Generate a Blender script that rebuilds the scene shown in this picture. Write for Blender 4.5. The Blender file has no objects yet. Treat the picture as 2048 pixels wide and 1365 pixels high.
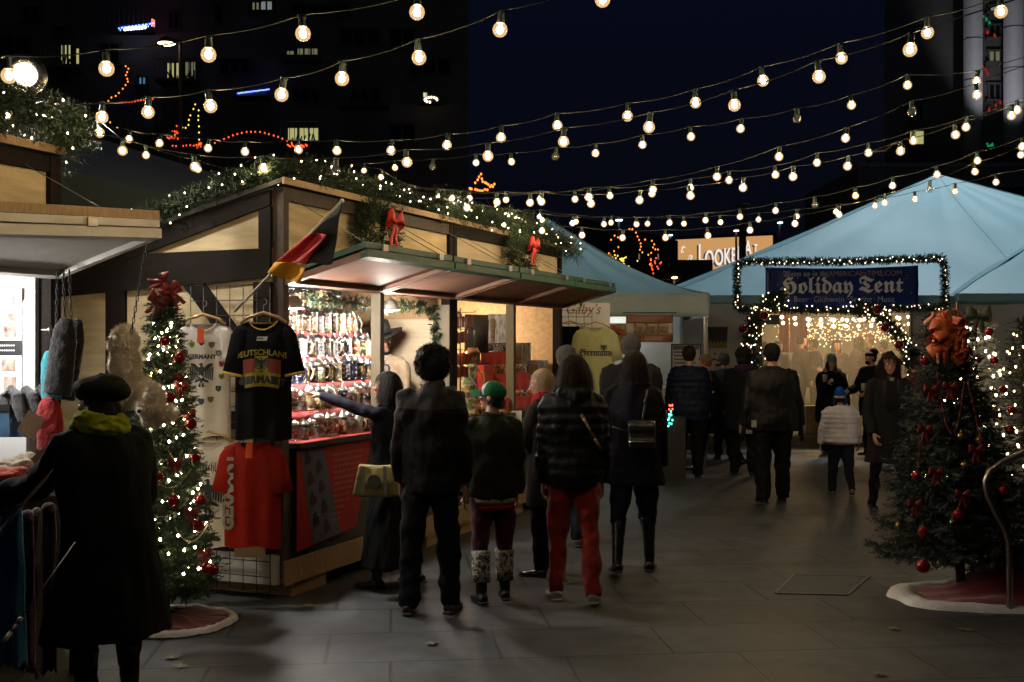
import bpy, math, random
import numpy as np
from mathutils import Vector, Matrix, noise, Euler
random.seed(7)
R = math.radians; PI = math.pi
scene = bpy.context.scene
COL = scene.collection
F_PX = 2300.0; HZ = 690.0; CAMZ = 1.7
def P(px, py, Y):
    """a point seen at photo pixel (px,py) standing Y metres ahead"""
    return Vector(((px-1024)/F_PX*Y, Y, CAMZ+(HZ-py)/F_PX*Y))
def V(*a): return Vector(a)
# ------------------------------------------------------------------ materials
MATS = {}
def M(name, col, rough=.6, metal=0, nz=0, ns=8, bump=0, bs=40, emis=None, es=0, col2=None, coat=0, trans=0, stretch=None, spec=.5, sheen=0):
    if name in MATS: return MATS[name]
    m = bpy.data.materials.new(name); m.use_nodes = True
    nt = m.node_tree; b = nt.nodes['Principled BSDF']
    c = (*col, 1)
    b.inputs['Base Color'].default_value = c
    b.inputs['Roughness'].default_value = rough; b.inputs['Metallic'].default_value = metal
    b.inputs['Specular IOR Level'].default_value = spec
    b.inputs['Coat Weight'].default_value = coat
    b.inputs['Transmission Weight'].default_value = trans
    if sheen: b.inputs['Sheen Weight'].default_value = sheen
    if nz or bump:
        tc = nt.nodes.new('ShaderNodeTexCoord'); mp = nt.nodes.new('ShaderNodeMapping')
        nt.links.new(tc.outputs['Object'], mp.inputs[0])
        if stretch: mp.inputs['Scale'].default_value = stretch
    if nz:
        n = nt.nodes.new('ShaderNodeTexNoise'); n.inputs['Scale'].default_value = ns; n.inputs['Detail'].default_value = 6
        nt.links.new(mp.outputs[0], n.inputs['Vector'])
        cr = nt.nodes.new('ShaderNodeValToRGB'); cr.color_ramp.elements[0].position = .3; cr.color_ramp.elements[1].position = .7
        c2 = col2 or tuple(x*(1-nz) for x in col)
        cr.color_ramp.elements[0].color = (*c2, 1); cr.color_ramp.elements[1].color = c
        nt.links.new(n.outputs['Fac'], cr.inputs[0]); nt.links.new(cr.outputs[0], b.inputs['Base Color'])
    if bump:
        n2 = nt.nodes.new('ShaderNodeTexNoise'); n2.inputs['Scale'].default_value = bs; n2.inputs['Detail'].default_value = 4
        nt.links.new(mp.outputs[0], n2.inputs['Vector'])
        bp = nt.nodes.new('ShaderNodeBump'); bp.inputs['Strength'].default_value = bump; bp.inputs['Distance'].default_value = .01
        nt.links.new(n2.outputs['Fac'], bp.inputs['Height']); nt.links.new(bp.outputs[0], b.inputs['Normal'])
    if emis:
        b.inputs['Emission Color'].default_value = (*emis, 1); b.inputs['Emission Strength'].default_value = es
    MATS[name] = m
    return m
def MCOLS(name, cols, scale=30, rough=.35, bump=.5, coat=.4, base=None, stretch=None):
    """glazed ceramic with painted patches: voronoi cells picking colours from a ramp"""
    if name in MATS: return MATS[name]
    m = M(name, cols[0], rough, coat=coat); nt = m.node_tree; b = nt.nodes['Principled BSDF']
    tc = nt.nodes.new('ShaderNodeTexCoord'); vo = nt.nodes.new('ShaderNodeTexVoronoi'); vo.inputs['Scale'].default_value = scale
    nzn = nt.nodes.new('ShaderNodeTexNoise'); nzn.inputs['Scale'].default_value = scale*.8
    mx = nt.nodes.new('ShaderNodeMix'); mx.data_type = 'RGBA'; mx.inputs[0].default_value = .06
    nt.links.new(tc.outputs['Object'], nzn.inputs['Vector'])
    nt.links.new(tc.outputs['Object'], mx.inputs[6]); nt.links.new(nzn.outputs['Color'], mx.inputs[7])
    nt.links.new(mx.outputs[2], vo.inputs['Vector'])
    sp = nt.nodes.new('ShaderNodeSeparateColor'); nt.links.new(vo.outputs['Color'], sp.inputs[0])
    cr = nt.nodes.new('ShaderNodeValToRGB'); cr.color_ramp.interpolation = 'CONSTANT'
    for i, c in enumerate(cols):
        p = i/len(cols)
        e = cr.color_ramp.elements[0] if i == 0 else (cr.color_ramp.elements[1] if i == 1 else cr.color_ramp.elements.new(p))
        e.position = p; e.color = (*c, 1)
    nt.links.new(sp.outputs[0], cr.inputs[0]); nt.links.new(cr.outputs[0], b.inputs['Base Color'])
    bp = nt.nodes.new('ShaderNodeBump'); bp.inputs['Strength'].default_value = bump; bp.inputs['Distance'].default_value = .004
    nt.links.new(vo.outputs['Distance'], bp.inputs['Height']); nt.links.new(bp.outputs[0], b.inputs['Normal'])
    return m
def MEM(name, col, s, fac=1.0):
    """light giving surface; fac<1 lets one look through (glass round a filament)"""
    if name in MATS: return MATS[name]
    m = bpy.data.materials.new(name); m.use_nodes = True; nt = m.node_tree; nt.nodes.clear()
    o = nt.nodes.new('ShaderNodeOutputMaterial'); e = nt.nodes.new('ShaderNodeEmission')
    e.inputs[0].default_value = (*col, 1); e.inputs[1].default_value = s
    if fac < 1:
        t = nt.nodes.new('ShaderNodeBsdfTransparent'); g = nt.nodes.new('ShaderNodeBsdfGlossy'); g.inputs['Roughness'].default_value = .05
        x = nt.nodes.new('ShaderNodeMixShader'); x.inputs[0].default_value = fac
        x2 = nt.nodes.new('ShaderNodeMixShader'); x2.inputs[0].default_value = .06
        nt.links.new(t.outputs[0], x.inputs[1]); nt.links.new(e.outputs[0], x.inputs[2])
        nt.links.new(x.outputs[0], x2.inputs[1]); nt.links.new(g.outputs[0], x2.inputs[2])
        nt.links.new(x2.outputs[0], o.inputs[0])
    else: nt.links.new(e.outputs[0], o.inputs[0])
    MATS[name] = m
    return m
def MGLASS(name, col=(.95,.97,1), fac=.12, rough=.05, tint=.3):
    """thin clear glass or plastic: mostly see-through with a sheen and a slight film"""
    if name in MATS: return MATS[name]
    m = bpy.data.materials.new(name); m.use_nodes = True; nt = m.node_tree; nt.nodes.clear()
    o = nt.nodes.new('ShaderNodeOutputMaterial'); t = nt.nodes.new('ShaderNodeBsdfTransparent'); t.inputs[0].default_value = (*col, 1)
    g = nt.nodes.new('ShaderNodeBsdfGlossy'); g.inputs['Roughness'].default_value = rough
    d = nt.nodes.new('ShaderNodeBsdfDiffuse'); d.inputs[0].default_value = (*col, 1)
    x = nt.nodes.new('ShaderNodeMixShader'); x.inputs[0].default_value = fac
    y = nt.nodes.new('ShaderNodeMixShader'); y.inputs[0].default_value = tint
    nt.links.new(g.outputs[0], y.inputs[1]); nt.links.new(d.outputs[0], y.inputs[2])
    nt.links.new(t.outputs[0], x.inputs[1]); nt.links.new(y.outputs[0], x.inputs[2]); nt.links.new(x.outputs[0], o.inputs[0])
    MATS[name] = m
    return m
# ------------------------------------------------------------------ objects
ORG = {}
def tag(o, label=None, cat=None, group=None, kind=None):
    if label: o['label'] = label
    if cat: o['category'] = cat
    if group: o['group'] = group
    if kind: o['kind'] = kind
    return o
def empty(name, loc, label=None, cat=None, group=None, rz=0):
    o = bpy.data.objects.new(name, None); COL.objects.link(o)
    o.location = loc; o.rotation_euler = (0,0,rz); o.empty_display_size = .1
    ORG[o.name] = Vector(loc)
    return tag(o, label, cat, group)
def link(name, me, mats, parent=None, loc=None, smooth=False):
    o = bpy.data.objects.new(name, me); COL.objects.link(o)
    for m in (mats if isinstance(mats, (list, tuple)) else [mats]): me.materials.append(m)
    if smooth and len(me.polygons): me.polygons.foreach_set('use_smooth', [True]*len(me.polygons))
    if parent: o.parent = parent
    if loc is not None: o.location = loc
    return o
def copy_tree(o, loc=None, rz=None, parent=None):
    c = o.copy(); COL.objects.link(c)
    if parent: c.parent = parent
    for k in ('label', 'category', 'group'):
        if k in c and parent is None and k != 'category': del c[k]
    for ch in [x for x in o.children]: copy_tree(ch, parent=c)
    if loc is not None: c.location = loc
    if rz is not None: c.rotation_euler = (0,0,rz)
    return c
class MB:
    def __init__(s): s.v = []; s.f = []; s.m = []; s.mi = 0
    def add(s, vs, fs):
        b = len(s.v); s.v.extend([tuple(p) for p in vs]); s.f.extend([tuple(i+b for i in f) for f in fs]); s.m.extend([s.mi]*len(fs)); return s
    def hexa(s, c):
        return s.add(c, [(0,3,2,1),(4,5,6,7),(0,1,5,4),(1,2,6,5),(2,3,7,6),(3,0,4,7)])
    def fbox(s, F, t0, t1, s0, s1, z0, z1):
        return s.hexa([F(t0,s0,z0),F(t1,s0,z0),F(t1,s1,z0),F(t0,s1,z0),F(t0,s0,z1),F(t1,s0,z1),F(t1,s1,z1),F(t0,s1,z1)])
    def box(s, c, d, rz=0, rot=None):
        m = rot or Matrix.Rotation(rz, 3, 'Z'); c = Vector(c)
        return s.hexa([c+m@Vector((x*d[0]/2, y*d[1]/2, z*d[2]/2)) for z in (-1,1) for x,y in ((-1,-1),(1,-1),(1,1),(-1,1))])
    def bar(s, a, b, w, h, up=(0,0,1)):
        a = Vector(a); b = Vector(b); d = (b-a).normalized(); u = Vector(up)
        x = d.cross(u)
        if x.length < 1e-4: x = d.cross(Vector((1,0,0)))
        x.normalize(); u = x.cross(d).normalized()
        x *= w/2; u *= h/2
        return s.hexa([a-x-u, b-x-u, b+x-u, a+x-u, a-x+u, b-x+u, b+x+u, a+x+u])
    def tube(s, pts, rad, n=8, side=None, cap=True):
        """rad: number, list, or list of (rx,ry); side: vector for rx axis"""
        pts = [Vector(p) for p in pts]; k = len(pts)
        if not isinstance(rad, (list, tuple)): rad = [rad]*k
        vs = []; prev = Vector(side) if side is not None else None
        for i, p in enumerate(pts):
            d = (pts[min(i+1,k-1)]-pts[max(i-1,0)])
            d = d.normalized() if d.length > 1e-9 else Vector((0,0,1))
            x = prev if prev is not None else d.orthogonal()
            x = (x-d*x.dot(d))
            if x.length < 1e-5: x = d.orthogonal()
            x.normalize()
            if side is None: prev = x
            y = d.cross(x)
            r = rad[i]; rx, ry = r if isinstance(r, (list, tuple)) else (r, r)
            for j in range(n):
                a = 2*PI*j/n; vs.append(p+x*(rx*math.cos(a))+y*(ry*math.sin(a)))
        fs = [(i*n+j, i*n+(j+1)%n, (i+1)*n+(j+1)%n, (i+1)*n+j) for i in range(k-1) for j in range(n)]
        if cap: fs += [tuple(range(n))[::-1], tuple(range((k-1)*n, k*n))]
        return s.add(vs, fs)
    def lathe(s, prof, n=16, o=(0,0,0), cap=True):
        """prof: list of (r,z)"""
        vs = []; k = len(prof)
        for r, z in prof:
            for j in range(n):
                a = 2*PI*j/n; vs.append((o[0]+r*math.cos(a), o[1]+r*math.sin(a), o[2]+z))
        fs = [(i*n+j, i*n+(j+1)%n, (i+1)*n+(j+1)%n, (i+1)*n+j) for i in range(k-1) for j in range(n)]
        if cap: fs += [tuple(range(n))[::-1], tuple(range((k-1)*n, k*n))]
        return s.add(vs, fs)
    def ell(s, c, r, m=None, nu=12, nv=8):
        c = Vector(c); m = m or Matrix.Identity(3)
        if not isinstance(r, (tuple, list)): r = (r, r, r)
        vs = [c+m@Vector((0,0,-r[2]))]
        for i in range(1, nv):
            t = PI*i/nv-PI/2
            for j in range(nu):
                a = 2*PI*j/nu; vs.append(c+m@Vector((r[0]*math.cos(t)*math.cos(a), r[1]*math.cos(t)*math.sin(a), r[2]*math.sin(t))))
        vs.append(c+m@Vector((0,0,r[2]))); L = len(vs)-1
        fs = [(0, 1+(j+1)%nu, 1+j) for j in range(nu)]
        fs += [(1+i*nu+j, 1+i*nu+(j+1)%nu, 1+(i+1)*nu+(j+1)%nu, 1+(i+1)*nu+j) for i in range(nv-2) for j in range(nu)]
        fs += [(L, 1+(nv-2)*nu+j, 1+(nv-2)*nu+(j+1)%nu) for j in range(nu)]
        return s.add(vs, fs)
    def grid(s, fn, nu, nv):
        vs = [fn(i/nu, j/nv) for j in range(nv+1) for i in range(nu+1)]
        return s.add(vs, [(j*(nu+1)+i, j*(nu+1)+i+1, (j+1)*(nu+1)+i+1, (j+1)*(nu+1)+i) for j in range(nv) for i in range(nu)])
    def sheet(s, fn, nu, nv, th, nrm):
        """fn(u,v)->point; a sheet with thickness th along nrm"""
        n = Vector(nrm)*th; b = len(s.v)
        A = [Vector(fn(i/nu, j/nv)) for j in range(nv+1) for i in range(nu+1)]
        N = len(A); W = nu+1
        fs = []
        for j in range(nv):
            for i in range(nu):
                a = j*W+i; fs += [(a, a+1, a+W+1, a+W), (N+a, N+a+W, N+a+W+1, N+a+1)]
        for i in range(nu): a = i; fs.append((a, N+a, N+a+1, a+1)); a = nv*W+i; fs.append((a, a+1, N+a+1, N+a))
        for j in range(nv): a = j*W; fs.append((a, a+W, N+a+W, N+a)); a = j*W+nu; fs.append((a, N+a, N+a+W, a+W))
        return s.add(A+[p+n for p in A], fs)
    def poly(s, pts, o, x, y, th=0.0, nrm=None):
        """flat polygon pts 2D in frame o,x,y; extruded th"""
        o = Vector(o); x = Vector(x); y = Vector(y); n = Vector(nrm) if nrm is not None else x.cross(y).normalized()
        A = [o+x*a+y*b for a, b in pts]; k = len(A)
        if th == 0: return s.add(A, [tuple(range(k))])
        return s.add(A+[p+n*th for p in A], [tuple(range(k))[::-1], tuple(range(k, 2*k))]+[(i,(i+1)%k,k+(i+1)%k,k+i) for i in range(k)])
    def mesh(s, name, off=None):
        me = bpy.data.meshes.new(name)
        vs = s.v if off is None else [(a-off[0], b-off[1], c-off[2]) for a, b, c in s.v]
        me.from_pydata(vs, [], s.f)
        if any(s.m): me.polygons.foreach_set('material_index', s.m)
        return me
    def build(s, name, mats, parent=None, smooth=False, org=None):
        """vertices are world coordinates; object origin goes to the parent's base (or org)"""
        off = ORG[parent.name] if parent else (Vector(org) if org is not None else Vector((0,0,0)))
        me = s.mesh(name, off); me.update()
        o = link(name, me, mats, parent, None if parent else off, smooth)
        ORG[o.name] = Vector(off)
        return o
def fuse(mb, voxel, it=3, wr=0, wf=12, wz=1.0, seed=0):
    """union of closed shells as one continuous skin, with slight folds"""
    me = mb.mesh('tmp'); o = bpy.data.objects.new('tmp', me); COL.objects.link(o)
    r = o.modifiers.new('r', 'REMESH'); r.mode = 'VOXEL'; r.voxel_size = voxel
    sm = o.modifiers.new('s', 'SMOOTH'); sm.iterations = it; sm.factor = .5
    dg = bpy.context.evaluated_depsgraph_get(); dg.update()
    nm = bpy.data.meshes.new_from_object(o.evaluated_get(dg))
    bpy.data.objects.remove(o); bpy.data.meshes.remove(me)
    if wr:
        nm.update(); k = len(nm.vertices)
        co = np.empty(k*3); nm.vertices.foreach_get('co', co); co = co.reshape(-1,3)
        no = np.array([v.normal[:] for v in nm.vertices]) if k else co
        sc = Vector((wf, wf, wf*wz)); off = Vector((seed*3.1, seed*1.7, seed))
        d = np.array([noise.noise(Vector((c[0]*wf, c[1]*wf, c[2]*wf*wz))+off)+.5*noise.noise(Vector((c[0]*wf*2.3, c[1]*wf*2.3, c[2]*wf*wz*2))+off) for c in co])
        co += no*(d*wr)[:,None]
        nm.vertices.foreach_set('co', co.ravel())
    nm.materials.clear()
    return nm
def text(s, size, o, x, y, mb=None, align='CENTER', bold=0, shear=0, fn=None, spacing=1, th=0, width=None):
    """letters as mesh in frame (o, x right, y up). fn optionally bends 2D points"""
    cu = bpy.data.curves.new('t', 'FONT'); cu.body = s; cu.size = size; cu.align_x = align; cu.offset = bold; cu.shear = shear
    cu.space_character = spacing; cu.resolution_u = 3; cu.extrude = th
    ob = bpy.data.objects.new('t', cu); COL.objects.link(ob)
    dg = bpy.context.evaluated_depsgraph_get(); dg.update()
    me = bpy.data.meshes.new_from_object(ob.evaluated_get(dg))
    bpy.data.objects.remove(ob); bpy.data.curves.remove(cu)
    mb = mb or MB(); o = Vector(o); x = Vector(x); y = Vector(y); n = x.cross(y)
    k = 1
    if width and len(me.vertices):
        xs = [v.co.x for v in me.vertices]; k = width/(max(xs)-min(xs))
    vs = []
    for v in me.vertices:
        a, b = v.co.x*k, v.co.y; c = v.co.z
        if fn:
            r = fn(a, b); a, b = r[0], r[1]
            if len(r) > 2: c += r[2]
        vs.append(o+x*a+y*b+n*c)
    mb.add(vs, [tuple(p.vertices) for p in me.polygons]); bpy.data.meshes.remove(me)
    return mb
def fraktur(s):
    r = ''
    for ch in s:
        if 'A' <= ch <= 'Z': r += chr(0x1D56C+ord(ch)-65)
        elif 'a' <= ch <= 'z': r += chr(0x1D586+ord(ch)-97)
        else: r += ch
    return r
NUM = ['first','second','third','fourth','fifth','sixth','seventh','eighth','ninth','tenth','eleventh','twelfth','thirteenth','fourteenth','fifteenth','sixteenth','seventeenth','eighteenth','nineteenth','twentieth','twenty-first','twenty-second','twenty-third','twenty-fourth']
# ------------------------------------------------------------------ camera, world, render
cam = bpy.data.cameras.new('camera'); co = bpy.data.objects.new('camera', cam); COL.objects.link(co)
co.location = (0,0,CAMZ); co.rotation_euler = (PI/2,0,0); cam.sensor_width = 36; cam.lens = F_PX/2048*36; cam.shift_y = 7.5/2048
cam.clip_end = 600; scene.camera = co
w = bpy.data.worlds.new('World'); scene.world = w; w.use_nodes = True
nt = w.node_tree; bg = nt.nodes['Background']
sky = nt.nodes.new('ShaderNodeTexSky'); sky.sky_type = 'NISHITA'; sky.sun_disc = False
sky.sun_elevation = R(-7); sky.sun_rotation = R(200); sky.altitude = 100
ma = nt.nodes.new('ShaderNodeMix'); ma.data_type = 'RGBA'; ma.blend_type = 'MIX'; ma.inputs[0].default_value = .9
ma.inputs[7].default_value = (.0030,.0050,.0130,1)
tcw = nt.nodes.new('ShaderNodeTexCoord'); sx_ = nt.nodes.new('ShaderNodeSeparateXYZ'); crw = nt.nodes.new('ShaderNodeValToRGB'); nt.links.new(tcw.outputs['Generated'], sx_.inputs[0]); nt.links.new(sx_.outputs[2], crw.inputs[0]); crw.color_ramp.elements[0].color = (.0026,.0028,.0056,1); crw.color_ramp.elements[0].position = .02; crw.color_ramp.elements[1].color = (.0024,.0042,.0125,1); crw.color_ramp.elements[1].position = .36; nt.links.new(crw.outputs[0], ma.inputs[7])
mu = nt.nodes.new('ShaderNodeVectorMath'); mu.operation = 'SCALE'; mu.inputs['Scale'].default_value = .08
nt.links.new(sky.outputs[0], mu.inputs[0]); nt.links.new(mu.outputs[0], ma.inputs[6]); nt.links.new(ma.outputs[2], bg.inputs[0]); bg.inputs[1].default_value = .8
vs_ = scene.view_settings; vs_.view_transform = 'Standard'; vs_.look = 'None'; vs_.exposure = 0; vs_.gamma = 1
scene.render.engine = 'CYCLES'; cy = scene.cycles
cy.use_denoising = True; cy.denoiser = 'OPENIMAGEDENOISE'; cy.max_bounces = 6; cy.transparent_max_bounces = 16; cy.diffuse_bounces = 3; cy.glossy_bounces = 3
cy.sample_clamp_indirect = 3; cy.use_light_tree = True; cy.caustics_reflective = False; cy.caustics_refractive = False
def lamp(kind, name, loc, energy, col=(1,1,1), size=.1, target=None, spot=None, blend=.5):
    l = bpy.data.lights.new(name, kind); l.energy = energy; l.color = col
    if kind == 'SUN': l.angle = size
    elif kind == 'AREA': l.size = size
    else: l.shadow_soft_size = size
    if spot: l.spot_size = R(spot); l.spot_blend = blend
    o = bpy.data.objects.new(name, l); COL.objects.link(o); o.location = loc
    if target is not None: o.rotation_euler = (Vector(target)-Vector(loc)).to_track_quat('-Z','Y').to_euler()
    return o
# ------------------------------------------------------------------ frames of the stalls
A1 = R(22.1); U = V(math.sin(A1), math.cos(A1), 0); S_ = V(-math.cos(A1), math.sin(A1), 0)   # along the front / into the stall
CM = V(-1.55, 7.67, 0); CA = V(-2.57, 6.5, 0)
def FM(t, s, z): return CM+U*t+S_*s+V(0,0,z)
def FA(t, s, z): return CA+U*t+S_*s+V(0,0,z)
# ------------------------------------------------------------------ common materials
cream = M('cream_paint', (.76,.60,.36), .75, nz=.42, ns=2.2, bump=.35, bs=60, stretch=(1,1,6))
timber = M('dark_stained_timber', (.014,.009,.007), .8, spec=.2, nz=.5, ns=12, bump=.5, bs=60, stretch=(1,1,8))
greytimber = M('weathered_timber', (.10,.072,.058), .75, nz=.5, ns=14, bump=.6, bs=70, stretch=(6,6,1))
rawwood = M('raw_pine', (.46,.30,.15), .65, nz=.35, ns=10, bump=.3, bs=60, stretch=(8,8,2))
greenp = M('green_paint', (.022,.088,.048), .5, nz=.35, ns=9, bump=.4, bs=50)
pinkply = M('reddish_plywood', (.27,.14,.09), .7, nz=.25, ns=5, bump=.2, bs=50)
chipply = M('sanded_board', (.62,.40,.20), .65, nz=.3, ns=25, bump=.2, bs=80)
whitep = M('white_paint', (.72,.68,.62), .6, nz=.15, ns=6, bump=.3, bs=50)
redcloth = M('red_cloth', (.55,.012,.012), .75, nz=.3, ns=5, bump=.3, bs=60, sheen=.3)
metal = M('brushed_metal', (.42,.38,.34), .35, metal=1, bump=.15, bs=80)
blackm = M('black_wire', (.012,.012,.013), .45)
galv = M('galvanised_wire', (.35,.33,.3), .4, metal=.8)
roofm = M('roof_felt', (.05,.048,.045), .9, nz=.3, ns=10)
pewter = M('pewter', (.62,.61,.58), .28, metal=1, bump=.2, bs=60)
clearg = MGLASS('clear_glass', (.96,.97,.97), .35, .04, .35)
# ------------------------------------------------------------------ ground
g = MB(); g.grid(lambda u, v: (-90+180*u, -6+206*v, 0), 2, 2)
gm = bpy.data.materials.new('concrete_slabs'); gm.use_nodes = True; nt = gm.node_tree; b = nt.nodes['Principled BSDF']
tc = nt.nodes.new('ShaderNodeTexCoord'); mp = nt.nodes.new('ShaderNodeMapping'); nt.links.new(tc.outputs['Object'], mp.inputs[0]); mp.inputs['Rotation'].default_value = (0,0,R(-6)); 
br = nt.nodes.new('ShaderNodeTexBrick'); nt.links.new(mp.outputs[0], br.inputs[0]); br.inputs['Scale'].default_value = 1
br.inputs['Brick Width'].default_value = .95; br.inputs['Row Height'].default_value = .62; br.inputs['Mortar Size'].default_value = .010; br.inputs['Mortar Smooth'].default_value = .3; br.offset = .37
br.inputs['Color1'].default_value = (.068,.077,.088,1); br.inputs['Color2'].default_value = (.054,.061,.070,1); br.inputs['Mortar'].default_value = (.016,.016,.016,1)
n1 = nt.nodes.new('ShaderNodeTexNoise'); n1.inputs['Scale'].default_value = 1.1; n1.inputs['Detail'].default_value = 8; nt.links.new(tc.outputs['Object'], n1.inputs['Vector'])
r1 = nt.nodes.new('ShaderNodeValToRGB'); r1.color_ramp.elements[0].position = .35; r1.color_ramp.elements[1].position = .65; r1.color_ramp.elements[0].color = (.42,.40,.38,1); r1.color_ramp.elements[1].color = (1,1,1,1)
nt.links.new(n1.outputs['Fac'], r1.inputs[0])
n5 = nt.nodes.new('ShaderNodeTexVoronoi'); n5.inputs['Scale'].default_value = 3.2; nt.links.new(tc.outputs['Object'], n5.inputs['Vector'])
r5 = nt.nodes.new('ShaderNodeValToRGB'); r5.color_ramp.elements[0].position = .05; r5.color_ramp.elements[0].color = (.45,.45,.45,1); r5.color_ramp.elements[1].position = .085; r5.color_ramp.elements[1].color = (1,1,1,1); nt.links.new(n5.outputs['Distance'], r5.inputs[0])
n6 = nt.nodes.new('ShaderNodeTexNoise'); n6.inputs['Scale'].default_value = 5; n6.inputs['Detail'].default_value = 9; n6.inputs['Roughness'].default_value = .7; nt.links.new(tc.outputs['Object'], n6.inputs['Vector'])
r6 = nt.nodes.new('ShaderNodeValToRGB'); r6.color_ramp.elements[0].position = .38; r6.color_ramp.elements[0].color = (.6,.6,.58,1); r6.color_ramp.elements[1].position = .62; r6.color_ramp.elements[1].color = (1.15,1.15,1.15,1); nt.links.new(n6.outputs['Fac'], r6.inputs[0])
m5 = nt.nodes.new('ShaderNodeMix'); m5.data_type = 'RGBA'; m5.blend_type = 'MULTIPLY'; m5.inputs[0].default_value = 1; nt.links.new(br.outputs['Color'], m5.inputs[6]); nt.links.new(r5.outputs[0], m5.inputs[7])
m6 = nt.nodes.new('ShaderNodeMix'); m6.data_type = 'RGBA'; m6.blend_type = 'MULTIPLY'; m6.inputs[0].default_value = 1; nt.links.new(m5.outputs[2], m6.inputs[6]); nt.links.new(r6.outputs[0], m6.inputs[7])
mx = nt.nodes.new('ShaderNodeMix'); mx.data_type = 'RGBA'; mx.blend_type = 'MULTIPLY'; mx.inputs[0].default_value = .8
nt.links.new(m6.outputs[2], mx.inputs[6]); nt.links.new(r1.outputs[0], mx.inputs[7])
n2 = nt.nodes.new('ShaderNodeTexNoise'); n2.inputs['Scale'].default_value = 90; nt.links.new(tc.outputs['Object'], n2.inputs['Vector'])
r2 = nt.nodes.new('ShaderNodeValToRGB'); r2.color_ramp.elements[0].color = (.75,.75,.75,1); r2.color_ramp.elements[1].color = (1.15,1.15,1.15,1); nt.links.new(n2.outputs['Fac'], r2.inputs[0])
m2 = nt.nodes.new('ShaderNodeMix'); m2.data_type = 'RGBA'; m2.blend_type = 'MULTIPLY'; m2.inputs[0].default_value = 1
nt.links.new(mx.outputs[2], m2.inputs[6]); nt.links.new(r2.outputs[0], m2.inputs[7]); nt.links.new(m2.outputs[2], b.inputs['Base Color'])
b.inputs['Roughness'].default_value = .5; rr_ = nt.nodes.new('ShaderNodeMapRange'); rr_.inputs[3].default_value = .35; rr_.inputs[4].default_value = .75; nt.links.new(n1.outputs['Fac'], rr_.inputs[0]); nt.links.new(rr_.outputs[0], b.inputs['Roughness'])
mh = nt.nodes.new('ShaderNodeMath'); mh.operation = 'MULTIPLY_ADD'; mh.inputs[1].default_value = .25; nt.links.new(n2.outputs['Fac'], mh.inputs[0])
inv = nt.nodes.new('ShaderNodeMath'); inv.operation = 'SUBTRACT'; inv.inputs[0].default_value = 1; nt.links.new(br.outputs['Fac'], inv.inputs[1]); nt.links.new(inv.outputs[0], mh.inputs[2])
bp = nt.nodes.new('ShaderNodeBump'); bp.inputs['Strength'].default_value = .5; bp.inputs['Distance'].default_value = .008; nt.links.new(mh.outputs[0], bp.inputs['Height']); nt.links.new(bp.outputs[0], b.inputs['Normal'])
tag(g.build('ground', gm), kind='structure')
# ------------------------------------------------------------------ market stalls
def roofz(s): return 2.765-.25*s
def hdr(t): return 2.17
def tri_wall(mb, F, t0, t1, s0, s1, z0, drop=.02):
    """wall with a top that follows the falling roof"""
    mb.hexa([F(t0,s0,z0),F(t1,s0,z0),F(t1,s1,z0),F(t0,s1,z0),F(t0,s0,roofz(s0)-drop),F(t1,s0,roofz(s0)-drop),F(t1,s1,roofz(s1)-drop),F(t0,s1,roofz(s1)-drop)])
def awning(stall, F, ta, tb, edge, under, zin=2.13, zout=2.30, d=.62, zo2=None):
    """folded double flap held up over the opening"""
    zo2 = zout if zo2 is None else zo2
    def G(t, q, z):  # q 0..1 from the hinge outwards, z above the underside
        k = (t-ta)/(tb-ta); zo = zout+(zo2-zout)*k
        return F(t, -.03-d*q, zin+(zo-zin)*q+z)
    L = tb-ta; e = .010
    a = MB(); a.hexa([G(ta+e,0,0),G(tb-e,0,0),G(tb-e,1,0),G(ta+e,1,0),G(ta+e,0,.012),G(tb-e,0,.012),G(tb-e,1,.012),G(ta+e,1,.012)])
    aw = a.build('awning', under, stall)
    # frame under the board
    b = MB(); k = .032
    for (t0, t1, q0, q1) in ((ta+e, tb-e, 0, .07), (ta+e, ta+e+.05, .07, .93), (tb-e-.05, tb-e, .07, .93)):
        b.hexa([G(t0,q0,-k),G(t1,q0,-k),G(t1,q1,-k),G(t0,q1,-k),G(t0,q0,-.001),G(t1,q0,-.001),G(t1,q1,-.001),G(t0,q1,-.001)])
    b.build('awning_frame', under, aw)
    c = MB()
    c.hexa([G(ta+e,.93,-k),G(tb-e,.93,-k),G(tb-e,1.02,-k),G(ta+e,1.02,-k),G(ta+e,.93,.018),G(tb-e,.93,.018),G(tb-e,1.02,.018),G(ta+e,1.02,.018)])
    c.build('edge_board', edge, aw)
    u = MB(); j = .030   # the second leaf folded back on top
    u.hexa([G(ta+e,.1,j),G(tb-e,.1,j),G(tb-e,1.0,j),G(ta+e,1.0,j),G(ta+e,.1,j+.038),G(tb-e,.1,j+.038),G(tb-e,1.0,j+.040),G(ta+e,1.0,j+.040)])
    u.build('folded_leaf', edge, aw)
    h = MB()
    for q in (.18, .82):
        t = ta+L*q; h.hexa([G(t-.035,1.02,.015),G(t+.035,1.02,.015),G(t+.035,1.035,.015),G(t-.035,1.035,.015),G(t-.035,1.02,.06),G(t+.035,1.02,.06),G(t+.035,1.035,.06),G(t-.035,1.035,.06)])
    h.build('hinge', metal, aw)
    for q in (.08, .92):
        t = ta+L*q; wi = MB(); wi.tube([G(t,.9,.09), F(t+.02*(1 if q<.5 else -1),-.03,2.68)], .0028, 5)
        wi.build('wire', galv, aw)
    return aw
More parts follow.
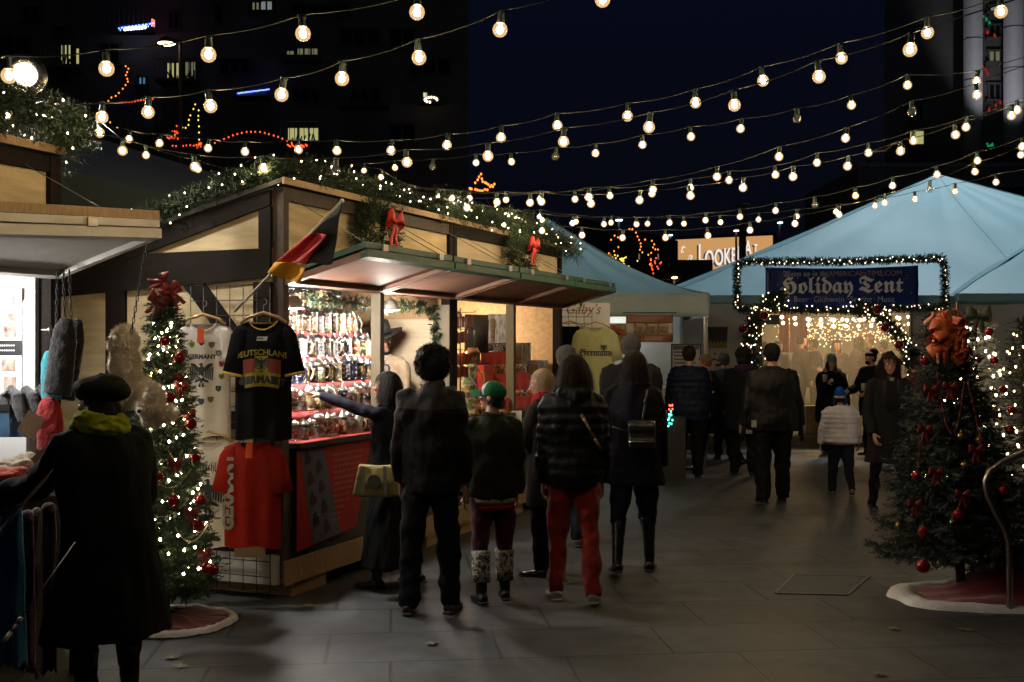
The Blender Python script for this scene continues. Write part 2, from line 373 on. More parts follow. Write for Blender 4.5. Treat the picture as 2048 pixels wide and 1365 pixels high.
def stall(name, F, t0, L, label, cat_wall, near_wall=True, inner=None, edge=greenp, depth=2.3, posts=(), header=cream, under=pinkply, base=True, headw=greytimber):
    st = empty('market_stall', F(t0, 0, 0), label, 'market stall', 'half-timbered market stalls')
    t1 = t0+L; D = depth
    # floor on skids
    f = MB(); f.fbox(F, t0+.03, t1-.03, .03, D, .09, .13); f.build('floor', rawwood, st)
    for q in (.12, .5, .88):
        k = MB(); k.fbox(F, t0+L*q-.22, t0+L*q+.22, -.03, D*.9, .002, .088); k.build('skid', rawwood, st)
    # walls
    for (a, b_, nm, mt) in ((t0, t0+.03, 'side_wall', cat_wall), (t1-.033, t1-.003, 'side_wall', inner or cat_wall)):
        m = MB(); tri_wall(m, F, a, b_, .06, D, .135); m.build(nm, mt, st)
    m = MB(); m.fbox(F, t0+.035, t1-.035, D-.03, D-.004, .135, roofz(D)-.03); m.build('back_wall', inner or cat_wall, st)
    m = MB(); m.hexa([F(t0-.05,-.05,roofz(-.05)),F(t1+.0,-.05,roofz(-.05)),F(t1+.0,D+.12,roofz(D+.12)),F(t0-.05,D+.12,roofz(D+.12)),F(t0-.05,-.05,roofz(-.05)+.03),F(t1+.0,-.05,roofz(-.05)+.03),F(t1+.0,D+.12,roofz(D+.12)+.035),F(t0-.05,D+.12,roofz(D+.12)+.03)])
    rf = m.build('roof', roofm, st)
    m = MB(); m.fbox(F, t0-.05, t1-.01, -.072, -.052, roofz(0)+.0, roofz(0)+.045); m.build('fascia', rawwood, rf)
    # header over the opening: panel with timber frame proud of it
    m = MB(); m.fbox(F, t0+.07, t1-.085, .0, .02, 2.13, 2.74); m.build('header_panel', header, st)
    m = MB(); m.fbox(F, t0+.07, t1-.085, -.025, .0, 2.665, 2.755); m.build('header_beam', headw, st)
    m = MB(); m.fbox(F, t0+.07, t1-.085, -.03, .03, 2.10, 2.13); m.build('header_beam', timber, st)
    for (a, b_) in ((t0, t0+.065), (t1-.08, t1-.004)):
        m = MB(); m.fbox(F, a, b_, -.03, .055, .135, 2.755); m.build('corner_post', headw if a == t0 else timber, st)
    for p in posts:
        m = MB(); m.fbox(F, p-.03, p+.03, -.03, .05, 1.04, 2.098); po = m.build('post', M('post_paint', (.06,.058,.055), .6, nz=.3, bump=.2), st)
        m = MB(); m.fbox(F, p-.036, p-.032, -.031, .051, 1.04, 2.098); m.build('lit_side_strip', M('khaki_stud_and_lit_side', (.17,.14,.085), .6, nz=.2), po); ORG[po.name] = ORG[st.name]  # thin strip whose paler colour stands in for light on the post's side
    # counter front
    m = MB(); m.fbox(F, t0+.102, t1-.106, .0, .03, .135, 1.0); m.build('front_panel', M('dark_panel', (.07,.065,.06), .7, nz=.3, ns=6, bump=.3), st)
    m = MB(); m.fbox(F, t0-.01, t1-.01, -.05, -.032, .095, .26); m.build('base_board', rawwood if base else whitep, st)
    m = MB(); m.fbox(F, t0+.101, t1-.106, -.10, .30, 1.0, 1.035); m.build('counter', M('counter_top', (.05,.045,.04), .4, nz=.2), st)
    return st
m1 = stall('a', FM, 0, 2.68, 'cream and dark timber stall selling beer steins above the red poster', cream, inner=chipply, posts=(1.37,), base=True)
m2 = stall('b', FM, 2.69, 2.84, 'far stall with tan board walls, mugs and boxed glasses beyond the green cap', cream, inner=chipply, posts=(4.12,), headw=timber, header=M('cream_paint_b', (.66,.53,.36), .75, nz=.25, ns=3, bump=.3, stretch=(1,1,6)))
for i, (st, a, b_) in enumerate(((m1,.0,1.34),(m1,1.35,2.68),(m2,2.70,4.13),(m2,4.15,5.52))):
    awning(st, FM, a, b_, greenp, pinkply)
# timber frame on the near side wall of the first stall (faces the camera)
def sbeam(pts, parent=m1, F=FM, t=(-.028,0), mt=timber, nm='timber_beam'):
    m = MB(); a, b_ = t
    m.add([F(a,s,z) for s, z in pts]+[F(b_,s,z) for s, z in pts], [(0,1,2,3),(7,6,5,4),(0,4,5,1),(1,5,6,2),(2,6,7,3),(3,7,4,0)]); m.build(nm, mt, parent)
sbeam([(.06,2.735),(.06,2.632),(2.3,2.005),(2.3,2.17)])
sbeam([(.06,2.345),(.06,2.15),(2.2,2.03),(1.09,2.34)], t=(-.031,0))
sbeam([(0.055,2.12),(.19,2.12),(.19,.3),(.055,.3)], t=(-.03,0)); sbeam([(.055,2.625),(.15,2.60),(.15,2.347),(.055,2.347)], t=(-.027,0))
sbeam([(1.27,2.148),(1.44,2.148),(1.44,.3),(1.27,.3)])
sbeam([(.62,2.148),(.80,2.148),(.192,1.45),(.192,1.66)])
sbeam([(.192,1.25),(1.268,1.25),(1.268,1.13),(.192,1.13)])
sbeam([(.192,.56),(1.268,.56),(1.268,.3),(.192,.3)]); sbeam([(1.442,.56),(2.28,.56),(2.28,.3),(1.442,.3)]); sbeam([(0,.295),(2.3,.295),(2.3,.10),(0,.10)], mt=whitep, nm='base_board', t=(-.035,0))
# bay one: wall behind the seller with door frame and leaning plank
m = MB(); m.fbox(FM, 2.60, 2.645, .12, .75, 1.93, 2.00); m.build('door_frame', rawwood, m1)
m = MB(); m.fbox(FM, 2.62, 2.645, .14, .72, .3, 1.925); m.build('door_panel', M('pale_board', (.58,.47,.33), .7, nz=.2, ns=4, bump=.3, stretch=(1,1,8)), m1)
m = MB(); m.bar(FM(2.57,.36,.2), FM(2.59,.62,1.93), .06, .03); m.build('brace', rawwood, m1)
# small stall at the left edge
a1 = stall('c', FA, -3.2, 3.2, 'left stall with a bright white inside and knitted goods, cut by the frame edge', cream, inner=M('bright_white_board', (.85,.85,.84), .5, nz=.06, ns=3), posts=(), headw=timber)
m = MB(); m.fbox(FA, -.045, -.034, .06, 2.2, .14, 1.95); m.build('lining_board', MATS['bright_white_board'], a1)
m = MB(); m.fbox(FA, -.11, -.046, .055, .12, .15, 2.12); m.build('corner_post', whitep, a1)
awning(a1, FA, -3.0, -.01, whitep, whitep, zin=2.10, zout=2.10, d=.70, zo2=2.305)
m = MB(); zb_ = lambda t: 2.305+.0686*t
m.hexa([FA(t,s,zb_(t)+z) for z in (.073,.120) for t,s in ((-3,-.73),(-.02,-.73),(-.02,-.60),(-3,-.60))]); m.build('awning_board', rawwood, a1)
m = MB(); m.fbox(FM, 2.588, 2.599, -.03, .13, .14, 2.05); m.build('stud', M('khaki_stud_and_lit_side', (.17,.14,.085), .6, nz=.2), m1)
for st, F, tt, ss in ((m1, FM, .9, .25), (m1, FM, 2.1, .25)): pass
# ------------------------------------------------------------------ greenery
needle = M('pine_needles', (.034,.062,.022), .6, nz=.5, ns=14, col2=(.012,.030,.012))
needle2 = M('dark_pine_needles', (.016,.030,.020), .6, nz=.5, ns=14)
needlew = M('flocked_needles', (.45,.46,.42), .7, nz=.6, ns=10, col2=(.06,.08,.05))
bark = M('bark', (.05,.035,.025), .9, nz=.5, ns=20, bump=.6)
def rdir():
    z = random.uniform(-1,1); a = random.uniform(0, 2*PI); r = math.sqrt(1-z*z); return V(r*math.cos(a), r*math.sin(a), z)
def twig(mb, p, d, L, n, nl=.04, nw=.005):
    d = d.normalized(); a = d.orthogonal().normalized(); b = d.cross(a)
    for i in range(n):
        q = (i+random.random())/n; c = p+d*(L*q); th = random.uniform(0, 2*PI)
        o = (a*math.cos(th)+b*math.sin(th)); t = (o+d*.8).normalized()*nl*(1-.45*q)*random.uniform(.75,1.2)
        s = d.cross(o)*nw*.5
        k = len(mb.v); mb.v.extend([tuple(c-s), tuple(c+s), tuple(c+t)]); mb.f.append((k,k+1,k+2)); mb.m.append(mb.mi)
def resample(pts, step):
    pts = [Vector(p) for p in pts]; out = [pts[0]]; 
    for a, b in zip(pts, pts[1:]):
        n = max(1, int((b-a).length/step)); out += [a.lerp(b, (i+1)/n) for i in range(n)]
    return out
def garland(name, pts, r, dens, label, cat='garland', group=None, mt=needle, parent=None, nl=.05, nw=.006, tl=None, nn=12, sag=0):
    mb = MB(); ps = resample(pts, .06)
    for i in range(len(ps)-1):
        a, b = ps[i], ps[i+1]; m = max(1, int((b-a).length*dens))
        rr = r*(.75+.5*noise.noise(a*2.2+V(3,3,3))+.25)
        for _ in range(m):
            p = a.lerp(b, random.random()); o = rdir()
            twig(mb, p+o*rr*random.uniform(0,.55), (o+rdir()*.5), (tl or rr*.75), nn, nl, nw)
    if parent: return mb.build(name, mt, parent)
    o = mb.build(name, mt, org=pts[0]); tag(o, label, cat, group); return o
fl_mat = MEM('fairy_bulb', (1,.80,.55), 14)
def fairy(pts_list, label, group, col=None, r=.0052, name='fairy_lights', wire=True, st=None, off=None, cat='fairy lights'):
    """one string of small lights: the wire and each small bulb its part"""
    mt = MEM('fairy_%s' % (label[:8].replace(' ','_')), col, st or 14) if col else fl_mat
    root = empty(name, pts_list[0], label, cat, group)
    if wire:
        m = MB(); m.tube(pts_list, .0022, 4); m.build('wire', M('green_wire', (.01,.03,.015), .5), root)
    proto = MB().ell((0,0,0), (r,r,r*1.3), nu=6, nv=4).mesh('bulb'); 
    first = True
    for p in pts_list[:100]:
        o = bpy.data.objects.new('bulb', proto); COL.objects.link(o)
        if first: proto.materials.append(mt); first = False
        o.parent = root; o.location = Vector(p)-Vector(pts_list[0])+(rdir()*.008)
    return root
def jitter_path(pts, r, n):
    ps = resample(pts, .02); out = []
    for i in range(n):
        p = ps[min(len(ps)-1, int((i+random.random()*.7)/n*len(ps)))]; d = rdir(); d.y = -abs(d.y)
        out.append(p+d*r*random.uniform(.6,1.0))
    return out
def bow(name, c, sz, label, mt, parent=None, tails=True, ang=0, cat='bow', group=None, N=V(0,-1,0)):
    """ribbon bow: two loops, knot and two tails, facing -y"""
    m = MB(); X = V(0,0,1).cross(N).normalized()*-1; Z = V(0,0,1); c = Vector(c)
    X, Z = X*math.cos(ang)+Z*math.sin(ang), Z*math.cos(ang)-X*math.sin(ang)
    def ribbon(ctrl, w, tw=0):
        ps = [c+X*a*sz+Z*b*sz+N*d*sz for a, b, d in ctrl]
        def fn(u, v):
            k = u*(len(ps)-1); i = min(int(k), len(ps)-2); p = ps[i].lerp(ps[i+1], k-i)
            return p+(Z*math.cos(tw*u)+N*math.sin(tw*u)+X*.15*math.sin(6*u))*w*sz*(v-.5)*(.55+.9*math.sin(PI*min(1,u*1.02)) if w > .3 else 1)
        m.sheet(fn, 14, 3, .002, N)
    for sx in (-1, 1):
        ribbon([(0,0,.05),(sx*.25,.16,.22),(sx*.5,.22,.2),(sx*.58,.05,.06),(sx*.48,-.08,-.04),(sx*.2,-.06,0),(0,0,0)], .38, .35*sx)
        if tails:
            ps = [c+X*(sx*a)*sz+Z*b*sz+N*d*sz for a, b, d in ((0,0,.04),(.12,-.3,.1),(.16,-.6,.02),(.26,-.95,.06))]
            def fn(u, v, ps=ps):
                k = u*3; i = min(int(k), 2); return ps[i].lerp(ps[i+1], k-i)+X*.22*sz*(v-.5)
            m.sheet(fn, 9, 2, .002, N)
    m.ell(c+N*.06*sz, (.1*sz,.08*sz,.1*sz))
    return m.build(name, mt, parent, True) if parent else tag(m.build(name, mt, None, True, org=c), label, cat, group)
def conifer(name, base, H, Rr, z0, label, nb=150, mt=needle, seed=1, taper=.9, trunk_r=.035, nn=16, nl=.045, twn=7, nw=.006, cat='Christmas tree', group=None, lean=(0,0), tk=1.0):
    random.seed(seed)
    root = empty(name, base, label, cat, group); base = Vector(base)
    top = base+V(lean[0],lean[1],H)
    m = MB(); m.tube([base, base.lerp(top,.5), top], [trunk_r, trunk_r*.7, .008], 8); m.build('trunk', bark, root, True)
    f = MB(); w = MB(); tips = []
    for i in range(nb):
        q = (i+.5)/nb; z = z0+(H-z0-.03)*(1-(1-q)**.5) if False else z0+(H-z0-.03)*(q**1.15)
        rr = Rr*(1-(z-z0)/(H-z0))**taper*random.uniform(.70,1.15)+.04*tk
        a = i*2.39996+random.uniform(-.3,.3); d = V(math.cos(a), math.sin(a), 0)
        p0 = base+(top-base)*(z/H); p1 = p0+d*rr*.55+V(0,0,-.05*rr); p2 = p0+d*rr+V(0,0,.06*rr)
        if i % 2 == 0: w.tube([p0,p1,p2], [.008,.006,.003], 4)
        tips.append(p2)
        k = max(3, int(twn*rr/Rr*1.6)+2)
        for j in range(k):
            u = .18+.82*(j+random.random()*.6)/k; c = p0.lerp(p1, u*2) if u < .5 else p1.lerp(p2, u*2-1)
            sd = 1 if j % 2 else -1; e = Matrix.Rotation(sd*R(random.uniform(25,65)), 3, 'Z')@d
            twig(f, c, e+V(0,0,random.uniform(-.35,.35)), (.10+.07*random.random())*tk, nn, nl*(.5+.5*tk), nw)
        twig(f, p1, (p2-p1), (p2-p1).length, nn+6, nl, nw)
    twig(f, top-V(0,0,.12), V(0,0,1), .14, 30, nl, nw)
    w.build('branch', bark, root); f.build('crown', mt, root)
    random.seed(seed+50)
    return root, base, top
def surf(base, H, Rr, z0, z, ang, k=1.0, taper=.9, lean=(0,0)):
    """a point on a conifer's outside at height z and angle ang (0 = right, -90 = to the camera)"""
    rr = (Rr*max(0,1-(z-z0)/(H-z0))**taper+.03)*k
    return Vector(base)+V(lean[0]*z/H+rr*math.cos(R(ang)), lean[1]*z/H+rr*math.sin(R(ang)), z)
redglass = M('red_glass_ball', (.28,.006,.005), .12, coat=1, metal=.4)
goldglass = M('gold_glass_ball', (.35,.25,.06), .25, metal=.8)
brass = M('brass_cap', (.6,.45,.2), .3, metal=1)
def bauble(p, r, label, mt=redglass, group='glass balls hung on the trees'):
    root = empty('bauble', p, label, 'bauble', group); p = Vector(p)
    m = MB(); m.ell(p, r, nu=16, nv=10); m.build('ball', mt, root, True)
    m = MB(); m.lathe([(r*.22,-.1*r),(r*.22,.25*r),(r*.1,.3*r)], 8, p+V(0,0,r*.93)); m.tube([p+V(0,0,r*1.2), p+V(0,0,r*1.9)], .0015, 4); m.build('cap', brass, root)
    return root
def beads(pts, r, label, mt, group=None, step=None):
    ps = resample(pts, step or r*2.2); m = MB()
    for p in ps: m.ell(p, r, nu=6, nv=4)
    return tag(m.build('bead_garland', mt, None, True, org=ps[0]), label, 'bead garland', group)
def drape(a, b, sag, n=10, out=V(0,-.02,0)):
    a = Vector(a); b = Vector(b); return [a.lerp(b, i/n)+V(0,0,-sag*4*(i/n)*(1-i/n))+out*(4*(i/n)*(1-i/n)) for i in range(n+1)]
# ---- garlands on the stall roofs
G1 = [FM(-.04,1.35,roofz(1.35)+.08), FM(-.05,.6,roofz(.6)+.10), FM(-.02,.1,roofz(.1)+.12), FM(.3,-.0,2.90), FM(1.2,-.0,2.88), FM(2.2,-.02,2.88), FM(3.2,-.04,2.88), FM(4.2,-.06,2.88), FM(5.0,-.08,2.86), FM(5.75,-.1,2.74)]
garland('roof_garland', G1[:4], .105, 560, 'pine garland running down the sloping roof edge of the stein stall', group='pine garlands on the stall roofs')
garland('roof_garland', [G1[3], G1[4], G1[5]], .11, 580, 'pine garland along the front roof edge above the green flap and wreath with bow', group='pine garlands on the stall roofs')
garland('roof_garland', G1[5:], .15, 560, 'thick pine garland on the roof edge of the far stall, hanging over its right end', group='pine garlands on the stall roofs')
for i, (a, b_, lab) in enumerate(((0,3,'white fairy lights in the garland on the sloping roof edge'),(3,5,'white fairy lights in the front roof garland above the wreath'),(5,9,'white fairy lights in the garland at the far end of the roof'))):
    fairy(jitter_path(G1[a:b_+1], .15, (24,34,48)[i]), lab, 'fairy lights in the roof garlands')
GA = [FA(-2.2,-.10,2.98), FA(-.9,-.12,2.97), FA(-.3,-.13,2.95), FA(.02,-.14,2.90), FA(.06,.15,2.80), FA(.05,.35,2.72)]
garland('roof_garland', GA, .17, 800, 'thick pine garland on the roof edge of the left stall under the round floodlight', group='pine garlands on the stall roofs')
fairy(jitter_path(GA[1:], .2, 26), 'white fairy lights in the garland of the left stall', 'fairy lights in the roof garlands')
random.seed(11)
# ---- wreaths on the front
def wreath(t, z, label, rr=.17):
    c = FM(t, -.12, z); root = empty('wreath', c, label, 'wreath', 'wreaths on the stall fronts'); mb = MB()
    for i in range(620):
        a = random.uniform(0, 2*PI); p = c+U*(rr*math.cos(a))+V(0,0,rr*math.sin(a)); o = rdir()
        twig(mb, p+o*.03, o+U*math.cos(a)*.6+V(0,0,math.sin(a)*.6), .11, 14, .045, .006)
    mb.build('greenery', needle, root)
    bow('bow', c+U*.08+S_*-.10+V(0,0,.10), .20, None, M('red_ribbon', (.60,.02,.012), .5, bump=.2), root, N=-S_)
wreath(1.11, 2.53, 'green wreath with a red bow on the cream panel of the near stall')
wreath(4.04, 2.58, 'shaded green wreath with a red bow on the far stall')
# inner garland of the stein stall
garland('door_garland', [FM(.6,.16,2.03), FM(1.4,.2,2.02), FM(2.3,.16,2.03), FM(2.58,.14,1.98)], .06, 160, 'thin pine garland under the ceiling of the stein stall')
garland('door_garland', [FM(2.56,.1,2.0), FM(2.57,.09,1.7), FM(2.56,.09,1.3)], .05, 200, 'thin pine garland hanging down the post between the two stalls')
# ------------------------------------------------------------------ left Christmas tree
TB = V(-2.12,7.02,0)
t1_ = conifer('christmas_tree', TB, 2.02, .29, .18, 'slim lit Christmas tree with a red bow on top in front of the shirt rack', nb=290, seed=3, twn=12, nn=20, nw=.008, tk=.62)
skirt_red = M('red_velvet', (.15,.004,.006), .8, nz=.35, ns=7, bump=.3, sheen=.5); skirt_wh = M('white_fleece', (.72,.70,.70), .9, nz=.15, ns=30, bump=.8, bs=90)
def skirt(c, r, label, hs=1.0, sx=1, seed=1, lift=.06):
    root = empty('tree_skirt', c, label, 'tree skirt', 'red tree skirts with white trim'); c = Vector(c)
    def fz(u, q): return .012+lift*(1-q)*hs+.02*hs*noise.noise(V(math.cos(u)*3, math.sin(u)*3, q*3+seed))+.012
    def fn(a, b):
        u = a*2*PI; q = .12+.76*b; rr = r*q*(1+.07*noise.noise(V(math.cos(u)*1.5,math.sin(u)*1.5,seed)))
        return c+V(rr*math.cos(u)*sx, rr*math.sin(u), max(.012, fz(u,q)))
    m = MB(); m.sheet(fn, 60, 10, .004, (0,0,1)); m.build('cloth', skirt_red, root, True)
    m = MB(); pts = []
    for i in range(61):
        u = 2*PI*i/60; rr = r*.93*(1+.07*noise.noise(V(math.cos(u)*1.5,math.sin(u)*1.5,seed)))
        pts.append(c+V(rr*math.cos(u)*sx, rr*math.sin(u), .026))
    m.tube(pts, [(r*.085*(1+.3*noise.noise(p*9)), .022+.008*noise.noise(p*14)) for p in pts], 10, cap=False, side=(1,0,0)) if False else None
    def fr(a, b):
        u = a*2*PI; rr = r*(1+.07*noise.noise(V(math.cos(u)*1.5,math.sin(u)*1.5,seed)))*(.86+.14*b+.02*noise.noise(V(u*6,seed,0)))
        return c+V(rr*math.cos(u)*sx, rr*math.sin(u), .008+.034*math.sin(PI*b)**.6+.008*noise.noise(V(u*9,b*4,seed)))
    m = MB(); m.grid(fr, 140, 8); m.build('trim', skirt_wh, root, True)
    return root
skirt(V(-2.06,7.0,0), .37, 'red skirt with white trim under the lit left tree', seed=2)
orn = [(1.72,-70,.045),(1.62,-15,.05),(1.50,-30,.045),(1.38,-60,.05),(1.22,-5,.05),(1.10,-150,.045),(1.02,-8,.05),(.78,-60,.05),(.76,-12,.05),(.62,-25,.055),(.5,-100,.05),(.36,-18,.05),(.33,-2,.05),(.92,-80,.04)]
for i, (z, a, r_) in enumerate(sorted(orn, reverse=True)):
    bauble(surf(TB,2.02,.29,.18,z,a,1.02)+V(0,-.02,0), r_*.72, '%s red glass ball from the top on the lit left tree' % NUM[i])
for k_, lab in ((0,'first string of warm fairy lights round the lit left tree, starting at its foot'),(1,'second string of fairy lights round the lit left tree, deeper in its branches')):
    fp = []
    for i in range(98):
        q = (i+.5*k_)/98; z = .28+1.56*q; a = 205+180*k_+q*360*7; fp.append(surf(TB,2.02,.29,.18,z,a,random.uniform(.85,1.02) if k_ == 0 else random.uniform(.5,.85)))
    fairy(fp, lab, 'lights wound round Christmas trees', r=.0065, col=(1,.80,.45), st=75)
bb = M('pearl_beads', (.5,.4,.22), .3, metal=.6)
for i, (z, a0, a1) in enumerate(((1.62,-120,-40),(1.3,-60,0),(1.1,-70,-10),(.95,-95,-30),(.78,-110,-40),(.62,-60,5))):
    beads(drape(surf(TB,2.02,.29,.18,z,a0,1.05), surf(TB,2.02,.29,.18,z,a1,1.05), .10), .005, '%s pale bead swag from the top of the lit left tree' % NUM[i], bb, 'pale bead swags on the lit left tree')
redrib = M('sheer_red_ribbon', (.26,.016,.011), .5, nz=.3, bump=.2)
for i, (dx, dz, s_, an) in enumerate(((-.04,-.03,.11,.5),(.04,.02,.11,-.6),(-.005,.08,.10,1.4))):
    bow('tree_bow', TB+V(dx+.02,-.06,2.0+dz), s_, ('red ribbon bow, left loop of the topper on the lit left tree','red ribbon bow, right loop of the topper on the lit left tree','uppermost red ribbon bow on the lit left tree')[i], redrib, ang=an, group='red bows on the lit left tree')
for i, (z, a) in enumerate(((1.45,-25),(1.28,-12),(1.0,-55),(.7,-35),(.45,-20))):
    bow('tree_bow', surf(TB,2.02,.29,.18,z,a,1.05)+V(0,-.02,0), .075, '%s small red bow down the right side of the lit left tree' % NUM[i], redrib, group='small red bows down the lit left tree')
# ------------------------------------------------------------------ right Christmas tree, mostly dark
TR = V(3.07,7.85,0)
conifer('christmas_tree', TR, 1.93, .49, .26, 'wide unlit Christmas tree with an orange mesh bow by the handrail', nb=260, mt=needle2, seed=9, twn=13, nn=20, taper=1.0, nl=.05, nw=.007, lean=(-.12,0))
mesh_or = M('orange_mesh_ribbon', (.85,.16,.02), .45, nz=.5, ns=25, col2=(.45,.07,.01), sheen=.5, bump=.2, bs=90)
rb = empty('tree_topper', TR+V(-.14,-.14,1.80), 'big orange mesh ribbon cluster on top of the wide unlit tree', 'tree topper')
for i in range(38):
    m = MB(); c = TR+V(-.14,-.14,1.80)+V(random.uniform(-.10,.10), random.uniform(-.06,.04), random.uniform(-.20,.10)); ax = rdir(); ax2 = ax.orthogonal().normalized(); ax3 = ax.cross(ax2); r_ = random.uniform(.026,.055)
    m.sheet(lambda u, v: c+ax2*(r_*math.cos(u*5.6)*(1+.12*math.sin(9*u)))+ax3*(r_*.8*math.sin(u*5.6))+ax*(.085*(v-.5)), 18, 3, .002, ax2*.3); m.build('loop', mesh_or, rb, True)
for i, (px, py, r_) in enumerate(((1885,655,.05),)): pass
orr = [(1850,722,.035),(1936,700,.03),(1958,720,.022),(1832,952,.035),(1917,1030,.045),(1847,1065,.045),(1846,1134,.055),(1870,683,.022),(1905,790,.03),(2008,980,.04),(2020,860,.035)]
for i, (px, py, r_) in enumerate(orr):
    k = 7.4 if py > 900 else 7.55
    bauble(P(px,py,k), r_*.85, '%s red ball from the top on the wide unlit right tree' % NUM[sorted(o[1] for o in orr).index(py)])
og = [(1960,880,.04),(1797,1052,.03),(1922,872,.03),(1990,1015,.035),(1905,1045,.03),(1930,930,.035)]
for i, (px, py, r_) in enumerate(og):
    bauble(P(px,py,7.5), r_*.8, '%s gold ball from the top on the wide unlit right tree' % NUM[sorted(o[1] for o in og).index(py)], goldglass)
rbow = [(1900,775),(1862,780),(1952,900),(1872,945),(1925,990),(1830,1010),(1850,860)]
for i, (px, py) in enumerate(rbow):
    bow('tree_bow', P(px,py,7.38), .085, '%s red bow from the top on the wide unlit right tree' % NUM[sorted(o[1] for o in rbow).index(py)], redrib, group='red bows on the right tree')
rbm = M('red_beads', (.28,.012,.008), .35)
for a, b_, sg, lab in (((1873,745),(1928,765),.36,'left red bead loop hanging on the wide unlit tree'),((1935,765),(1962,900),.0,'middle red bead strand hanging straight on the wide unlit tree'),((1838,880),(1832,960),.0,'short red bead strand low at the left of the wide unlit tree')):
    beads(drape(P(*a,7.4), P(*b_,7.4), sg), .0045, lab, rbm, 'red bead strands on the right tree')
# skirt lies crumpled, thrown up at the right
def skirt2():
    root = empty('tree_skirt', V(3.2,7.6,0), 'crumpled red skirt with wide white trim under the unlit tree by the handrail', 'tree skirt', 'red tree skirts with white trim')
    c = V(3.35,7.7,0)
    def hz(x, y): return max(0, .33*math.exp(-((x-.02)**2+(y-.12)**2)/.055)+.16*math.exp(-((x-.45)**2+(y+.1)**2)/.05))+.03+.055*max(-.4,noise.noise(V(x*6,y*6,2)))
    def rim(u): return .76*(1+.20*noise.noise(V(math.cos(u)*2,math.sin(u)*2,7)))
    def pt(u, q):
        r_ = rim(u)*q; x = r_*math.cos(u)*1.05; y = r_*math.sin(u)*.62; z = hz(x,y)*(1-q**3*.85)
        return c+V(x, y, z)
    m = MB(); m.sheet(lambda a, b: pt(a*2*PI, .05+.76*b), 64, 12, .004, (0,0,1)); m.build('cloth', M('red_velvet_b', (.26,.006,.006), .8, nz=.35, ns=6, bump=.3, sheen=.4), root, True)
    m = MB(); m.grid(lambda a, b: pt(a*2*PI, .78+.24*b)+V(0,0,.030*math.sin(PI*b)**.5+.012*noise.noise(V(a*40,b*5,0)) - (.028 if b>.99 else 0)), 120, 8); m.build('trim', skirt_wh, root, True)
    m = MB(); m.box(c+V(.22,-.3,.03), (.3,.12,.04), .3); m.build('base', M('stand_grey', (.2,.2,.19), .6), root)
skirt2()
# two further trees behind
TF = V((1952-1024)/2300*11.5, 11.5, 0)
conifer('christmas_tree', TF, 2.05, .50, .3, 'snow flocked lit Christmas tree standing behind the wide unlit tree', nb=130, mt=needlew, seed=21, twn=8, nn=12, nl=.05, nw=.009)
fp = []
for i in range(80):
    q = i/80; z = .4+1.5*q; a = 180+q*360*8; fp.append(surf(TF,2.05,.5,.3,z,a,1.0))
fairy(fp, 'warm fairy lights on the snow flocked tree', 'lights wound round Christmas trees', r=.012, col=(1,.78,.5), st=22)
for i, (px, py) in enumerate(((1978,664),(1915,700),(1905,722),(1988,722),(2006,780),(2022,820))):
    bauble(P(px,py,11.0), .04, '%s red ball from the top on the snow flocked tree' % NUM[i])
m = MB(); c = P(1958,636,11.3); twb = [];
bow('tree_bow', P(1956,632,11.35), .22, 'dark green bow at the very top of the snow flocked tree', M('dark_green_ribbon', (.05,.06,.035), .6), group=None)
TG = V((2046-1024)/2300*12.5, 12.5, 0)
conifer('christmas_tree', TG, 2.0, .52, .3, 'dark green lit Christmas tree cut by the right frame edge', nb=120, mt=needle2, seed=31, twn=8, nn=12, nl=.05, nw=.008)
fp = [surf(TG,2.0,.52,.3,.4+1.45*i/60,180+i/60*360*7,1.0) for i in range(60)]
fairy(fp, 'yellow fairy lights on the dark tree at the right frame edge', 'lights wound round Christmas trees', r=.011, col=(1,.70,.30), st=16)
# handrail
m = MB(); hp = [P(2110,878,7.3), P(2048,906,7.3), P(2003,926,7.3), P(1980,942,7.3), P(1971,962,7.3), P(1975,990,7.3), P(1993,1030,7.3), P(2010,1060,7.3), P(2017,1085,7.3), P(2019,1130,7.3), V(P(2020,1200,7.3).x,7.3,.004)]
m.tube(hp, .021, 12); tag(m.build('handrail', M('rail_steel', (.45,.36,.30), .28, metal=1), None, True, org=V(hp[-1].x,7.3,0)), 'curved tubular steel handrail at the right frame edge', 'handrail')
# leaves, hatch
leafm = M('dry_leaf', (.20,.17,.11), .7, nz=.3, ns=30)
lv = [(342,1318),(362,1336),(614,1215),(865,1290),(1790,1260),(1930,1262),(1972,1232),(1760,1352)]
for i, (px, py) in enumerate(lv):
    Y = CAMZ*F_PX/(py-HZ); c = V((px-1024)/F_PX*Y, Y, .006); a0 = random.uniform(0,6); m = MB(); pts = []
    for k in range(14):
        a = a0+2*PI*k/14; r_ = (.055 if k % 2 else .028)*random.uniform(.7,1.1); pts.append(c+V(r_*math.cos(a), r_*math.sin(a), .010*random.random()))
    m.add([c+V(0,0,.012)]+pts, [(0,1+k,1+(k+1)%14) for k in range(14)])
    o = m.build('fallen_leaf', leafm, org=c)
    xs = sorted(l[0] for l in lv); tag(o, 'dry brown fallen leaf on the paving, %s from the left' % NUM[xs.index(px)], 'leaf', 'fallen leaves on the paving')
def gp(px, py, z=.004): Y = (CAMZ-z)*F_PX/(py-HZ); return V((px-1024)/F_PX*Y, Y, z)
m = MB(); q = [gp(1552,1187), gp(1695,1190), gp(1738,1153), gp(1588,1150)]
for a, b_ in zip(q, q[1:]+q[:1]): m.bar(a, b_, .022, .008)
hb = empty('access_hatch', q[0], 'square metal-framed access hatch set in the paving', 'hatch'); m.build('frame', M('worn_steel', (.12,.12,.11), .5, metal=.3, nz=.4), hb)
m = MB(); m.add([p+V(0,0,.001) for p in q], [(0,1,2,3)]); m.build('cover', M('hatch_concrete', (.062,.066,.070), .7, nz=.3, ns=5, bump=.3), hb)
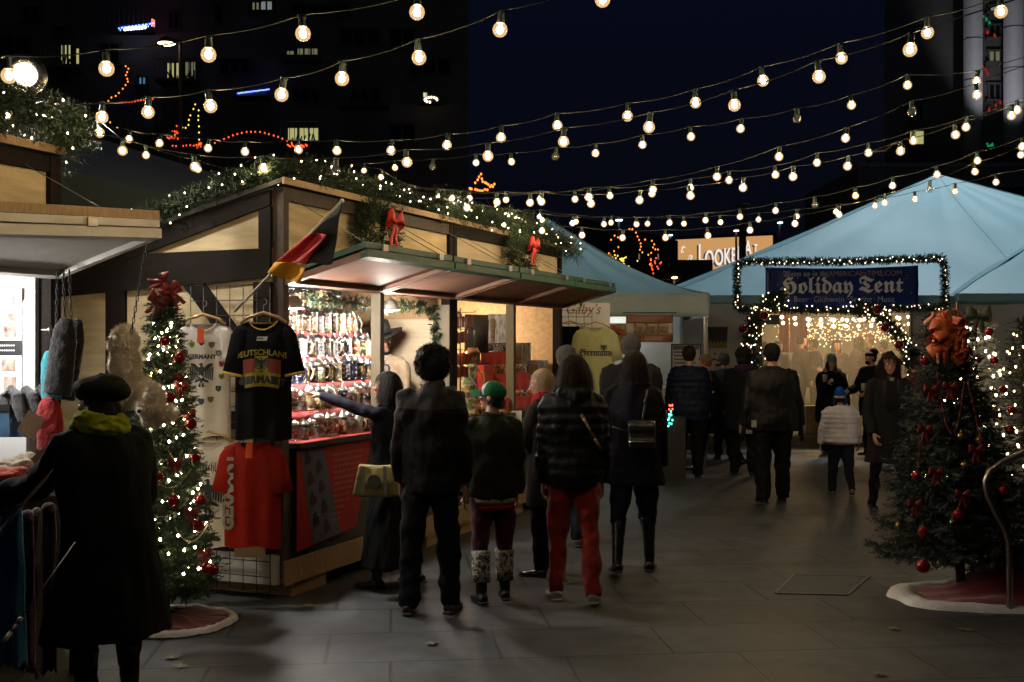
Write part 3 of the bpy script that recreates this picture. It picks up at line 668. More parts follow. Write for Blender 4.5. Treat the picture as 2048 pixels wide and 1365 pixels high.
# ------------------------------------------------------------------ people
skin = M('skin', (.42,.22,.14), .5, nz=.1, ns=20); skin2 = M('tanned_skin', (.33,.17,.10), .5, nz=.1)
def cloth(name, col, rough=.85, sheen=0, nz=.25, ns=22, bump=.35, bs=120, **k): return M(name, col, rough, spec=.12, sheen=sheen, nz=nz, ns=ns, bump=bump, bs=bs, **k)
hair_m = {'black': M('black_hair', (.007,.006,.0055), .6, spec=.15, bump=.8, bs=60, stretch=(6,6,1)), 'brown': M('dark_brown_hair', (.018,.010,.0065), .6, spec=.15, bump=.8, bs=60, stretch=(6,6,1)),
 'blonde': M('blonde_hair', (.42,.27,.12), .5, nz=.4, ns=25, bump=.8, bs=60, stretch=(6,6,1)), 'grey': M('grey_hair', (.07,.066,.062), .7, spec=.1, nz=.3, bump=.8, bs=60, stretch=(6,6,1)), 'ginger': M('light_ginger_hair', (.22,.11,.05), .55, nz=.3, bump=.8, bs=60, stretch=(6,6,1))}
eyew = M('eye_white', (.7,.68,.65), .3); lipm = M('lips', (.38,.10,.08), .5); glassf = M('glasses_frame', (.02,.018,.016), .3)
def dirv(side, p, a):
    p, a = R(p), R(a); return V(side*math.sin(a), math.sin(p)*math.cos(a), -math.cos(p)*math.cos(a))
PC = [0]
def person(loc, H, head, label, legs=((0,0,2),(0,0,2)), arms=(((4,6),(12,2)),((4,6),(12,2))), lean=2, hyaw=0, hpitch=0, w=1.0, top=None, bottom=None, shoes=None, hair=None, extras=(), vox=.009, skinm=None, group=None, face=False, hands=('relax','relax'), fat=1.0, detail=True, gloves=None):
    """legs/arms: (left, right); angles in degrees, pitch forward, second value out to the side"""
    PC[0] += 1; seed = PC[0]; skinm = skinm or skin
    root = empty('person', loc, label, 'person', group, rz=-R(head))
    kids = {}
    def T(p): return Vector(p)*H
    def emit(name, me, mt, smooth=True, parent=None):
        o = link(name, me, mt, parent or root, None, smooth); return o
    le = R(lean)
    def LN(p): p = Vector(p); dz = p.z-.52; return V(p.x, p.y+dz*math.sin(le), .52+dz*math.cos(le)) if dz > 0 else p
    # joints
    hips = [V(-.048*w,0,.52), V(.048*w,0,.52)]; J = {}
    ank = []
    for i, sd in ((0,-1),(1,1)):
        tp, kb, ab = legs[i]; k = hips[i]+dirv(sd, tp, ab)*.242; a = k+dirv(sd, tp-kb, ab*.5)*.235; J['k%d'%i] = k; J['a%d'%i] = a; ank.append(a.z)
    dz = .043-min(ank)
    for i in (0,1):
        J['h%d'%i] = hips[i]+V(0,0,dz); J['k%d'%i] += V(0,0,dz); J['a%d'%i] += V(0,0,dz)
    up = V(0,0,dz)
    sw = .094*w
    hd = []
    for i, sd in ((0,-1),(1,1)):
        s = LN((sd*sw,0,.800))+up; (p1,a1_),(p2,a2_) = arms[i]; e = s+dirv(sd,p1,a1_)*.172; wv = dirv(sd,p2,a2_); wr = e+wv*.150
        J['s%d'%i] = s; J['e%d'%i] = e; J['w%d'%i] = wr; hd.append(wv)
    nk = LN((0,0,.845))+up; hc = LN((0,.012,.926))+up; hm = Matrix.Rotation(-R(hyaw),3,'Z')@Matrix.Rotation(-R(hpitch),3,'X')
    def HP(x, y, z): return (hc+hm@V(x,y,z))
    # ---- body: one continuous skin
    b = MB(); S = H
    b.ell(HP(0,-.004,.014)*S, (.042*S,.052*S,.050*S), hm, 16, 12); b.ell(HP(0,.014,-.014)*S, (.034*S,.036*S,.046*S), hm, 14, 10); b.ell(HP(0,.034,-.048)*S, (.016*S,.013*S,.013*S), hm)
    if detail:
        b.tube([HP(0,.046,.010)*S, HP(0,.058,-.008)*S, HP(0,.060,-.014)*S, HP(0,.045,-.018)*S], [.004*S,.006*S,.0085*S,.006*S], 8)
        b.ell(HP(0,.043,.017)*S, (.028*S,.009*S,.006*S), hm); b.ell(HP(-.02,.038,-.012)*S, (.012*S,.010*S,.012*S), hm); b.ell(HP(.02,.038,-.012)*S, (.012*S,.010*S,.012*S), hm)
        for sd in (-1,1): b.ell(HP(sd*.043,-.002,-.003)*S, (.005*S,.012*S,.018*S), hm)
    b.tube([(nk+V(0,0,-.03))*S, (nk+V(0,.002,.02))*S, HP(0,-.008,-.02)*S], [.034*S,.031*S,.032*S], 12)
    cx = V(1,0,0)
    b.tube([(up+V(0,0,.50))*S, (up+LN((0,0,.60)))*S, (up+LN((0,0,.70)))*S, (up+LN((0,0,.79)))*S, (up+LN((0,0,.83)))*S], [(.075*w*S,.055*S),(.066*w*S,.05*S),(.078*w*S,.055*S),(.085*w*S,.05*S),(.05*S,.035*S)], 16, side=cx)
    for i, sd in ((0,-1),(1,1)):
        b.tube([J['s%d'%i]*S, J['e%d'%i]*S, J['w%d'%i]*S], [.021*S,.019*S,.0145*S], 10); b.ell(J['s%d'%i]*S, .021*S)
        b.tube([J['h%d'%i]*S, J['k%d'%i]*S, J['a%d'%i]*S], [.046*S,.030*S,.019*S], 12)
        fd = V(.12*sd,1,-.25 if False else 0).normalized(); b.tube([(J['a%d'%i]+V(0,-.02,-.02))*S, (J['a%d'%i]+fd*.075+V(0,0,-.032))*S], [.020*S,.012*S], 8)
        # hand
        d = hd[i].normalized(); style = hands[i]; n = V(-sd,0,0); n = (n-d*n.dot(d)).normalized(); sv = d.cross(n)*(1 if sd > 0 else -1)
        if style == 'point': n = V(0,0,-1); n = (n-d*n.dot(d)).normalized(); sv = d.cross(n)
        if sv.dot(V(0,1,.3)) < 0: sv = -sv
        wp = J['w%d'%i]
        b.tube([(wp-d*.004)*S, (wp+d*.025)*S, (wp+d*.050)*S], [(.016*S,.010*S),(.022*S,.0085*S),(.023*S,.008*S)], 10, side=sv)
        for k in range(4):
            o = wp+d*.050+sv*(.017-.0113*k); L = (.040,.046,.043,.034)[k]; c0, c1, c2 = ((4,6,6) if (style == 'point' and k == 0) else ((78,95,60) if style == 'point' else ((55,70,50) if style == 'grip' else (18,28,24))))
            p = o; pts = [o-d*.008]; ang = 0
            for cc, ll in ((c0,.42),(c1,.33),(c2,.25)):
                ang += R(cc); p2 = p+(d*math.cos(ang)+n*math.sin(ang))*L*ll; pts.append(p); p = p2
            pts.append(p); b.tube([q*S for q in pts], [.0055*S,.0054*S,.0050*S,.0046*S,.0038*S], 7)
        tb = wp+d*.012+sv*.018; td = (d*.62+sv*.62+n*.45).normalized(); td2 = (d*.85+sv*.15+n*.5).normalized()
        b.tube([(tb-sv*.006)*S, (tb+td*.022)*S, (tb+td*.022+td2*.022)*S], [.0075*S,.0060*S,.0045*S], 7)
    emit('body', fuse(b, vox*.72, 2), skinm)
    if detail:
        e = MB()
        for sd in (-1,1): e.ell(HP(sd*.0175,.0405,.004)*S, .0062*S, nu=8, nv=6)
        emit('eye', e.mesh('eye'), eyew)
        e = MB()
        for sd in (-1,1): e.ell(HP(sd*.0175,.0455,.004)*S, .0030*S, nu=8, nv=6)
        emit('iris', e.mesh('iris'), MATS['black_hair'])
        e = MB(); e.tube([HP(-.014,.0445,-.032)*S, HP(0,.0505,-.031)*S, HP(.014,.0445,-.032)*S], [(.0015*S,.002*S),(.004*S,.0045*S),(.0015*S,.002*S)], 8); emit('mouth', e.mesh('mouth'), lipm)
        e = MB()
        for sd in (-1,1): e.tube([HP(sd*.008,.050,.0185)*S, HP(sd*.028,.045,.0195)*S], [.0018*S,.0014*S], 5)
        emit('eyebrow', e.mesh('eyebrow'), hair_m.get(hair[0] if hair else 'brown', hair_m['brown']))
    # ---- trousers / skirt
    if bottom:
        kind, mt = bottom[0], bottom[1]; fl = bottom[2] if len(bottom) > 2 else 1.0; b = MB()
        if kind in ('trousers','slim'):
            r0, r1, r2 = ((.060,.044,.036) if kind == 'trousers' else (.055,.036,.026)); r0 *= fat; r1 *= fl; r2 *= fl
            end = bottom[3] if len(bottom) > 3 else 1.0
            for i in (0,1):
                h, k, a = J['h%d'%i], J['k%d'%i], J['a%d'%i]; e = k.lerp(a, end)+(V(0,0,-.012) if end == 1.0 else V(0,0,0))
                m = h.lerp(k,.5)
                b.tube([(h+V(0,0,.03))*S, m*S, k*S, k.lerp(e,.5)*S, k.lerp(e,.88)*S, e*S], [(r0*w*S*.92,r0*S*1.05),(.051*fat*S,.053*S*fat),r1*S,(r1+r2)/2*S*1.03,r2*S*1.06,r2*S*.98], 14)
            b.tube([(up+V(0,0,.60))*S,(up+V(0,-.004,.53))*S,(up+V(0,-.004,.47))*S], [(.080*w*fat*S,.060*S),(.090*w*fat*S,.068*S),(.072*w*fat*S,.055*S)], 16, side=cx)
            emit('trousers', fuse(b, vox, 3, .011*S, 9, 1.0, seed), mt)
        else:
            hem = bottom[2]; rr = bottom[3]
            b.tube([(up+V(0,0,.60))*S,(up+V(0,0,.52))*S,(V(0,0,(hem+.5)/2))*S,V(0,0,hem)*S], [(.075*w*S,.055*S),(.09*w*S,.075*S),((.09*w+rr)/2*S,(.08+rr*.8)/2*S),(rr*S,rr*.8*S)], 24, side=cx)
            emit('skirt', fuse(b, vox, 3, .014*S, 14, .12, seed), mt)
    # ---- shoes
    if shoes:
        mt = shoes[0]; hgt = shoes[1] if len(shoes) > 1 else .05; b = MB(); sol = []; heel = len(shoes) > 2 and shoes[2]
        for i, sd in ((0,-1),(1,1)):
            a = J['a%d'%i]; k = J['k%d'%i]; fd = V(.14*sd,1,0).normalized(); sx = V(fd.y,-fd.x,0)
            pit = 0
            if a.z > .06: pit = min(.8, (a.z-.043)*7)
            fd = (fd*math.cos(pit)+V(0,0,-math.sin(pit))).normalized()
            dn = V(0,0,-1) if pit == 0 else (V(0,0,-1)*math.cos(pit)-V(0,1,0)*math.sin(pit))
            gz = -.028
            b.tube([(a-fd*.034+dn*.024)*S, (a-fd*.012+dn*.020)*S, (a+fd*.040+dn*.026)*S, (a+fd*.085+dn*.030)*S, (a+fd*.104+dn*.033)*S], [(.019*S,.018*S),(.026*S,.024*S),(.027*S,.017*S),(.026*S,.013*S),(.012*S,.008*S)], 12, side=sx)
            ax = (k-a).normalized(); b.tube([(a+dn*.02)*S, (a+ax*hgt*.5)*S, (a+ax*hgt)*S], [.023*S,.024*S if hgt < .1 else .027*S,.024*S if hgt < .1 else .036*S], 12)
            if heel:
                b.tube([(a-fd*.02+dn*.02)*S,(a-fd*.024+dn*.041)*S],[.011*S,.008*S],8)
            so = MB(); sol.append(so); so.tube([(a-fd*.040+dn*.037)*S, (a+fd*.02+dn*.037)*S, (a+fd*.075+dn*.037)*S, (a+fd*.108+dn*.037)*S], [(.020*S,.006*S),(.022*S,.006*S),(.027*S,.006*S),(.015*S,.005*S)], 12, side=sx)
        emit('footwear', fuse(b, vox*.8, 2, .002*S, 25, 1, seed), mt)
        for so in sol if detail else []: emit('sole', so.mesh('sole'), M('rubber_sole', (.05,.045,.04), .7) if len(shoes) < 4 else shoes[3])
    # ---- top
    if top:
        kind, mt = top[0], top[1]; hem = top[2]; o = top[3] if len(top) > 3 else {}
        th = o.get('th', .012); wrm = 1.7; fl = o.get('flare', 0); b = MB(); ring = o.get('rings', 0)
        pr = [(.850,.036,.036),(.838,.052,.042),(.826,.074,.048),(.812,.090,.053),(.79,.100,.058),(.74,.104,.066),(.68,.098,.066),(.61,.094,.064),(.55,.097,.068),(.50,.098,.070)]
        zz = [.850,.838,.826,.812,.79]; z = .775
        while z > max(hem,.5): zz.append(z); z -= .014 if ring else .03
        def prof(z):
            for (z1,x1,y1),(z2,x2,y2) in zip(pr,pr[1:]):
                if z <= z1 and z >= z2: q = (z1-z)/(z1-z2); return x1+(x2-x1)*q, y1+(y2-y1)*q
            return pr[-1][1:]
        pts = []; rad = []
        for z in zz+[max(hem,.5)]:
            x, y = prof(z); k = (1+ring*.05*abs(math.sin(z*PI/.045))) if ring else 1
            c = LN((0,-.004,z))+up; pts.append(c*S); rad.append(((x*w*fat*(.96 if z > .79 else 1)+th*min(1,(.86-z)*14))*k*S, (y*fat+th)*k*S))
        if hem < .5:
            n = 6
            for i in range(1,n+1):
                q = i/n; z = .5+(hem-.5)*q; pts.append((V(0,0,z)+up*(1-q))*S); rad.append(((.098*w*fat+th+fl*q)*S, (.070*fat+th+fl*.8*q)*S))
        b.tube(pts, rad, 28, side=cx)
        for i in (0,1):
            s, e, wr = J['s%d'%i], J['e%d'%i], J['w%d'%i]; sd = -1 if i == 0 else 1
            ap = []; ar = []
            nn = 14 if ring else 5
            path = [s+V(-sd*.040,0,.012),s+V(-sd*.018,0,.008)]+[s.lerp(e, k/nn) for k in range(nn+1)]+[e.lerp(wr, k/nn) for k in range(1,nn+1)]
            for k, p in enumerate(path):
                q = k/(len(path)-1); rr = ((.036-.013*q)+th*.6)*(.62 if k == 0 else (.86 if k == 1 else 1)); rr *= (1+ring*.06*math.sin(k*PI*.62)) if ring else 1
                ap.append(p*S); ar.append(rr*S*o.get('arm',1.0))
            b.tube(ap, ar, 14)
        if o.get('collar'): b.tube([(nk+V(0,-.004,-.03))*S, (nk+V(0,-.006,.012))*S], [.052*S,.046*S*o['collar']], 16)
        nmz = {'coat':'coat','jacket':'jacket','puffer':'puffer_jacket','sweater':'sweater','shirt':'shirt'}[kind]
        tp = emit(nmz, fuse(b, vox, 3, o.get('wr', .006)*S*wrm, 8, .9 if kind != 'coat' or hem > .4 else .35, seed+20), mt)
        if o.get('yoke'):
            tp.data.materials.append(o['yoke'][1]); zy = (up.z+o['yoke'][0])*S
            for p in tp.data.polygons:
                if p.center[2] > zy-.010*S*math.cos(p.center[0]/S*9): p.material_index = 1
        if o.get('hood'):
            h = MB(); hmz = o['hood']
            h.tube([(nk+V(-.055,.01,-.005))*S, (nk+V(-.045,-.05,.0))*S, (nk+V(0,-.070,-.012))*S, (nk+V(.045,-.05,.0))*S, (nk+V(.055,.01,-.005))*S], [.022*S,.030*S,.036*S,.030*S,.022*S], 12)
            h.tube([(nk+V(0,-.055,.0))*S,(nk+V(0,-.072,-.055))*S,(nk+V(0,-.066,-.085))*S],[(.045*S,.02*S),(.04*S,.022*S),(.012*S,.012*S)],12, side=cx)
            emit('hood', fuse(h, vox, 3, .006*S, 14, 1, seed), hmz if not isinstance(hmz, bool) else mt, parent=tp)
    # ---- hair
    if hair:
        col, st = hair; hat_ = any(getattr(e_, 'hat', 0) for e_ in extras); hk = .88 if hat_ else 1; b = MB(); hmt = hair_m[col]; wr_ = .004; wf = 30
        if st != 'bald':
            b.ell(HP(0,-.010,.020 if not hat_ else .012)*S, (.053*S*hk,.059*S*hk,.056*S*hk*(.8 if hat_ else 1)), hm, 18, 14)
        if st in ('bob','long','curlylong'):
            L = {'bob':-.055,'long':-.16,'curlylong':-.11}[st]; x = .066 if st != 'long' else .058
            if st == 'curlylong': x = .064
            b.tube([HP(0,-.012,.03)*S, HP(0,-.020,-.015)*S, HP(0,-.022,L*.7)*S, HP(0,-.020,L)*S], [(x*.86*S,.052*S),(x*1.02*S,.050*S),(x*1.05*S,.042*S),(x*.85*S,.028*S)], 16, side=hm@cx)
            if st == 'curlylong': wr_ = .012; wf = 22
        if st == 'curly':
            b.ell(HP(0,-.014,.020)*S, (.062*S,.060*S,.058*S), hm, 18, 14); b.ell(HP(0,-.024,-.022)*S, (.056*S,.044*S,.042*S), hm)
            random.seed(seed)
            for k in range(150):
                q = rdir(); 
                if q.y > .45 and q.z < .5: continue
                b.ell(HP(q.x*.062, -.016+q.y*.060, .008+q.z*.064)*S, random.uniform(.008,.013)*S, nu=6, nv=4)
        if st == 'short': b.ell(HP(0,-.020,-.008)*S, (.047*S,.040*S,.042*S), hm)
        if st == 'big':
            b.ell(HP(0,-.008,.028)*S, (.060*S,.062*S,.056*S), hm, 18, 14); b.ell(HP(0,-.015,-.02)*S, (.055*S,.05*S,.045*S), hm); wr_ = .012
        # clear the face
        me = fuse(b, vox*.75, 1, wr_*S, wf, .4, seed)
        inv = hm.transposed()
        for v in me.vertices:
            q = inv@(v.co/S-hc)
            if q.y > .012 and q.z < .034 and st != 'bald': v.co -= hm@V(0, (q.y-.012)*.98, 0)*S
            elif q.y > .030 and q.z >= .034: pass
        if vox <= .0095 and st != 'bald':
            bmv = []; bf = []; vv = me.vertices; nv_ = len(vv); me.update(); random.seed(seed)
            for k_ in range(3600):
                v = vv[random.randrange(nv_)]; q = inv@(v.co/S-hc)
                if (q.y > .030 and q.z < .040) or (hat_ and q.z > -.01): continue
                n_ = v.normal; d_ = (V(random.uniform(-.25,.25), random.uniform(-.2,.1), -1)+n_*.30) if st != 'curly' else (rdir()+n_*.7)
                if st == 'big': d_ = rdir()+n_*.8
                d_.normalize(); L_ = (random.uniform(.03,.075) if st not in ('curly','short') else random.uniform(.006,.012))*S; sd_ = d_.cross(n_)
                if sd_.length < .01: continue
                sd_ = sd_.normalized()*.0017; p_ = v.co+n_*.001; b0 = len(bmv); bmv += [p_-sd_, p_+sd_, p_+d_*L_+n_*L_*.12]; bf.append((b0,b0+1,b0+2))
            vs0 = [tuple(v.co) for v in vv]; fs0 = [tuple(p.vertices) for p in me.polygons]; m9 = MB(); m9.add(vs0, fs0); m9.add(bmv, bf); me = m9.mesh('hair'); me.update()
        emit('hair', me, hmt)
    J['_hc'] = hc
    for ex in extras:
        ex(dict(root=root, H=S, HP=HP, J=J, hm=hm, nk=nk, up=up, LN=LN, emit=emit, vox=vox, seed=seed, hd=hd))
    return root
# ---- accessories (children of the person, local coordinates)
def x_beanie(mt, knit=1, flaps=False, pom=False, hgt=1.0, slouch=0):
    def f(c):
        S = c['H']; b = MB(); HP = c['HP']; hm = c['hm']
        b.ell(HP(0,-.010-slouch*.5,.034+.01*hgt)*S, (.051*S,.057*S,.048*S*hgt), hm, 18, 12); b.tube([HP(0,-.006,.012)*S, HP(0,-.008,.040)*S], [(.050*S,.058*S),(.0505*S,.058*S)], 20, side=hm@V(1,0,0))
        if slouch: b.ell(HP(0,-.035,.055)*S, (.045*S,.045*S,.035*S), hm)
        c['emit']('beanie', fuse(b, c['vox']*.75, 2, .002*S, 40, 1), mt)
        for sd in ((-1,1) if flaps else ()):
            e = MB(); e.tube([HP(sd*.045,0,.02)*S, HP(sd*.05,0,-.03)*S, HP(sd*.052,-.01,-.09)*S], [(.022*S,.010*S),(.018*S,.009*S),(.008*S,.008*S)], 10); c['emit']('ear_flap', e.mesh('ear_flap'), mt)
    f.hat = True
    return f
def x_band(mt, z=.018, th=.006):
    def f(c):
        S = c['H']; b = MB(); b.tube([c['HP'](0,-.008,z-th)*S, c['HP'](0,-.008,z+th)*S], [(.0545*S,.0615*S)]*2, 24, side=c['hm']@V(1,0,0)); c['emit']('hat_band', b.mesh('hat_band'), mt)
    return f
def x_cap(m1_, m2_):
    def f(c):
        S = c['H']; HP = c['HP']; hm = c['hm']; b = MB(); b.ell(HP(0,-.008,.026)*S, (.052*S,.060*S,.050*S), hm, 20, 14); me = fuse(b, .006, 1); o = c['emit']('cap', me, [m1_, m2_])
        inv = hm.transposed()
        for p in me.polygons:
            q = inv@(Vector(p.center)/S-c['J']['_hc']) if '_hc' in c['J'] else None
            if q is not None and q.y > .008+abs(q.x)*.45 and q.z > 0: p.material_index = 1
        v = MB(); v.sheet(lambda a, b_: HP((a-.5)*.088*(1-.25*b_**2), .040+.062*b_*(1-.8*(a-.5)**2), .030-.012*b_-.030*(2*(a-.5))**2)*S, 12, 8, .004, (0,0,1)); c['emit']('visor', v.mesh('visor'), m1_, parent=o)
    f.hat = True
    return f
def x_cowboy(mt, band):
    def f(c):
        S = c['H']; HP = c['HP']; hm = c['hm']; b = MB()
        b.tube([HP(0,-.004,.030)*S, HP(0,-.004,.070)*S, HP(0,-.004,.098)*S], [(.052*S,.060*S),(.047*S,.056*S),(.036*S,.048*S)], 18, side=hm@V(1,0,0))
        def br(a, q): u = a*2*PI; r1 = .048+.058*q; r2 = .056+.052*q; return HP(r1*math.cos(u), -.004+r2*math.sin(u), .034+.030*q*q*math.cos(u)**2-.006*q)*S
        b.sheet(br, 32, 6, .005, (0,0,1)); o = c['emit']('cowboy_hat', b.mesh('cowboy_hat'), mt)
        b = MB(); b.tube([HP(0,-.004,.036)*S, HP(0,-.004,.046)*S], [(.053*S,.061*S)]*2, 20, side=hm@V(1,0,0)); c['emit']('hat_band', b.mesh('hat_band'), band, parent=o)
    f.hat = True
    return f
def x_beret(mt):
    def f(c):
        S = c['H']; HP = c['HP']; hm = c['hm']; b = MB(); rot = hm@Matrix.Rotation(R(14),3,'X')
        b.ell(HP(.010,-.020,.034)*S, (.080*S,.088*S,.040*S), rot, 22, 12); b.ell(HP(.0,-.008,.030)*S, (.060*S,.066*S,.034*S), hm, 18, 10); b.ell(HP(.02,-.03,.045)*S, (.060*S,.060*S,.036*S), rot); b.tube([HP(.01,-.02,.070)*S, HP(.013,-.02,.086)*S], .0035*S, 6)
        c['emit']('beret', fuse(b, .007, 3, .002*S, 20, 1), mt)
    f.hat = True
    return f
def x_glasses(mt=None):
    def f(c):
        S = c['H']; HP = c['HP']; b = MB()
        for sd in (-1,1):
            pts = [HP(sd*.0185+.0135*math.cos(2*PI*i/14), .0520, .003+.0095*math.sin(2*PI*i/14))*S for i in range(15)]; b.tube(pts, .0011*S, 5)
            b.tube([HP(sd*.032,.0515,.006)*S, HP(sd*.045,.03,.006)*S, HP(sd*.0465,0,.004)*S], .0011*S, 5)
        b.tube([HP(-.006,.053,.004)*S, HP(.006,.053,.004)*S], .0011*S, 5); c['emit']('glasses', b.mesh('glasses'), mt or glassf)
    return f
def x_scarf(mt, r=.055, k=1.0):
    def f(c):
        S = c['H']; nk = c['nk']; b = MB(); pts = [(nk+V(r*math.cos(a*PI/8), r*1.05*math.sin(a*PI/8)-.004, .006+.008*math.sin(a*PI/8*2+1)))*S for a in range(17)]
        b.tube(pts, .024*S*k, 12); b.tube([(p+V(0,0,.022*S)) for p in pts[3:16]], .018*S*k, 12)
        c['emit']('scarf', fuse(b, .008, 3, .008*S, 22, 1.6, 4), mt)
    return f
def x_strap(pts, mt, w=.012, nm='shoulder_strap'):
    def f(c):
        S = c['H']; b = MB(); ps = [Vector(p)*S for p in pts]
        for a, q in zip(ps, ps[1:]): b.bar(a, q, w*S, .003*S, up=(0,-1,0) if abs((q-a).normalized().y) < .9 else (0,0,1))
        c['emit'](nm, b.mesh(nm), mt)
    return f
def x_mesh(name, fn, mt, parent=None):
    def f(c):
        b = MB(); fn(b, c); c['emit'](name, b.mesh(name), mt)
    return f
def at(px, Y): return V((px-1024)/F_PX*Y, Y, 0)
blk = cloth('black_wool', (.006,.0065,.008)); blk2 = cloth('black_coat_cloth', (.010,.0105,.012)); navy = cloth('navy_fleece', (.008,.011,.022)); jblk = cloth('black_denim', (.007,.007,.009), bump=.2)
chocolate = cloth('very_dark_brown_fleece', (.008,.006,.0075)); greyyoke = cloth('grey_yoke_cloth', (.034,.031,.031)); olive = cloth('dark_olive_knit', (.014,.015,.009)); maroon = cloth('maroon_denim', (.045,.006,.014), sheen=.1)
redj = cloth('red_corduroy', (.27,.022,.014), nz=.35, ns=8, sheen=.2); puffb = cloth('black_nylon', (.008,.0085,.009), .5, sheen=0, bump=.3, bs=50); leather = M('black_leather', (.004,.0045,.005), .5, bump=.3, bs=90, nz=.3, spec=.25)
darkjean = cloth('dark_blue_jeans', (.012,.014,.024), bump=.2); bootm = M('black_boot_leather', (.008,.008,.009), .25, bump=.25, bs=40, coat=.2); brownb = M('brown_shoe_leather', (.05,.022,.012), .4, bump=.2)
sneak = M('grey_sneaker', (.30,.27,.27), .6, nz=.3, ns=20); bluep = cloth('blue_black_nylon', (.007,.012,.030), .5, sheen=0); grnj = cloth('dark_green_jacket', (.008,.020,.016)); whitej = cloth('white_nylon', (.52,.50,.60), .5, nz=.08, sheen=0, bump=.2)
# ---- who stands where
# 1 woman in the long coat at the left
random.seed(5)
person(at(216,5.3), 1.56, -42, 'woman in a long black coat and beret with a lime scarf at the left stall', lean=11, hyaw=-34, hpitch=8, w=1.10, fat=1.18,
 arms=(((40,14),(78,30)),((10,14),(35,-10))), hands=('grip','relax'), top=('coat', cloth('black_wool_coat', (.0055,.007,.008)), .235, dict(th=.016, flare=.05, wr=.006, arm=1.15)), bottom=('slim', cloth('dark_red_tights', (.07,.006,.010))), shoes=(bootm,.16), hair=('brown','long'), vox=.009,
 extras=[x_beret(cloth('black_felt', (.007,.007,.008))), x_scarf(cloth('lime_knit_scarf', (.30,.34,.015), nz=.4, ns=12), .060, 1.15)])
# 2 the pointing woman
person(at(784,8.1), 1.52, -68, 'woman with chin-length black hair in a navy sweatshirt pointing at the steins', lean=3, hyaw=-12, hpitch=-6, w=.98, arms=(((106,2),(104,-6)),((8,10),(35,5))), hands=('point','relax'),
 top=('sweater', navy, .47, dict(th=.010, arm=.84)), bottom=('skirt', cloth('black_skirt_cloth', (.007,.008,.010), .6), .10, .17), shoes=(bootm,.06,True), hair=('black','bob'), legs=((6,2,4),(-8,8,4)), face=True,
 extras=[x_glasses(), x_mesh('back_print', lambda b, c: (text('S', .13, V(-.02,-.130,.64*c['H']), (1,0,0), (0,0,1), mb=b, bold=.006), b.poly([(-.05,0),(.03,-.03),(.03,.045)], V(-.02,-.130,.735*c['H']), V(1,0,0), V(0,0,1), .002)), M('yellow_print', (.42,.38,.02), .7))])
# 3 curly man
person(at(862,7.3), 1.70, 6, 'man with short curly black hair in a dark jacket with grey shoulders seen from behind', lean=0, hyaw=-24, w=.98, fat=1.0, arms=(((0,8),(14,2)),((0,8),(12,2))), top=('jacket', chocolate, .455, dict(th=.012, collar=1, wr=.010, yoke=(.772,greyyoke))),
 bottom=('trousers', jblk), shoes=(brownb,.05), hair=('black','curly'), legs=((-4,2,5),(3,4,4)), face=True, extras=[x_glasses()])
# 4 green cap
knit = MCOLS('patterned_knit', [(.30,.27,.22),(.33,.30,.25),(.03,.028,.035),(.32,.29,.24),(.03,.03,.04)], 62, .9, .6, 0)
def warmers(b, c):
    S = c['H']
    for i in (0,1):
        k, a = c['J']['k%d'%i], c['J']['a%d'%i]; pts = [k.lerp(a, q) for q in (.20,.25,.38,.5,.62,.80)]; b.tube([p*S for p in pts], [.043*S,.046*S,.042*S,.044*S,.040*S,.041*S], 16)
def hem1(b, c):
    S = c['H']; b.tube([(V(0,-.004,.475)+c['up'])*S, (V(0,-.004,.447)+c['up'])*S], [(.108*S,.080*S)]*2, 24, side=V(1,0,0))
def hem2(b, c):
    S = c['H']; b.tube([(V(0,-.004,.45)+c['up'])*S, (V(0,-.004,.418)+c['up'])*S], [(.104*S,.076*S)]*2, 24, side=V(1,0,0))
person(at(985,7.65), 1.46, -14, 'person in a green and white baseball cap, dark olive jacket and patterned leg warmers', lean=0, hyaw=-58, hpitch=-6, w=1.0, fat=1.04, arms=(((2,8),(14,2)),((2,8),(14,2))), top=('jacket', olive, .475, dict(th=.016, collar=1.2, wr=.007)),
 bottom=('slim', maroon, 1.15, .35), shoes=(cloth('black_lace_boot', (.012,.012,.013), .5, sheen=0),.12), hair=('black','short'), legs=((-5,8,3),(2,2,2)), face=True,
 extras=[x_cap(cloth('green_cap_cloth', (.006,.10,.035), .7), cloth('white_cap_cloth', (.45,.45,.52), .7)), x_mesh('leg_warmer', warmers, knit), x_mesh('knit_hem', hem1, cloth('cream_knit_hem', (.30,.26,.20))), x_mesh('shirt_hem', hem2, cloth('red_shirt_hem', (.30,.012,.012)))])
# 5 blonde woman
person(at(1092,8.5), 1.52, -60, 'woman with short blonde hair and a red scarf, left of the bright red trousers', lean=2, hyaw=-20, hpitch=8, w=1.0, fat=1.08, arms=(((20,8),(62,0)),((20,8),(65,0))), top=('coat', cloth('dark_grey_coat', (.016,.014,.012)), .34, dict(th=.016, hood=True)), bottom=('slim', jblk, 1.2), shoes=(bootm,.06), hair=('blonde','short'), face=True,
 extras=[x_glasses(), x_scarf(cloth('red_silk_scarf', (.25,.008,.010)), .048, .7)])
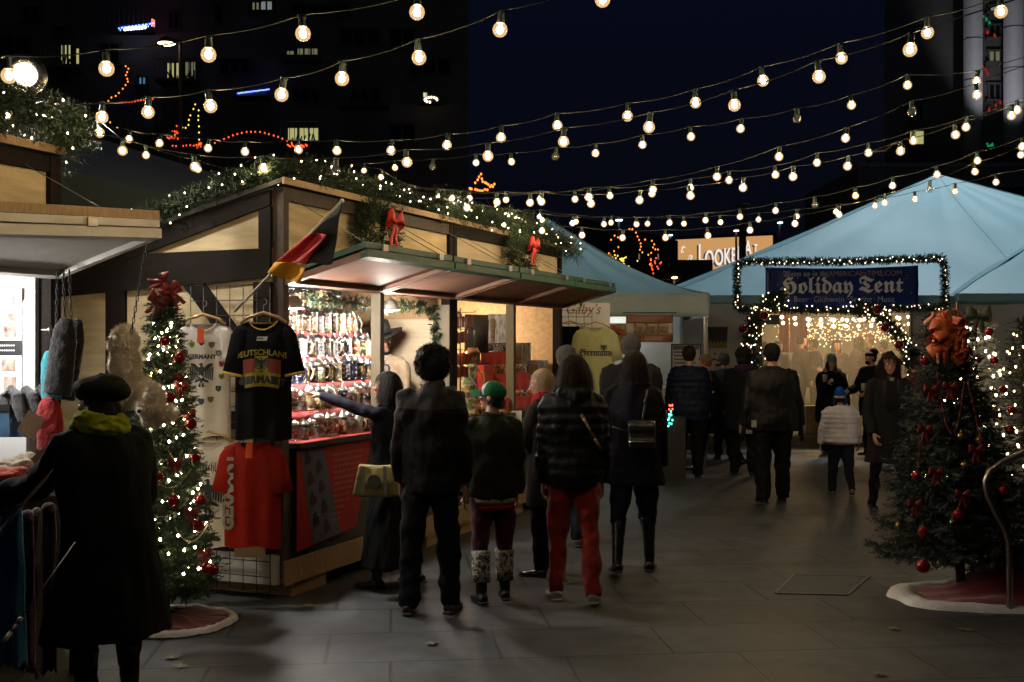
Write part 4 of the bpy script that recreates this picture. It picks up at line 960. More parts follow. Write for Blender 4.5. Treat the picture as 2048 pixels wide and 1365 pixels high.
# 6 red trousers
flor = MCOLS('floral_strap', [(.25,.18,.08),(.05,.04,.03),(.35,.08,.05),(.30,.25,.12)], 60, .8, .2, 0)
person(at(1147,7.65), 1.64, -3, 'woman with dark bobbed hair in a black puffer jacket and bright red trousers', lean=1, hyaw=-20, w=.97, fat=1.06, arms=(((0,8),(10,2)),((0,8),(10,2))), top=('puffer', puffb, .475, dict(th=.018, rings=1.5, hood=True, wr=.006)), bottom=('trousers', redj, .90), shoes=(sneak,.035,False,M('pale_sole',(.5,.42,.36),.7)), hair=('brown','bob'), legs=((4,4,4),(-8,6,4)), face=True,
 extras=[x_strap([(.02,-.100,.76),(.075,-.100,.665),(.10,-.085,.62)], flor, .011)])
# 7 woman with boots and small backpack
def bpack(b, c):
    S = c['H']; b.box(V(.03,-.118,.62)*S, (.115*S,.050*S,.10*S)); b.tube([V(-.03,-.128,.665)*S, V(.09,-.128,.665)*S], [(.030*S,.026*S)]*2, 12); b.tube([V(-.028,-.146,.60)*S, V(.088,-.146,.60)*S],.009*S,8)
def bpm(c):
    b = MB(); bpack(b, c); o = c['emit']('backpack', fuse(b, .008, 3, .003, 30, 1), M('black_bag_leather', (.022,.020,.019), .3, bump=.25, coat=.2))
    b = MB(); S = c['H']; b.bar(V(-.03,-.156,.60)*S, V(.09,-.156,.60)*S, .003*S, .004*S); c['emit']('zip', b.mesh('zip'), metal, parent=o)
person(at(1268,8.6), 1.66, 4, 'woman with long brown hair, navy coat, small black backpack and knee-high black boots', lean=1, hyaw=-15, w=.98, fat=1.08, arms=(((0,9),(10,2)),((0,9),(12,2))), top=('coat', cloth('dark_navy_knit_coat', (.010,.010,.018)), .40, dict(th=.016, collar=1.5, flare=.015)), bottom=('slim', darkjean, 1.2, .25), shoes=(bootm,.205,True), hair=('brown','long'), legs=((-9,14,5),(5,2,4)), face=True,
 extras=[bpm, x_strap([(.03,-.100,.66),(.045,-.095,.76),(.055,-.055,.825)], M('black_strap', (.02,.02,.02), .4), .012), x_strap([(-.03,-.100,.64),(-.10,-.085,.66)], MATS['black_strap'], .010)])
# 8 big man
person(at(1262,10.9), 1.80, 5, 'broad man with cropped grey hair in a black overcoat, beyond the brown-haired woman', hyaw=-5, w=1.2, fat=1.2, top=('coat', blk2, .33, dict(th=.02)), bottom=('trousers', jblk), shoes=(bootm,.05), hair=('grey','short'), vox=.011, extras=[])
person(at(1133,9.7), 1.70, 0, 'grey-haired person almost hidden behind the dark bobbed hair', w=1.0, top=('jacket', cloth('charcoal_jacket', (.013,.013,.015)), .45, {}), bottom=('trousers', darkjean), shoes=(brownb,.05), hair=('grey','short'), vox=.012)
# 9 - 12
person(at(1378,14.7), 1.69, 8, 'man with short dark hair in a blue-black quilted jacket standing before the menu board', w=1.14, fat=1.2, hyaw=0, arms=(((10,12),(40,4)),((8,12),(35,4))), top=('puffer', bluep, .44, dict(th=.02, rings=1.4)), bottom=('trousers', jblk,1.1), shoes=(bootm,.05), hair=('brown','short'), vox=.012)
person(at(1425,15.6), 1.60, -50, 'woman with ginger blonde hair in a dark green jacket bending forward mid-stride', lean=9, hyaw=-20, hpitch=16, w=1.05, fat=1.1, arms=(((10,12),(35,4)),((8,12),(35,4))), top=('jacket', grnj, .44, dict(th=.02)), bottom=('slim', darkjean,1.2), shoes=(bootm,.05), legs=((14,4,5),(-24,10,8)), hair=('ginger','short'), vox=.012)
person(at(1449,17.0), 1.58, 0, 'grey-haired person in a striped dark top beside the nutcracker board', w=1.0, top=('jacket', cloth('dark_blue_grey_knit', (.03,.035,.045)), .45, {}), bottom=('trousers', jblk), shoes=(bootm,.05), hair=('grey','short'), vox=.013)
person(at(1487,14.9), 1.66, 12, 'person with bushy black hair and a violet collar left of the leather jacket', w=1.12, fat=1.15, arms=(((10,12),(45,4)),((4,10),(15,4))), top=('coat', blk, .36, dict(th=.02, hood=cloth('violet_hood', (.03,.012,.05)))), bottom=('trousers', jblk), shoes=(bootm,.05), hair=('black','big'), vox=.012)
person(at(1545,12.35), 1.72, -2, 'man in a black leather jacket and black gloves walking toward the tent entrance', w=1.2, fat=1.22, hyaw=0, skinm=M('black_glove_skin', (.02,.013,.010), .5) if False else None, arms=(((-4,14),(4,8)),((-3,15),(6,8))), top=('jacket', leather, .455, dict(th=.018, wr=.004, collar=1.05)), bottom=('trousers', jblk, 1.15), shoes=(bootm,.05,True), legs=((-6,8,3),(4,2,2)), hair=('black','short'), vox=.010,
 extras=[x_mesh('glove', lambda b, c: [b.tube([(c['J']['w%d'%i]-c['hd'][i]*.02)*c['H'], (c['J']['w%d'%i]+c['hd'][i]*.03)*c['H'], (c['J']['w%d'%i]+c['hd'][i]*.075)*c['H'], (c['J']['w%d'%i]+c['hd'][i]*.102)*c['H']], [(.020*c['H'],.020*c['H']),(.030*c['H'],.014*c['H']),(.028*c['H'],.014*c['H']),(.016*c['H'],.010*c['H'])], 10, side=V(0,1,0)) for i in (0,1)], leather)])
# 13 woman with cup
fur = cloth('pale_fur_trim', (.30,.29,.25), .95, bump=.9, bs=70)
def furc(b, c):
    S = c['H']; nk = c['nk']
    for i in range(26):
        a = PI*(.02-1.04*i/25)*-1+PI*.0; a = -PI*.08+PI*1.16*i/25; b.ell((nk+V(-.075*math.cos(a), .03-.075*math.sin(a), .012+.012*math.sin(a)))*S, .020*S, nu=7, nv=5)
person(at(1662,18.0), 1.52, 178, 'woman facing us in a teal beanie and fur-trimmed black parka holding a paper cup', hyaw=0, hpitch=5, w=1.15, fat=1.2, arms=(((12,10),(35,-5)),((20,8),(128,-18))), hands=('relax','grip'), top=('coat', blk, .33, dict(th=.02)), bottom=('slim', jblk,1.2), shoes=(bootm,.16), hair=('black','long'), vox=.010, face=True,
 extras=[x_beanie(cloth('teal_knit_beanie', (.12,.19,.20)), hgt=1.25), x_mesh('fur_collar', furc, fur)])
# 14 child
person(at(1681,13.0), 1.19, 3, 'small child in a white puffer jacket and blue knitted hat seen from behind', w=1.15, fat=1.25, hyaw=10, arms=(((0,16),(12,8)),((2,18),(18,8))), top=('puffer', whitej, .50, dict(th=.022, rings=1.6)), bottom=('slim', darkjean,1.25), shoes=(M('grey_child_boot', (.10,.095,.10), .6, nz=.3),.09), legs=((3,2,3),(-10,18,3)), hair=('brown','short'), vox=.009,
 extras=[x_beanie(cloth('blue_knit_hat', (.012,.06,.32)), flaps=True, hgt=1.25), x_band(cloth('pale_hat_band', (.30,.30,.33)), .008, .012), x_mesh('jacket_hem', lambda b, c: b.tube([(V(0,-.004,.515)+c['up'])*c['H'], (V(0,-.004,.485)+c['up'])*c['H']], [(.130*1.15*c['H'],.108*c['H'])]*2, 24, side=V(1,0,0)), cloth('peach_hem', (.30,.20,.15)))])
# 15 bearded man
person(at(1745,17.7), 1.62, -120, 'bearded man in a black slouch beanie and black coat holding a cup, facing left', hyaw=10, w=1.1, fat=1.15, arms=(((15,8),(75,-5)),((20,8),(78,-10))), hands=('relax','grip'), top=('coat', blk, .38, dict(th=.02)), bottom=('slim', jblk,1.2), shoes=(bootm,.06), hair=('brown','short'), vox=.011, face=True,
 extras=[x_beanie(cloth('black_knit_beanie', (.008,.008,.009)), slouch=1, hgt=1.2), x_mesh('beard', lambda b, c: b.ell(c['HP'](0,.034,-.045)*c['H'], (.026*c['H'],.022*c['H'],.022*c['H']), c['hm']), hair_m['brown'])])
# 16 woman in dark coat
def lapel(b, c):
    S = c['H']; y = .098
    b.poly([(-.030,.83),(-.055,.82),(-.070,.74),(-.012,.64),(0,.66),(-.024,.75)], V(0,y*S,0), V(S,0,0), V(0,-.02*S,S), .004, V(0,1,0)); b.poly([(.030,.83),(.055,.82),(.070,.74),(.018,.62),(.004,.66),(.024,.75)], V(0,y*S,0), V(S,0,0), V(0,-.02*S,S), .004, V(0,1,0))
person(at(1776,11.7), 1.63, 178, 'woman in glasses and a knee-length dark coat walking toward us beside the unlit tree', hyaw=12, hpitch=2, w=1.06, fat=1.06, arms=(((2,13),(24,-6)),((0,13),(24,-8))), hands=('relax','relax'), top=('coat', cloth('charcoal_tweed_coat', (.014,.014,.016), nz=.5, ns=60), .31, dict(th=.014, flare=.022)), bottom=('slim', cloth('black_tights', (.010,.009,.010), .5)), shoes=(bootm,.02,True), hair=('brown','curlylong'), legs=((8,4,3),(-7,8,3)), vox=.008, face=True,
 extras=[x_glasses(), x_mesh('lapel', lapel, cloth('dark_lapel_cloth', (.018,.018,.021))), x_mesh('blouse', lambda b, c: b.poly([(-.018,.842),(.018,.842),(0,.765)], V(0,.066*c['H'],0), V(c['H'],0,0), V(0,0,c['H']), .01, V(0,1,0)), cloth('pale_blouse', (.16,.14,.13)))])
person(at(1834,14.4), 1.56, -20, 'person in a maroon hooded jacket hidden behind the woman in the tweed coat', w=1.0, top=('jacket', cloth('maroon_hoodie', (.12,.012,.035)), .45, dict(hood=True, th=.02)), bottom=('trousers', jblk), shoes=(bootm,.05), hair=('brown','short'), vox=.013, detail=False)
# 17 the seller
pv = FM(2.30,.46,.13)
person(pv, 1.74, 205, 'seller in a black cowboy hat and tan jacket behind the stein shelves', hyaw=-25, hpitch=14, w=1.12, fat=1.12, arms=(((12,12),(70,-4)),((12,12),(70,-4))), top=('jacket', cloth('tan_canvas_jacket', (.30,.23,.16)), .45, dict(th=.016, collar=1)), bottom=('trousers', jblk), shoes=(bootm,.05), hair=('grey','short'), face=True,
 extras=[x_cowboy(M('black_felt_hat', (.010,.010,.011), .6), M('hat_ribbon', (.004,.004,.005), .2)), x_mesh('beard', lambda b, c: b.ell(c['HP'](0,.040,-.046)*c['H'], (.020*c['H'],.014*c['H'],.020*c['H']), c['hm']), hair_m['grey']), x_mesh('dark_collar', lambda b, c: b.tube([(c['nk']+V(0,0,-.025))*c['H'], (c['nk']+V(0,.005,.022))*c['H']], [.052*c['H'],.040*c['H']], 14), blk)])
# 18 guests inside the tent
cr = [(1555,21.4,1.62,160,'brown','short',(.03,.02,.015)),(1600,22.2,1.74,95,'black','short',(.05,.03,.02)),(1630,23.2,1.66,-90,'brown','short',(.02,.02,.025)),(1672,22.4,1.64,170,'brown','long',(.06,.035,.02)),(1715,21.8,1.70,90,'brown','long',(.035,.02,.015)),(1742,22.6,1.76,-95,'ginger','short',(.05,.03,.025)),(1770,23.6,1.62,-60,'black','short',(.04,.03,.03)),(1527,23.0,1.60,40,'black','short',(.03,.02,.02))]
gd = ['in a dark brown coat, leftmost but one behind the clear door','tall and black-haired in a brown coat facing right behind the clear door','in a blue-black jacket facing left, between the tall guest and the long-haired one','with long brown hair in a rust coat facing us behind the clear door','with long brown hair in a dark coat facing right, beside the ginger-haired guest','tallest, ginger-haired, facing left behind the clear door','black-haired, smallest at the right end behind the clear door','black-haired, at the left end behind the clear door']
for i, (px, Y, h, hd_, hc_, hs, c_) in enumerate(cr):
    p = person(at(px,Y)+V(0,0,.16), h, hd_, 'guest '+gd[i], w=1.1, fat=1.15, arms=(((15,10),(80,-6)),((6,10),(20,4))), top=('coat' if i%2 else 'jacket', cloth('guest_cloth_%d' % i, c_), .42, dict(th=.018)), bottom=('trousers', jblk), shoes=(bootm,.05), hair=(hc_,hs), vox=.014, detail=False, group='guests inside the tent')
# ---- things they carry
bagm = cloth('khaki_canvas', (.34,.30,.13), nz=.3, ns=14)
bc = at(752,7.86)+V(0,0,.78)
root = empty('shoulder_bag', bc, 'khaki canvas messenger bag at the hip of the pointing woman', 'bag'); m = MB()
def bagf(u, v): return bc+V((u-.5)*(.31-.05*v)+(.02*v), -.06-.03*math.sin(PI*u)*math.sin(PI*v)+.012*noise.noise(V(u*5,v*5,1)), (v-.5)*.21+.012*math.sin(PI*u)*-1)
m.sheet(bagf, 14, 10, .09, (0,1,0)); m.build('pouch', bagm, root, True)
m = MB(); m.lathe([(.045,0),(.045,.003)], 20); mm = MB(); mm.add([bc+V(v[0]+.0,-.105-v[2],v[1]+.0) for v in m.v], m.f); mm.build('round_emblem', M('dark_print', (.06,.055,.04), .8), root)
m = MB(); m.bar(bc+V(-.08,-.098,-.09), bc+V(-.075,-.098,.10), .022, .006, up=(0,1,0)); m.bar(bc+V(.075,-.098,-.09), bc+V(.07,-.098,.10), .022, .006, up=(0,1,0)); m.build('strap', M('grey_webbing', (.16,.16,.16), .7), root)
for (px, py, Y, lab) in ((1650,757,17.86,'pale paper cup held up by the woman in the teal beanie'),(1727,775,17.5,'white paper cup held by the bearded man')):
    m = MB(); c = P(px,py,Y); m.lathe([(.032,-.055),(.040,.05),(.042,.052),(.042,.060),(.034,.060)], 16, c); tag(m.build('paper_cup', M('paper_cup', (.55,.50,.36), .6), None, True, org=c), lab, 'cup', 'paper cups')
m = MB(); m.box(P(1508,848,12.2), (.055,.004,.075)); tag(m.build('name_tag', M('white_card', (.30,.33,.36), .4), None, org=P(1508,848,12.2)), 'small white card hanging at the left hip of the leather jacket', 'card')
c = P(1492,857,14.5); m = MB(); m.box(c, (.16,.08,.13)); m.tube([c+V(-.05,0,.06), c+V(-.04,0,.14), c+V(.04,0,.14), c+V(.05,0,.06)], .004, 6); tag(m.build('carrier_bag', M('paper_bag', (.22,.19,.15), .5), None, org=c), 'small pale carrier bag beside the bushy-haired person', 'bag')
# ------------------------------------------------------------------ beer steins on the red tiers
random.seed(42)
TZ = [1.04+.188*k for k in range(6)]; TS = [.03+.132*k for k in range(6)]
disp = empty('display_steps', FM(.12,.0,1.036), 'red cloth covered display steps carrying the beer steins', 'display steps')
for k in range(1, 6):
    m = MB(); m.sheet(lambda u, v, k=k: FM(.12+1.95*u, TS[k]-.052+.006*math.sin(u*60+k)*(1-v), TZ[k-1]+.002+(TZ[k]-TZ[k-1]-.004)*v), 60, 4, .004, S_); m.build('step_front', redcloth, disp, True)
    m = MB(); m.fbox(FM, .12, 2.07, TS[k]-.046, TS[k]+.075, TZ[k]-.012, TZ[k]); m.build('step_top', redcloth, disp)
m = MB(); m.fbox(FM, .115, 2.62, -.095, .095, 1.037, 1.040); tag(m.build('table_cloth', redcloth, None, org=FM(.115,-.09,1.037)), 'red cloth lying on the counter under the lowest steins', 'cloth')
pal = {
 'cobalt and white': [(.012,.018,.07),(.62,.60,.52),(.02,.03,.12),(.45,.40,.30),(.01,.01,.03)],
 'cream relief': [(.62,.50,.32),(.70,.60,.42),(.30,.18,.08),(.55,.40,.22),(.75,.68,.5)],
 'red painted': [(.45,.03,.02),(.62,.48,.30),(.28,.02,.015),(.60,.30,.10),(.12,.04,.02)],
 'black and gold': [(.015,.012,.012),(.35,.24,.08),(.02,.018,.02),(.55,.42,.18),(.03,.02,.02)],
 'multicoloured scenic': [(.60,.50,.30),(.10,.22,.10),(.45,.06,.04),(.70,.62,.48),(.08,.12,.25),(.35,.20,.08)],
 'brown stoneware': [(.22,.10,.04),(.35,.22,.10),(.12,.05,.02),(.50,.38,.22)],
 'grey stoneware': [(.42,.40,.36),(.50,.48,.42),(.08,.09,.18),(.38,.36,.32)]}
pm = {k: MCOLS('stein_'+k.replace(' ','_'), v, 55, bump=.6) for k, v in pal.items()}
bandm = {'cobalt and white': M('b1', (.015,.02,.06), .3, coat=.4), 'cream relief': M('b2', (.45,.30,.14), .3, coat=.4), 'red painted': M('b3', (.5,.35,.18), .3, coat=.4), 'black and gold': M('b4', (.02,.018,.018), .25, coat=.5), 'multicoloured scenic': M('b5', (.08,.05,.03), .3, coat=.4), 'brown stoneware': M('b6', (.10,.045,.02), .3, coat=.4), 'grey stoneware': M('b7', (.4,.38,.34), .3, coat=.4)}
for v in bandm.values(): pass
def make_stein(kind, r, h, lid, glass=False):
    root = empty('beer_stein', (0,0,-50), 'x', 'beer stein', 'beer steins on the red tiers')
    B = ORG[root.name]; c = V(0,0,-50)
    m = MB(); z0 = .002
    if glass: m.lathe([(r*1.05,z0),(r*1.05,.008),(r*.92,.02),(r*.9,h*.9),(r*.95,h)], 16, c)
    else: m.lathe([(r*.95,h*.14),(r*1.0,h*.2),(r*.97,h*.5),(r*.92,h*.8),(r*.92,h*.86)], 18, c)
    m.build('body', clearg if glass else pm[kind], root, True)
    m = MB(); bm_ = MATS['clear_glass'] if glass else bandm[kind]
    if not glass:
        m.lathe([(r*1.1,z0),(r*1.12,.006),(r*1.04,h*.06),(r*1.0,h*.08),(r*1.03,h*.1),(r*.96,h*.145)], 18, c); m.build('foot_ring', bm_, root, True); m = MB(); m.lathe([(r*.93,h*.855),(r*.99,h*.87),(r*.93,h*.9),(r*.97,h*.94),(r*.93,h)], 18, c); m.build('rim', bm_, root, True)
    else:
        m.lathe([(r*.6,h*.25),(r*.75,h*.3),(r*.75,h*.62),(r*.6,h*.68)], 12, c+V(0,-r*.3,0)); m.build('badge', pm['red painted' if kind[0] == 'r' else 'black and gold'], root, True)
    m = MB(); m.tube([c+V(r*.85,.0,h*.88), c+V(r*1.45,0,h*.86), c+V(r*1.75,0,h*.68), c+V(r*1.6,0,h*.4), c+V(r*1.2,0,h*.22), c+V(r*.9,0,h*.2)], [.008,.009,.009,.008,.007,.006], 8); m.build('handle', bm_, root, True)
    m = MB()
    if lid == 'steeple': pr = [(r*1.0,0),(r*1.04,.004),(r*.98,.010),(r*.70,.018),(r*.55,.028),(r*.30,.042),(r*.16,.052),(r*.20,.057),(r*.08,.064),(.001,.074)]
    elif lid == 'dome': pr = [(r*1.0,0),(r*1.04,.004),(r*.97,.010),(r*.85,.022),(r*.5,.034),(r*.15,.038),(r*.18,.045),(.001,.052)]
    else: pr = [(r*1.0,0),(r*1.03,.004),(r*.9,.010),(r*.3,.014),(.001,.015)]
    m.lathe(pr, 18, c+V(0,0,h), cap=False)
    if lid == 'flat': m.ell(c+V(0,0,h+.018), (.018,.018,.012)); m.ell(c+V(r*.5,0,h+.024), (.02,.01,.016))
    m.tube([c+V(r*.9,0,h+.004), c+V(r*1.4,0,h+.012), c+V(r*1.45,0,h-.012), c+V(r*1.3,0,h*.87)], .004, 6); m.ell(c+V(r*.95,0,h+.02), (.008,.007,.012)); m.build('lid', pewter, root, True)
    return root
protos = {}
def stein(kind, size, lid, glass, loc, lab, rz):
    key = (kind, size, lid, glass)
    if key not in protos:
        r, h = {'tall':(.042,.155),'mid':(.040,.125),'small':(.038,.10),'wide':(.050,.135)}[size]; protos[key] = make_stein(kind, r, h, lid, glass); o = protos[key]; o.location = loc; o.rotation_euler = (0,0,rz)
    else: o = copy_tree(protos[key], loc, rz); o['category'] = 'beer stein'; o['group'] = 'beer steins on the red tiers'
    o['label'] = lab; return o
tiern = ['lowest','second lowest','third','fourth','second highest','highest']
kinds = list(pal)
for k in range(6):
    t = .20 + (.0 if k else .04); n = 0; tend = 2.0 if k != 1 else 1.95
    tstart = max(.18, .20+ (TS[k])*1.25)      # the near end of each tier is behind the corner post
    t = tstart; row = []
    while t < tend:
        size = random.choice(['tall','tall','mid'] if k >= 4 else (['tall','mid','wide','mid'] if k >= 2 else ['small','mid','mid','wide']))
        g = (k in (0,1) and random.random() < .38)
        kd = random.choice(kinds) if k != 2 else random.choice(['cobalt and white','black and gold','multicoloured scenic','cream relief'])
        if g: kd = random.choice(['red painted','black and gold'])
        lid = random.choice(['steeple','steeple','dome']) if not g else random.choice(['dome','flat'])
        r = {'tall':.042,'mid':.040,'small':.038,'wide':.050}[size]
        row.append((t, size, g, kd, lid)); t += 2*r*1.16+random.uniform(.004,.014)
    for j, (t, size, g, kd, lid) in enumerate(row):
        d = ('clear glass stein' if g else kd+' stein')+(', pointed lid' if lid == 'steeple' else (', domed lid' if lid == 'dome' else ', flat lid'))
        stein(kd, size, lid, g, FM(t, TS[k]+random.uniform(-.008,.008), TZ[k]+.0015), '%s, %s from the right on the %s tier' % (d, NUM[len(row)-1-j], tiern[k]), random.uniform(-.3,2.2))
for i in range(3):
    stein('cobalt and white' if i == 1 else 'multicoloured scenic', 'mid', 'steeple', False, FM(2.30+.10*i, .07, 1.24), 'beer stein at the right end beside the post, %s of three' % NUM[i], 1.2)
m = MB(); m.fbox(FM, 2.22, 2.60, .02, .14, 1.0372, 1.238); tag(m.build('display_box', redcloth, None, org=FM(2.22,.02,1.04)), 'red cloth covered box carrying three steins beside the post', 'display box')
# grey back of the till display behind the women
m = MB(); c = FM(2.45,-.02,1.04); m.box(c+V(0,0,.18), (.34,.03,.24), -A1+1.2); m.box(c+V(0,.03,.03), (.12,.10,.06)); tag(m.build('till_screen', M('dark_grey_plastic', (.03,.03,.032), .45), None, org=c), 'dark grey back of a screen on the counter behind the pointing woman', 'screen')
# ------------------------------------------------------------------ second bay: mugs, boxes, monitor, rack
d2 = empty('display_steps', FM(4.15,.0,1.036), 'red cloth covered steps with mugs in the far bay', 'display steps')
st2 = [(.08,1.17,4.0,5.35),(.24,1.40,4.1,5.35),(.42,1.63,4.15,5.3)]
for i, (s, z, a, b_) in enumerate(st2):
    m = MB(); zb = 1.038 if i == 0 else st2[i-1][1]
    m.sheet(lambda u, v: FM(a+(b_-a)*u, s-.072+.012*math.sin(u*34+i)*(1-v), zb+.002+(z-zb-.014)*v), 50, 4, .004, S_); m.build('step_front', redcloth, d2, True)
    m = MB(); m.fbox(FM, a, b_, s-.068, s+.085, z-.012, z); m.build('step_top', redcloth, d2)
m = MB(); m.sheet(lambda u, v: FM(4.0+.12*u*(1-v)+.1, .02+.40*u, 1.05+.57*v*(.35+.65*u)), 12, 10, .004, -U); m.build('side_drape', redcloth, d2, True)
mugm = [MCOLS('mug_print_%d' % i, c, 70, bump=0) for i, c in enumerate(([(.03,.03,.05),(.5,.5,.55),(.02,.02,.04)],[(.55,.55,.6),(.05,.05,.12),(.6,.6,.62)],[(.60,.35,.05),(.05,.04,.02),(.50,.05,.03)],[(.50,.50,.52),(.35,.05,.12),(.1,.1,.2)]))]
def mug(loc, mi, lab, rz, small=1):
    root = empty('mug', (0,0,-60), lab, 'mug', 'printed mugs in the far bay'); c = V(0,0,-60); m = MB()
    m.lathe([(.036*small,.001),(.040*small,.006),(.041*small,.09*small),(.038*small,.092*small),(.036*small,.02)], 16, c); m.build('cup', mugm[mi], root, True)
    m = MB(); m.tube([c+V(.039*small,0,.078*small), c+V(.066*small,0,.07*small), c+V(.066*small,0,.03*small), c+V(.039*small,0,.02*small)], .006*small, 6); m.build('handle', mugm[mi], root, True)
    root.location = loc; root.rotation_euler = (0,0,rz); return root
c_ = 0
for r_, (i, ts, nm) in enumerate(((2,[4.25,4.40,4.52,4.63,4.76,4.88,5.0,5.12],'top step'),(1,[4.2,4.31,4.43,4.56,4.68,4.80,4.92,5.04,5.16],'middle step'))):
    for j, t in enumerate(ts):
        mi = random.choice((0,1,0,1) if i == 2 else (2,3,1,2)); mug(FM(t, st2[i][0], st2[i][1]+.001), mi, '%s mug, %s from the left on the %s of the far bay' % (('dark blue printed','white patterned','orange and black','pale printed')[mi], NUM[j], nm), random.uniform(0,6))
for j in range(9):
    m = MB(); p = FM(4.35+.085*j, .09, 1.171); m.lathe([(.016,0),(.018,.002),(.022,.058),(.020,.058),(.015,.008)], 10, p); tag(m.build('shot_glass', mugm[(j*3)%4], None, True, org=p), 'small printed shot glass, %s from the left on the lowest far step' % NUM[j], 'shot glass', 'shot glasses in the far bay')
boxm = M('printed_box', (.42,.40,.42), .35, nz=.75, ns=18, stretch=(3,3,.6)); boxd = M('dark_printed_box', (.10,.09,.10), .35, nz=.7, ns=20, stretch=(3,3,.6), col2=(.45,.42,.40))
for (t, s, z, w_, h_, mt, lab) in ((4.98,.52,1.632,.20,.40,boxm,'tall printed glass box standing at the back of the top step'),(5.18,.30,1.402,.16,.32,boxd,'dark printed box standing right of the mugs on the middle step'),(5.12,.10,1.172,.20,.36,boxm,'silver patterned box standing right of the shot glasses'),(5.10,.44,1.632,.10,.12,boxm,'small silver box beside the tall glass box')):
    root = empty('boxed_glass', FM(t,s,z), lab, 'box', 'boxed glasses'); m = MB(); m.box(FM(t,s,z)+V(0,0,h_/2+.001), (w_,.10,h_), -A1*.4); m.build('carton', mt, root)
    m = MB()
    for q in (-.25,.25):
        c = FM(t,s,z)+V(q*w_,-.053,h_*.5); m.tube([c+V(0,0,-h_*.4), c+V(0,0,-h_*.1), c+V(0,0,h_*.3), c+V(0,0,h_*.38)], [(w_*.14,.002),(w_*.10,.002),(w_*.18,.002),(w_*.12,.002)], 12, side=V(1,0,0))
    m.build('printed_picture', M('amber_print', (.30,.20,.10), .4, nz=.6, ns=30), root)
# monitor seen from behind
mc = FM(3.97,.30,1.50); root = empty('monitor', mc, 'black monitor seen from behind in the far bay', 'monitor')
def monrot(x, y, z): return mc+Matrix.Rotation(R(52),3,'Z')@V(x,y,z)
m = MB(); m.hexa([monrot(*q) for q in ((-.16,0,.12),(.16,0,.12),(.16,.05,.12),(-.16,.05,.12),(-.15,0,.50),(.15,0,.50),(.15,.05,.50),(-.15,.05,.50))]); m.tube([monrot(0,-.03,.17), monrot(0,-.035,.45)], [(.11,.03),(.12,.03)], 16, side=monrot(1,0,0)-monrot(0,0,0)); m.build('back_shell', M('black_plastic', (.03,.03,.03), .35, spec=.6), root, True)
m = MB(); m.box(monrot(0,.02,.05), (.06,.03,.16), R(52)); m.box(monrot(0,.02,.012), (.22,.16,.015), R(52)); m.build('stand', MATS['black_plastic'], root)
m = MB(); m.box(monrot(.03,-.068,.28), (.05,.006,.05), R(52)); m.box(monrot(-.06,-.06,.27), (.03,.006,.03), R(52)); m.build('port', M('port_dark', (.005,.005,.005), .5), root)
m = MB(); m.fbox(FM, 3.83, 4.08, .18, .44, 1.036, 1.498); tag(m.build('display_box', redcloth, None, org=FM(3.83,.18,1.04)), 'red cloth covered box under the black monitor', 'display box')
# rack of red packets
rc = FM(3.10,.10,1.036); root = empty('packet_rack', rc, 'black wire rack on the counter holding red packets beside the post', 'rack')
m = MB(); m.tube([rc, rc+V(0,0,1.0)], .006, 6); m.lathe([(.09,0),(.09,.01)], 16, rc)
for z in (.96,.80,.62,.50):
    for a in (0,1): m.tube([rc+V(-.10,-.02+.04*a,z), rc+V(.13,-.02+.04*a,z+.004), rc+V(.145,-.02+.04*a,z+.02)], .003, 5)
m.build('wire_frame', blackm, root)
pkm = [M('red_packet', (.42,.02,.012), .3, coat=.5), M('dark_red_packet', (.16,.012,.012), .3, coat=.5, nz=.5, ns=30)]; q_ = 0
for ri, z in enumerate((.865,.725,.53,.41)):
    for j in range(9 if ri == 0 else 7):
        p = rc+V(-.085+.024*j, -.015+.01*(j%2), z+(.01 if j%3 else 0)); m = MB(); m.box(p, (.006,.075,.105 if ri < 2 else .10), R(25)); q_ += 1
        tag(m.build('packet', pkm[(j+ri)%2], None, org=p), '%s red packet from the left on the %s row of the wire rack' % (NUM[j], ('top','second','third','lowest')[ri]), 'packet', 'red packets on the wire rack')
# big ornamental stein with an eagle-like top
oc = FM(3.30,.10,1.036); root = empty('ornamental_stein', oc, 'very large relief stein with an animal head lid between curly-haired man and green cap', 'beer stein'); m = MB()
m.lathe([(.10,0),(.105,.02),(.085,.05),(.075,.10),(.085,.18),(.080,.30),(.072,.42),(.078,.46),(.07,.48)], 24, oc); m.build('body', MCOLS('silver_relief', [(.45,.42,.35),(.12,.25,.12),(.40,.28,.10),(.55,.52,.48),(.20,.12,.06)], 30, .25, 1.0, .5), root, True)
m = MB(); m.tube([oc+V(-.06,0,.46), oc+V(-.03,0,.54), oc+V(.02,-.01,.60), oc+V(.07,-.02,.61), oc+V(.10,-.03,.57)], [.05,.055,.045,.03,.012], 12); m.tube([oc+V(.03,0,.40), oc+V(.05,0,.50), oc+V(.04,0,.58)], [.03,.035,.03], 10); m.build('lid', M('brown_glazed', (.22,.10,.05), .25, coat=.6, nz=.4), root, True)
m = MB(); m.tube([oc+V(.07,-.02,.44), oc+V(.13,-.02,.40), oc+V(.14,-.02,.25), oc+V(.08,-.02,.12)], [.012,.014,.014,.012], 8); m.build('handle', M('gold_glazed', (.50,.34,.08), .25, coat=.5), root, True)
for (dt, z, rr, col, lab) in ((.05,1.16,.09,(.50,.35,.10),'gold glazed bowl by the large relief stein'),):
    p = FM(3.42,-.02,1.036); m = MB(); m.lathe([(.06,0),(.10,.05),(.12,.09),(.11,.09),(.05,.02)], 20, p); tag(m.build('bowl', MCOLS('gold_bowl', [(.5,.35,.08),(.55,.12,.05),(.08,.2,.1),(.6,.5,.3)], 40), None, True, org=p), lab, 'bowl')
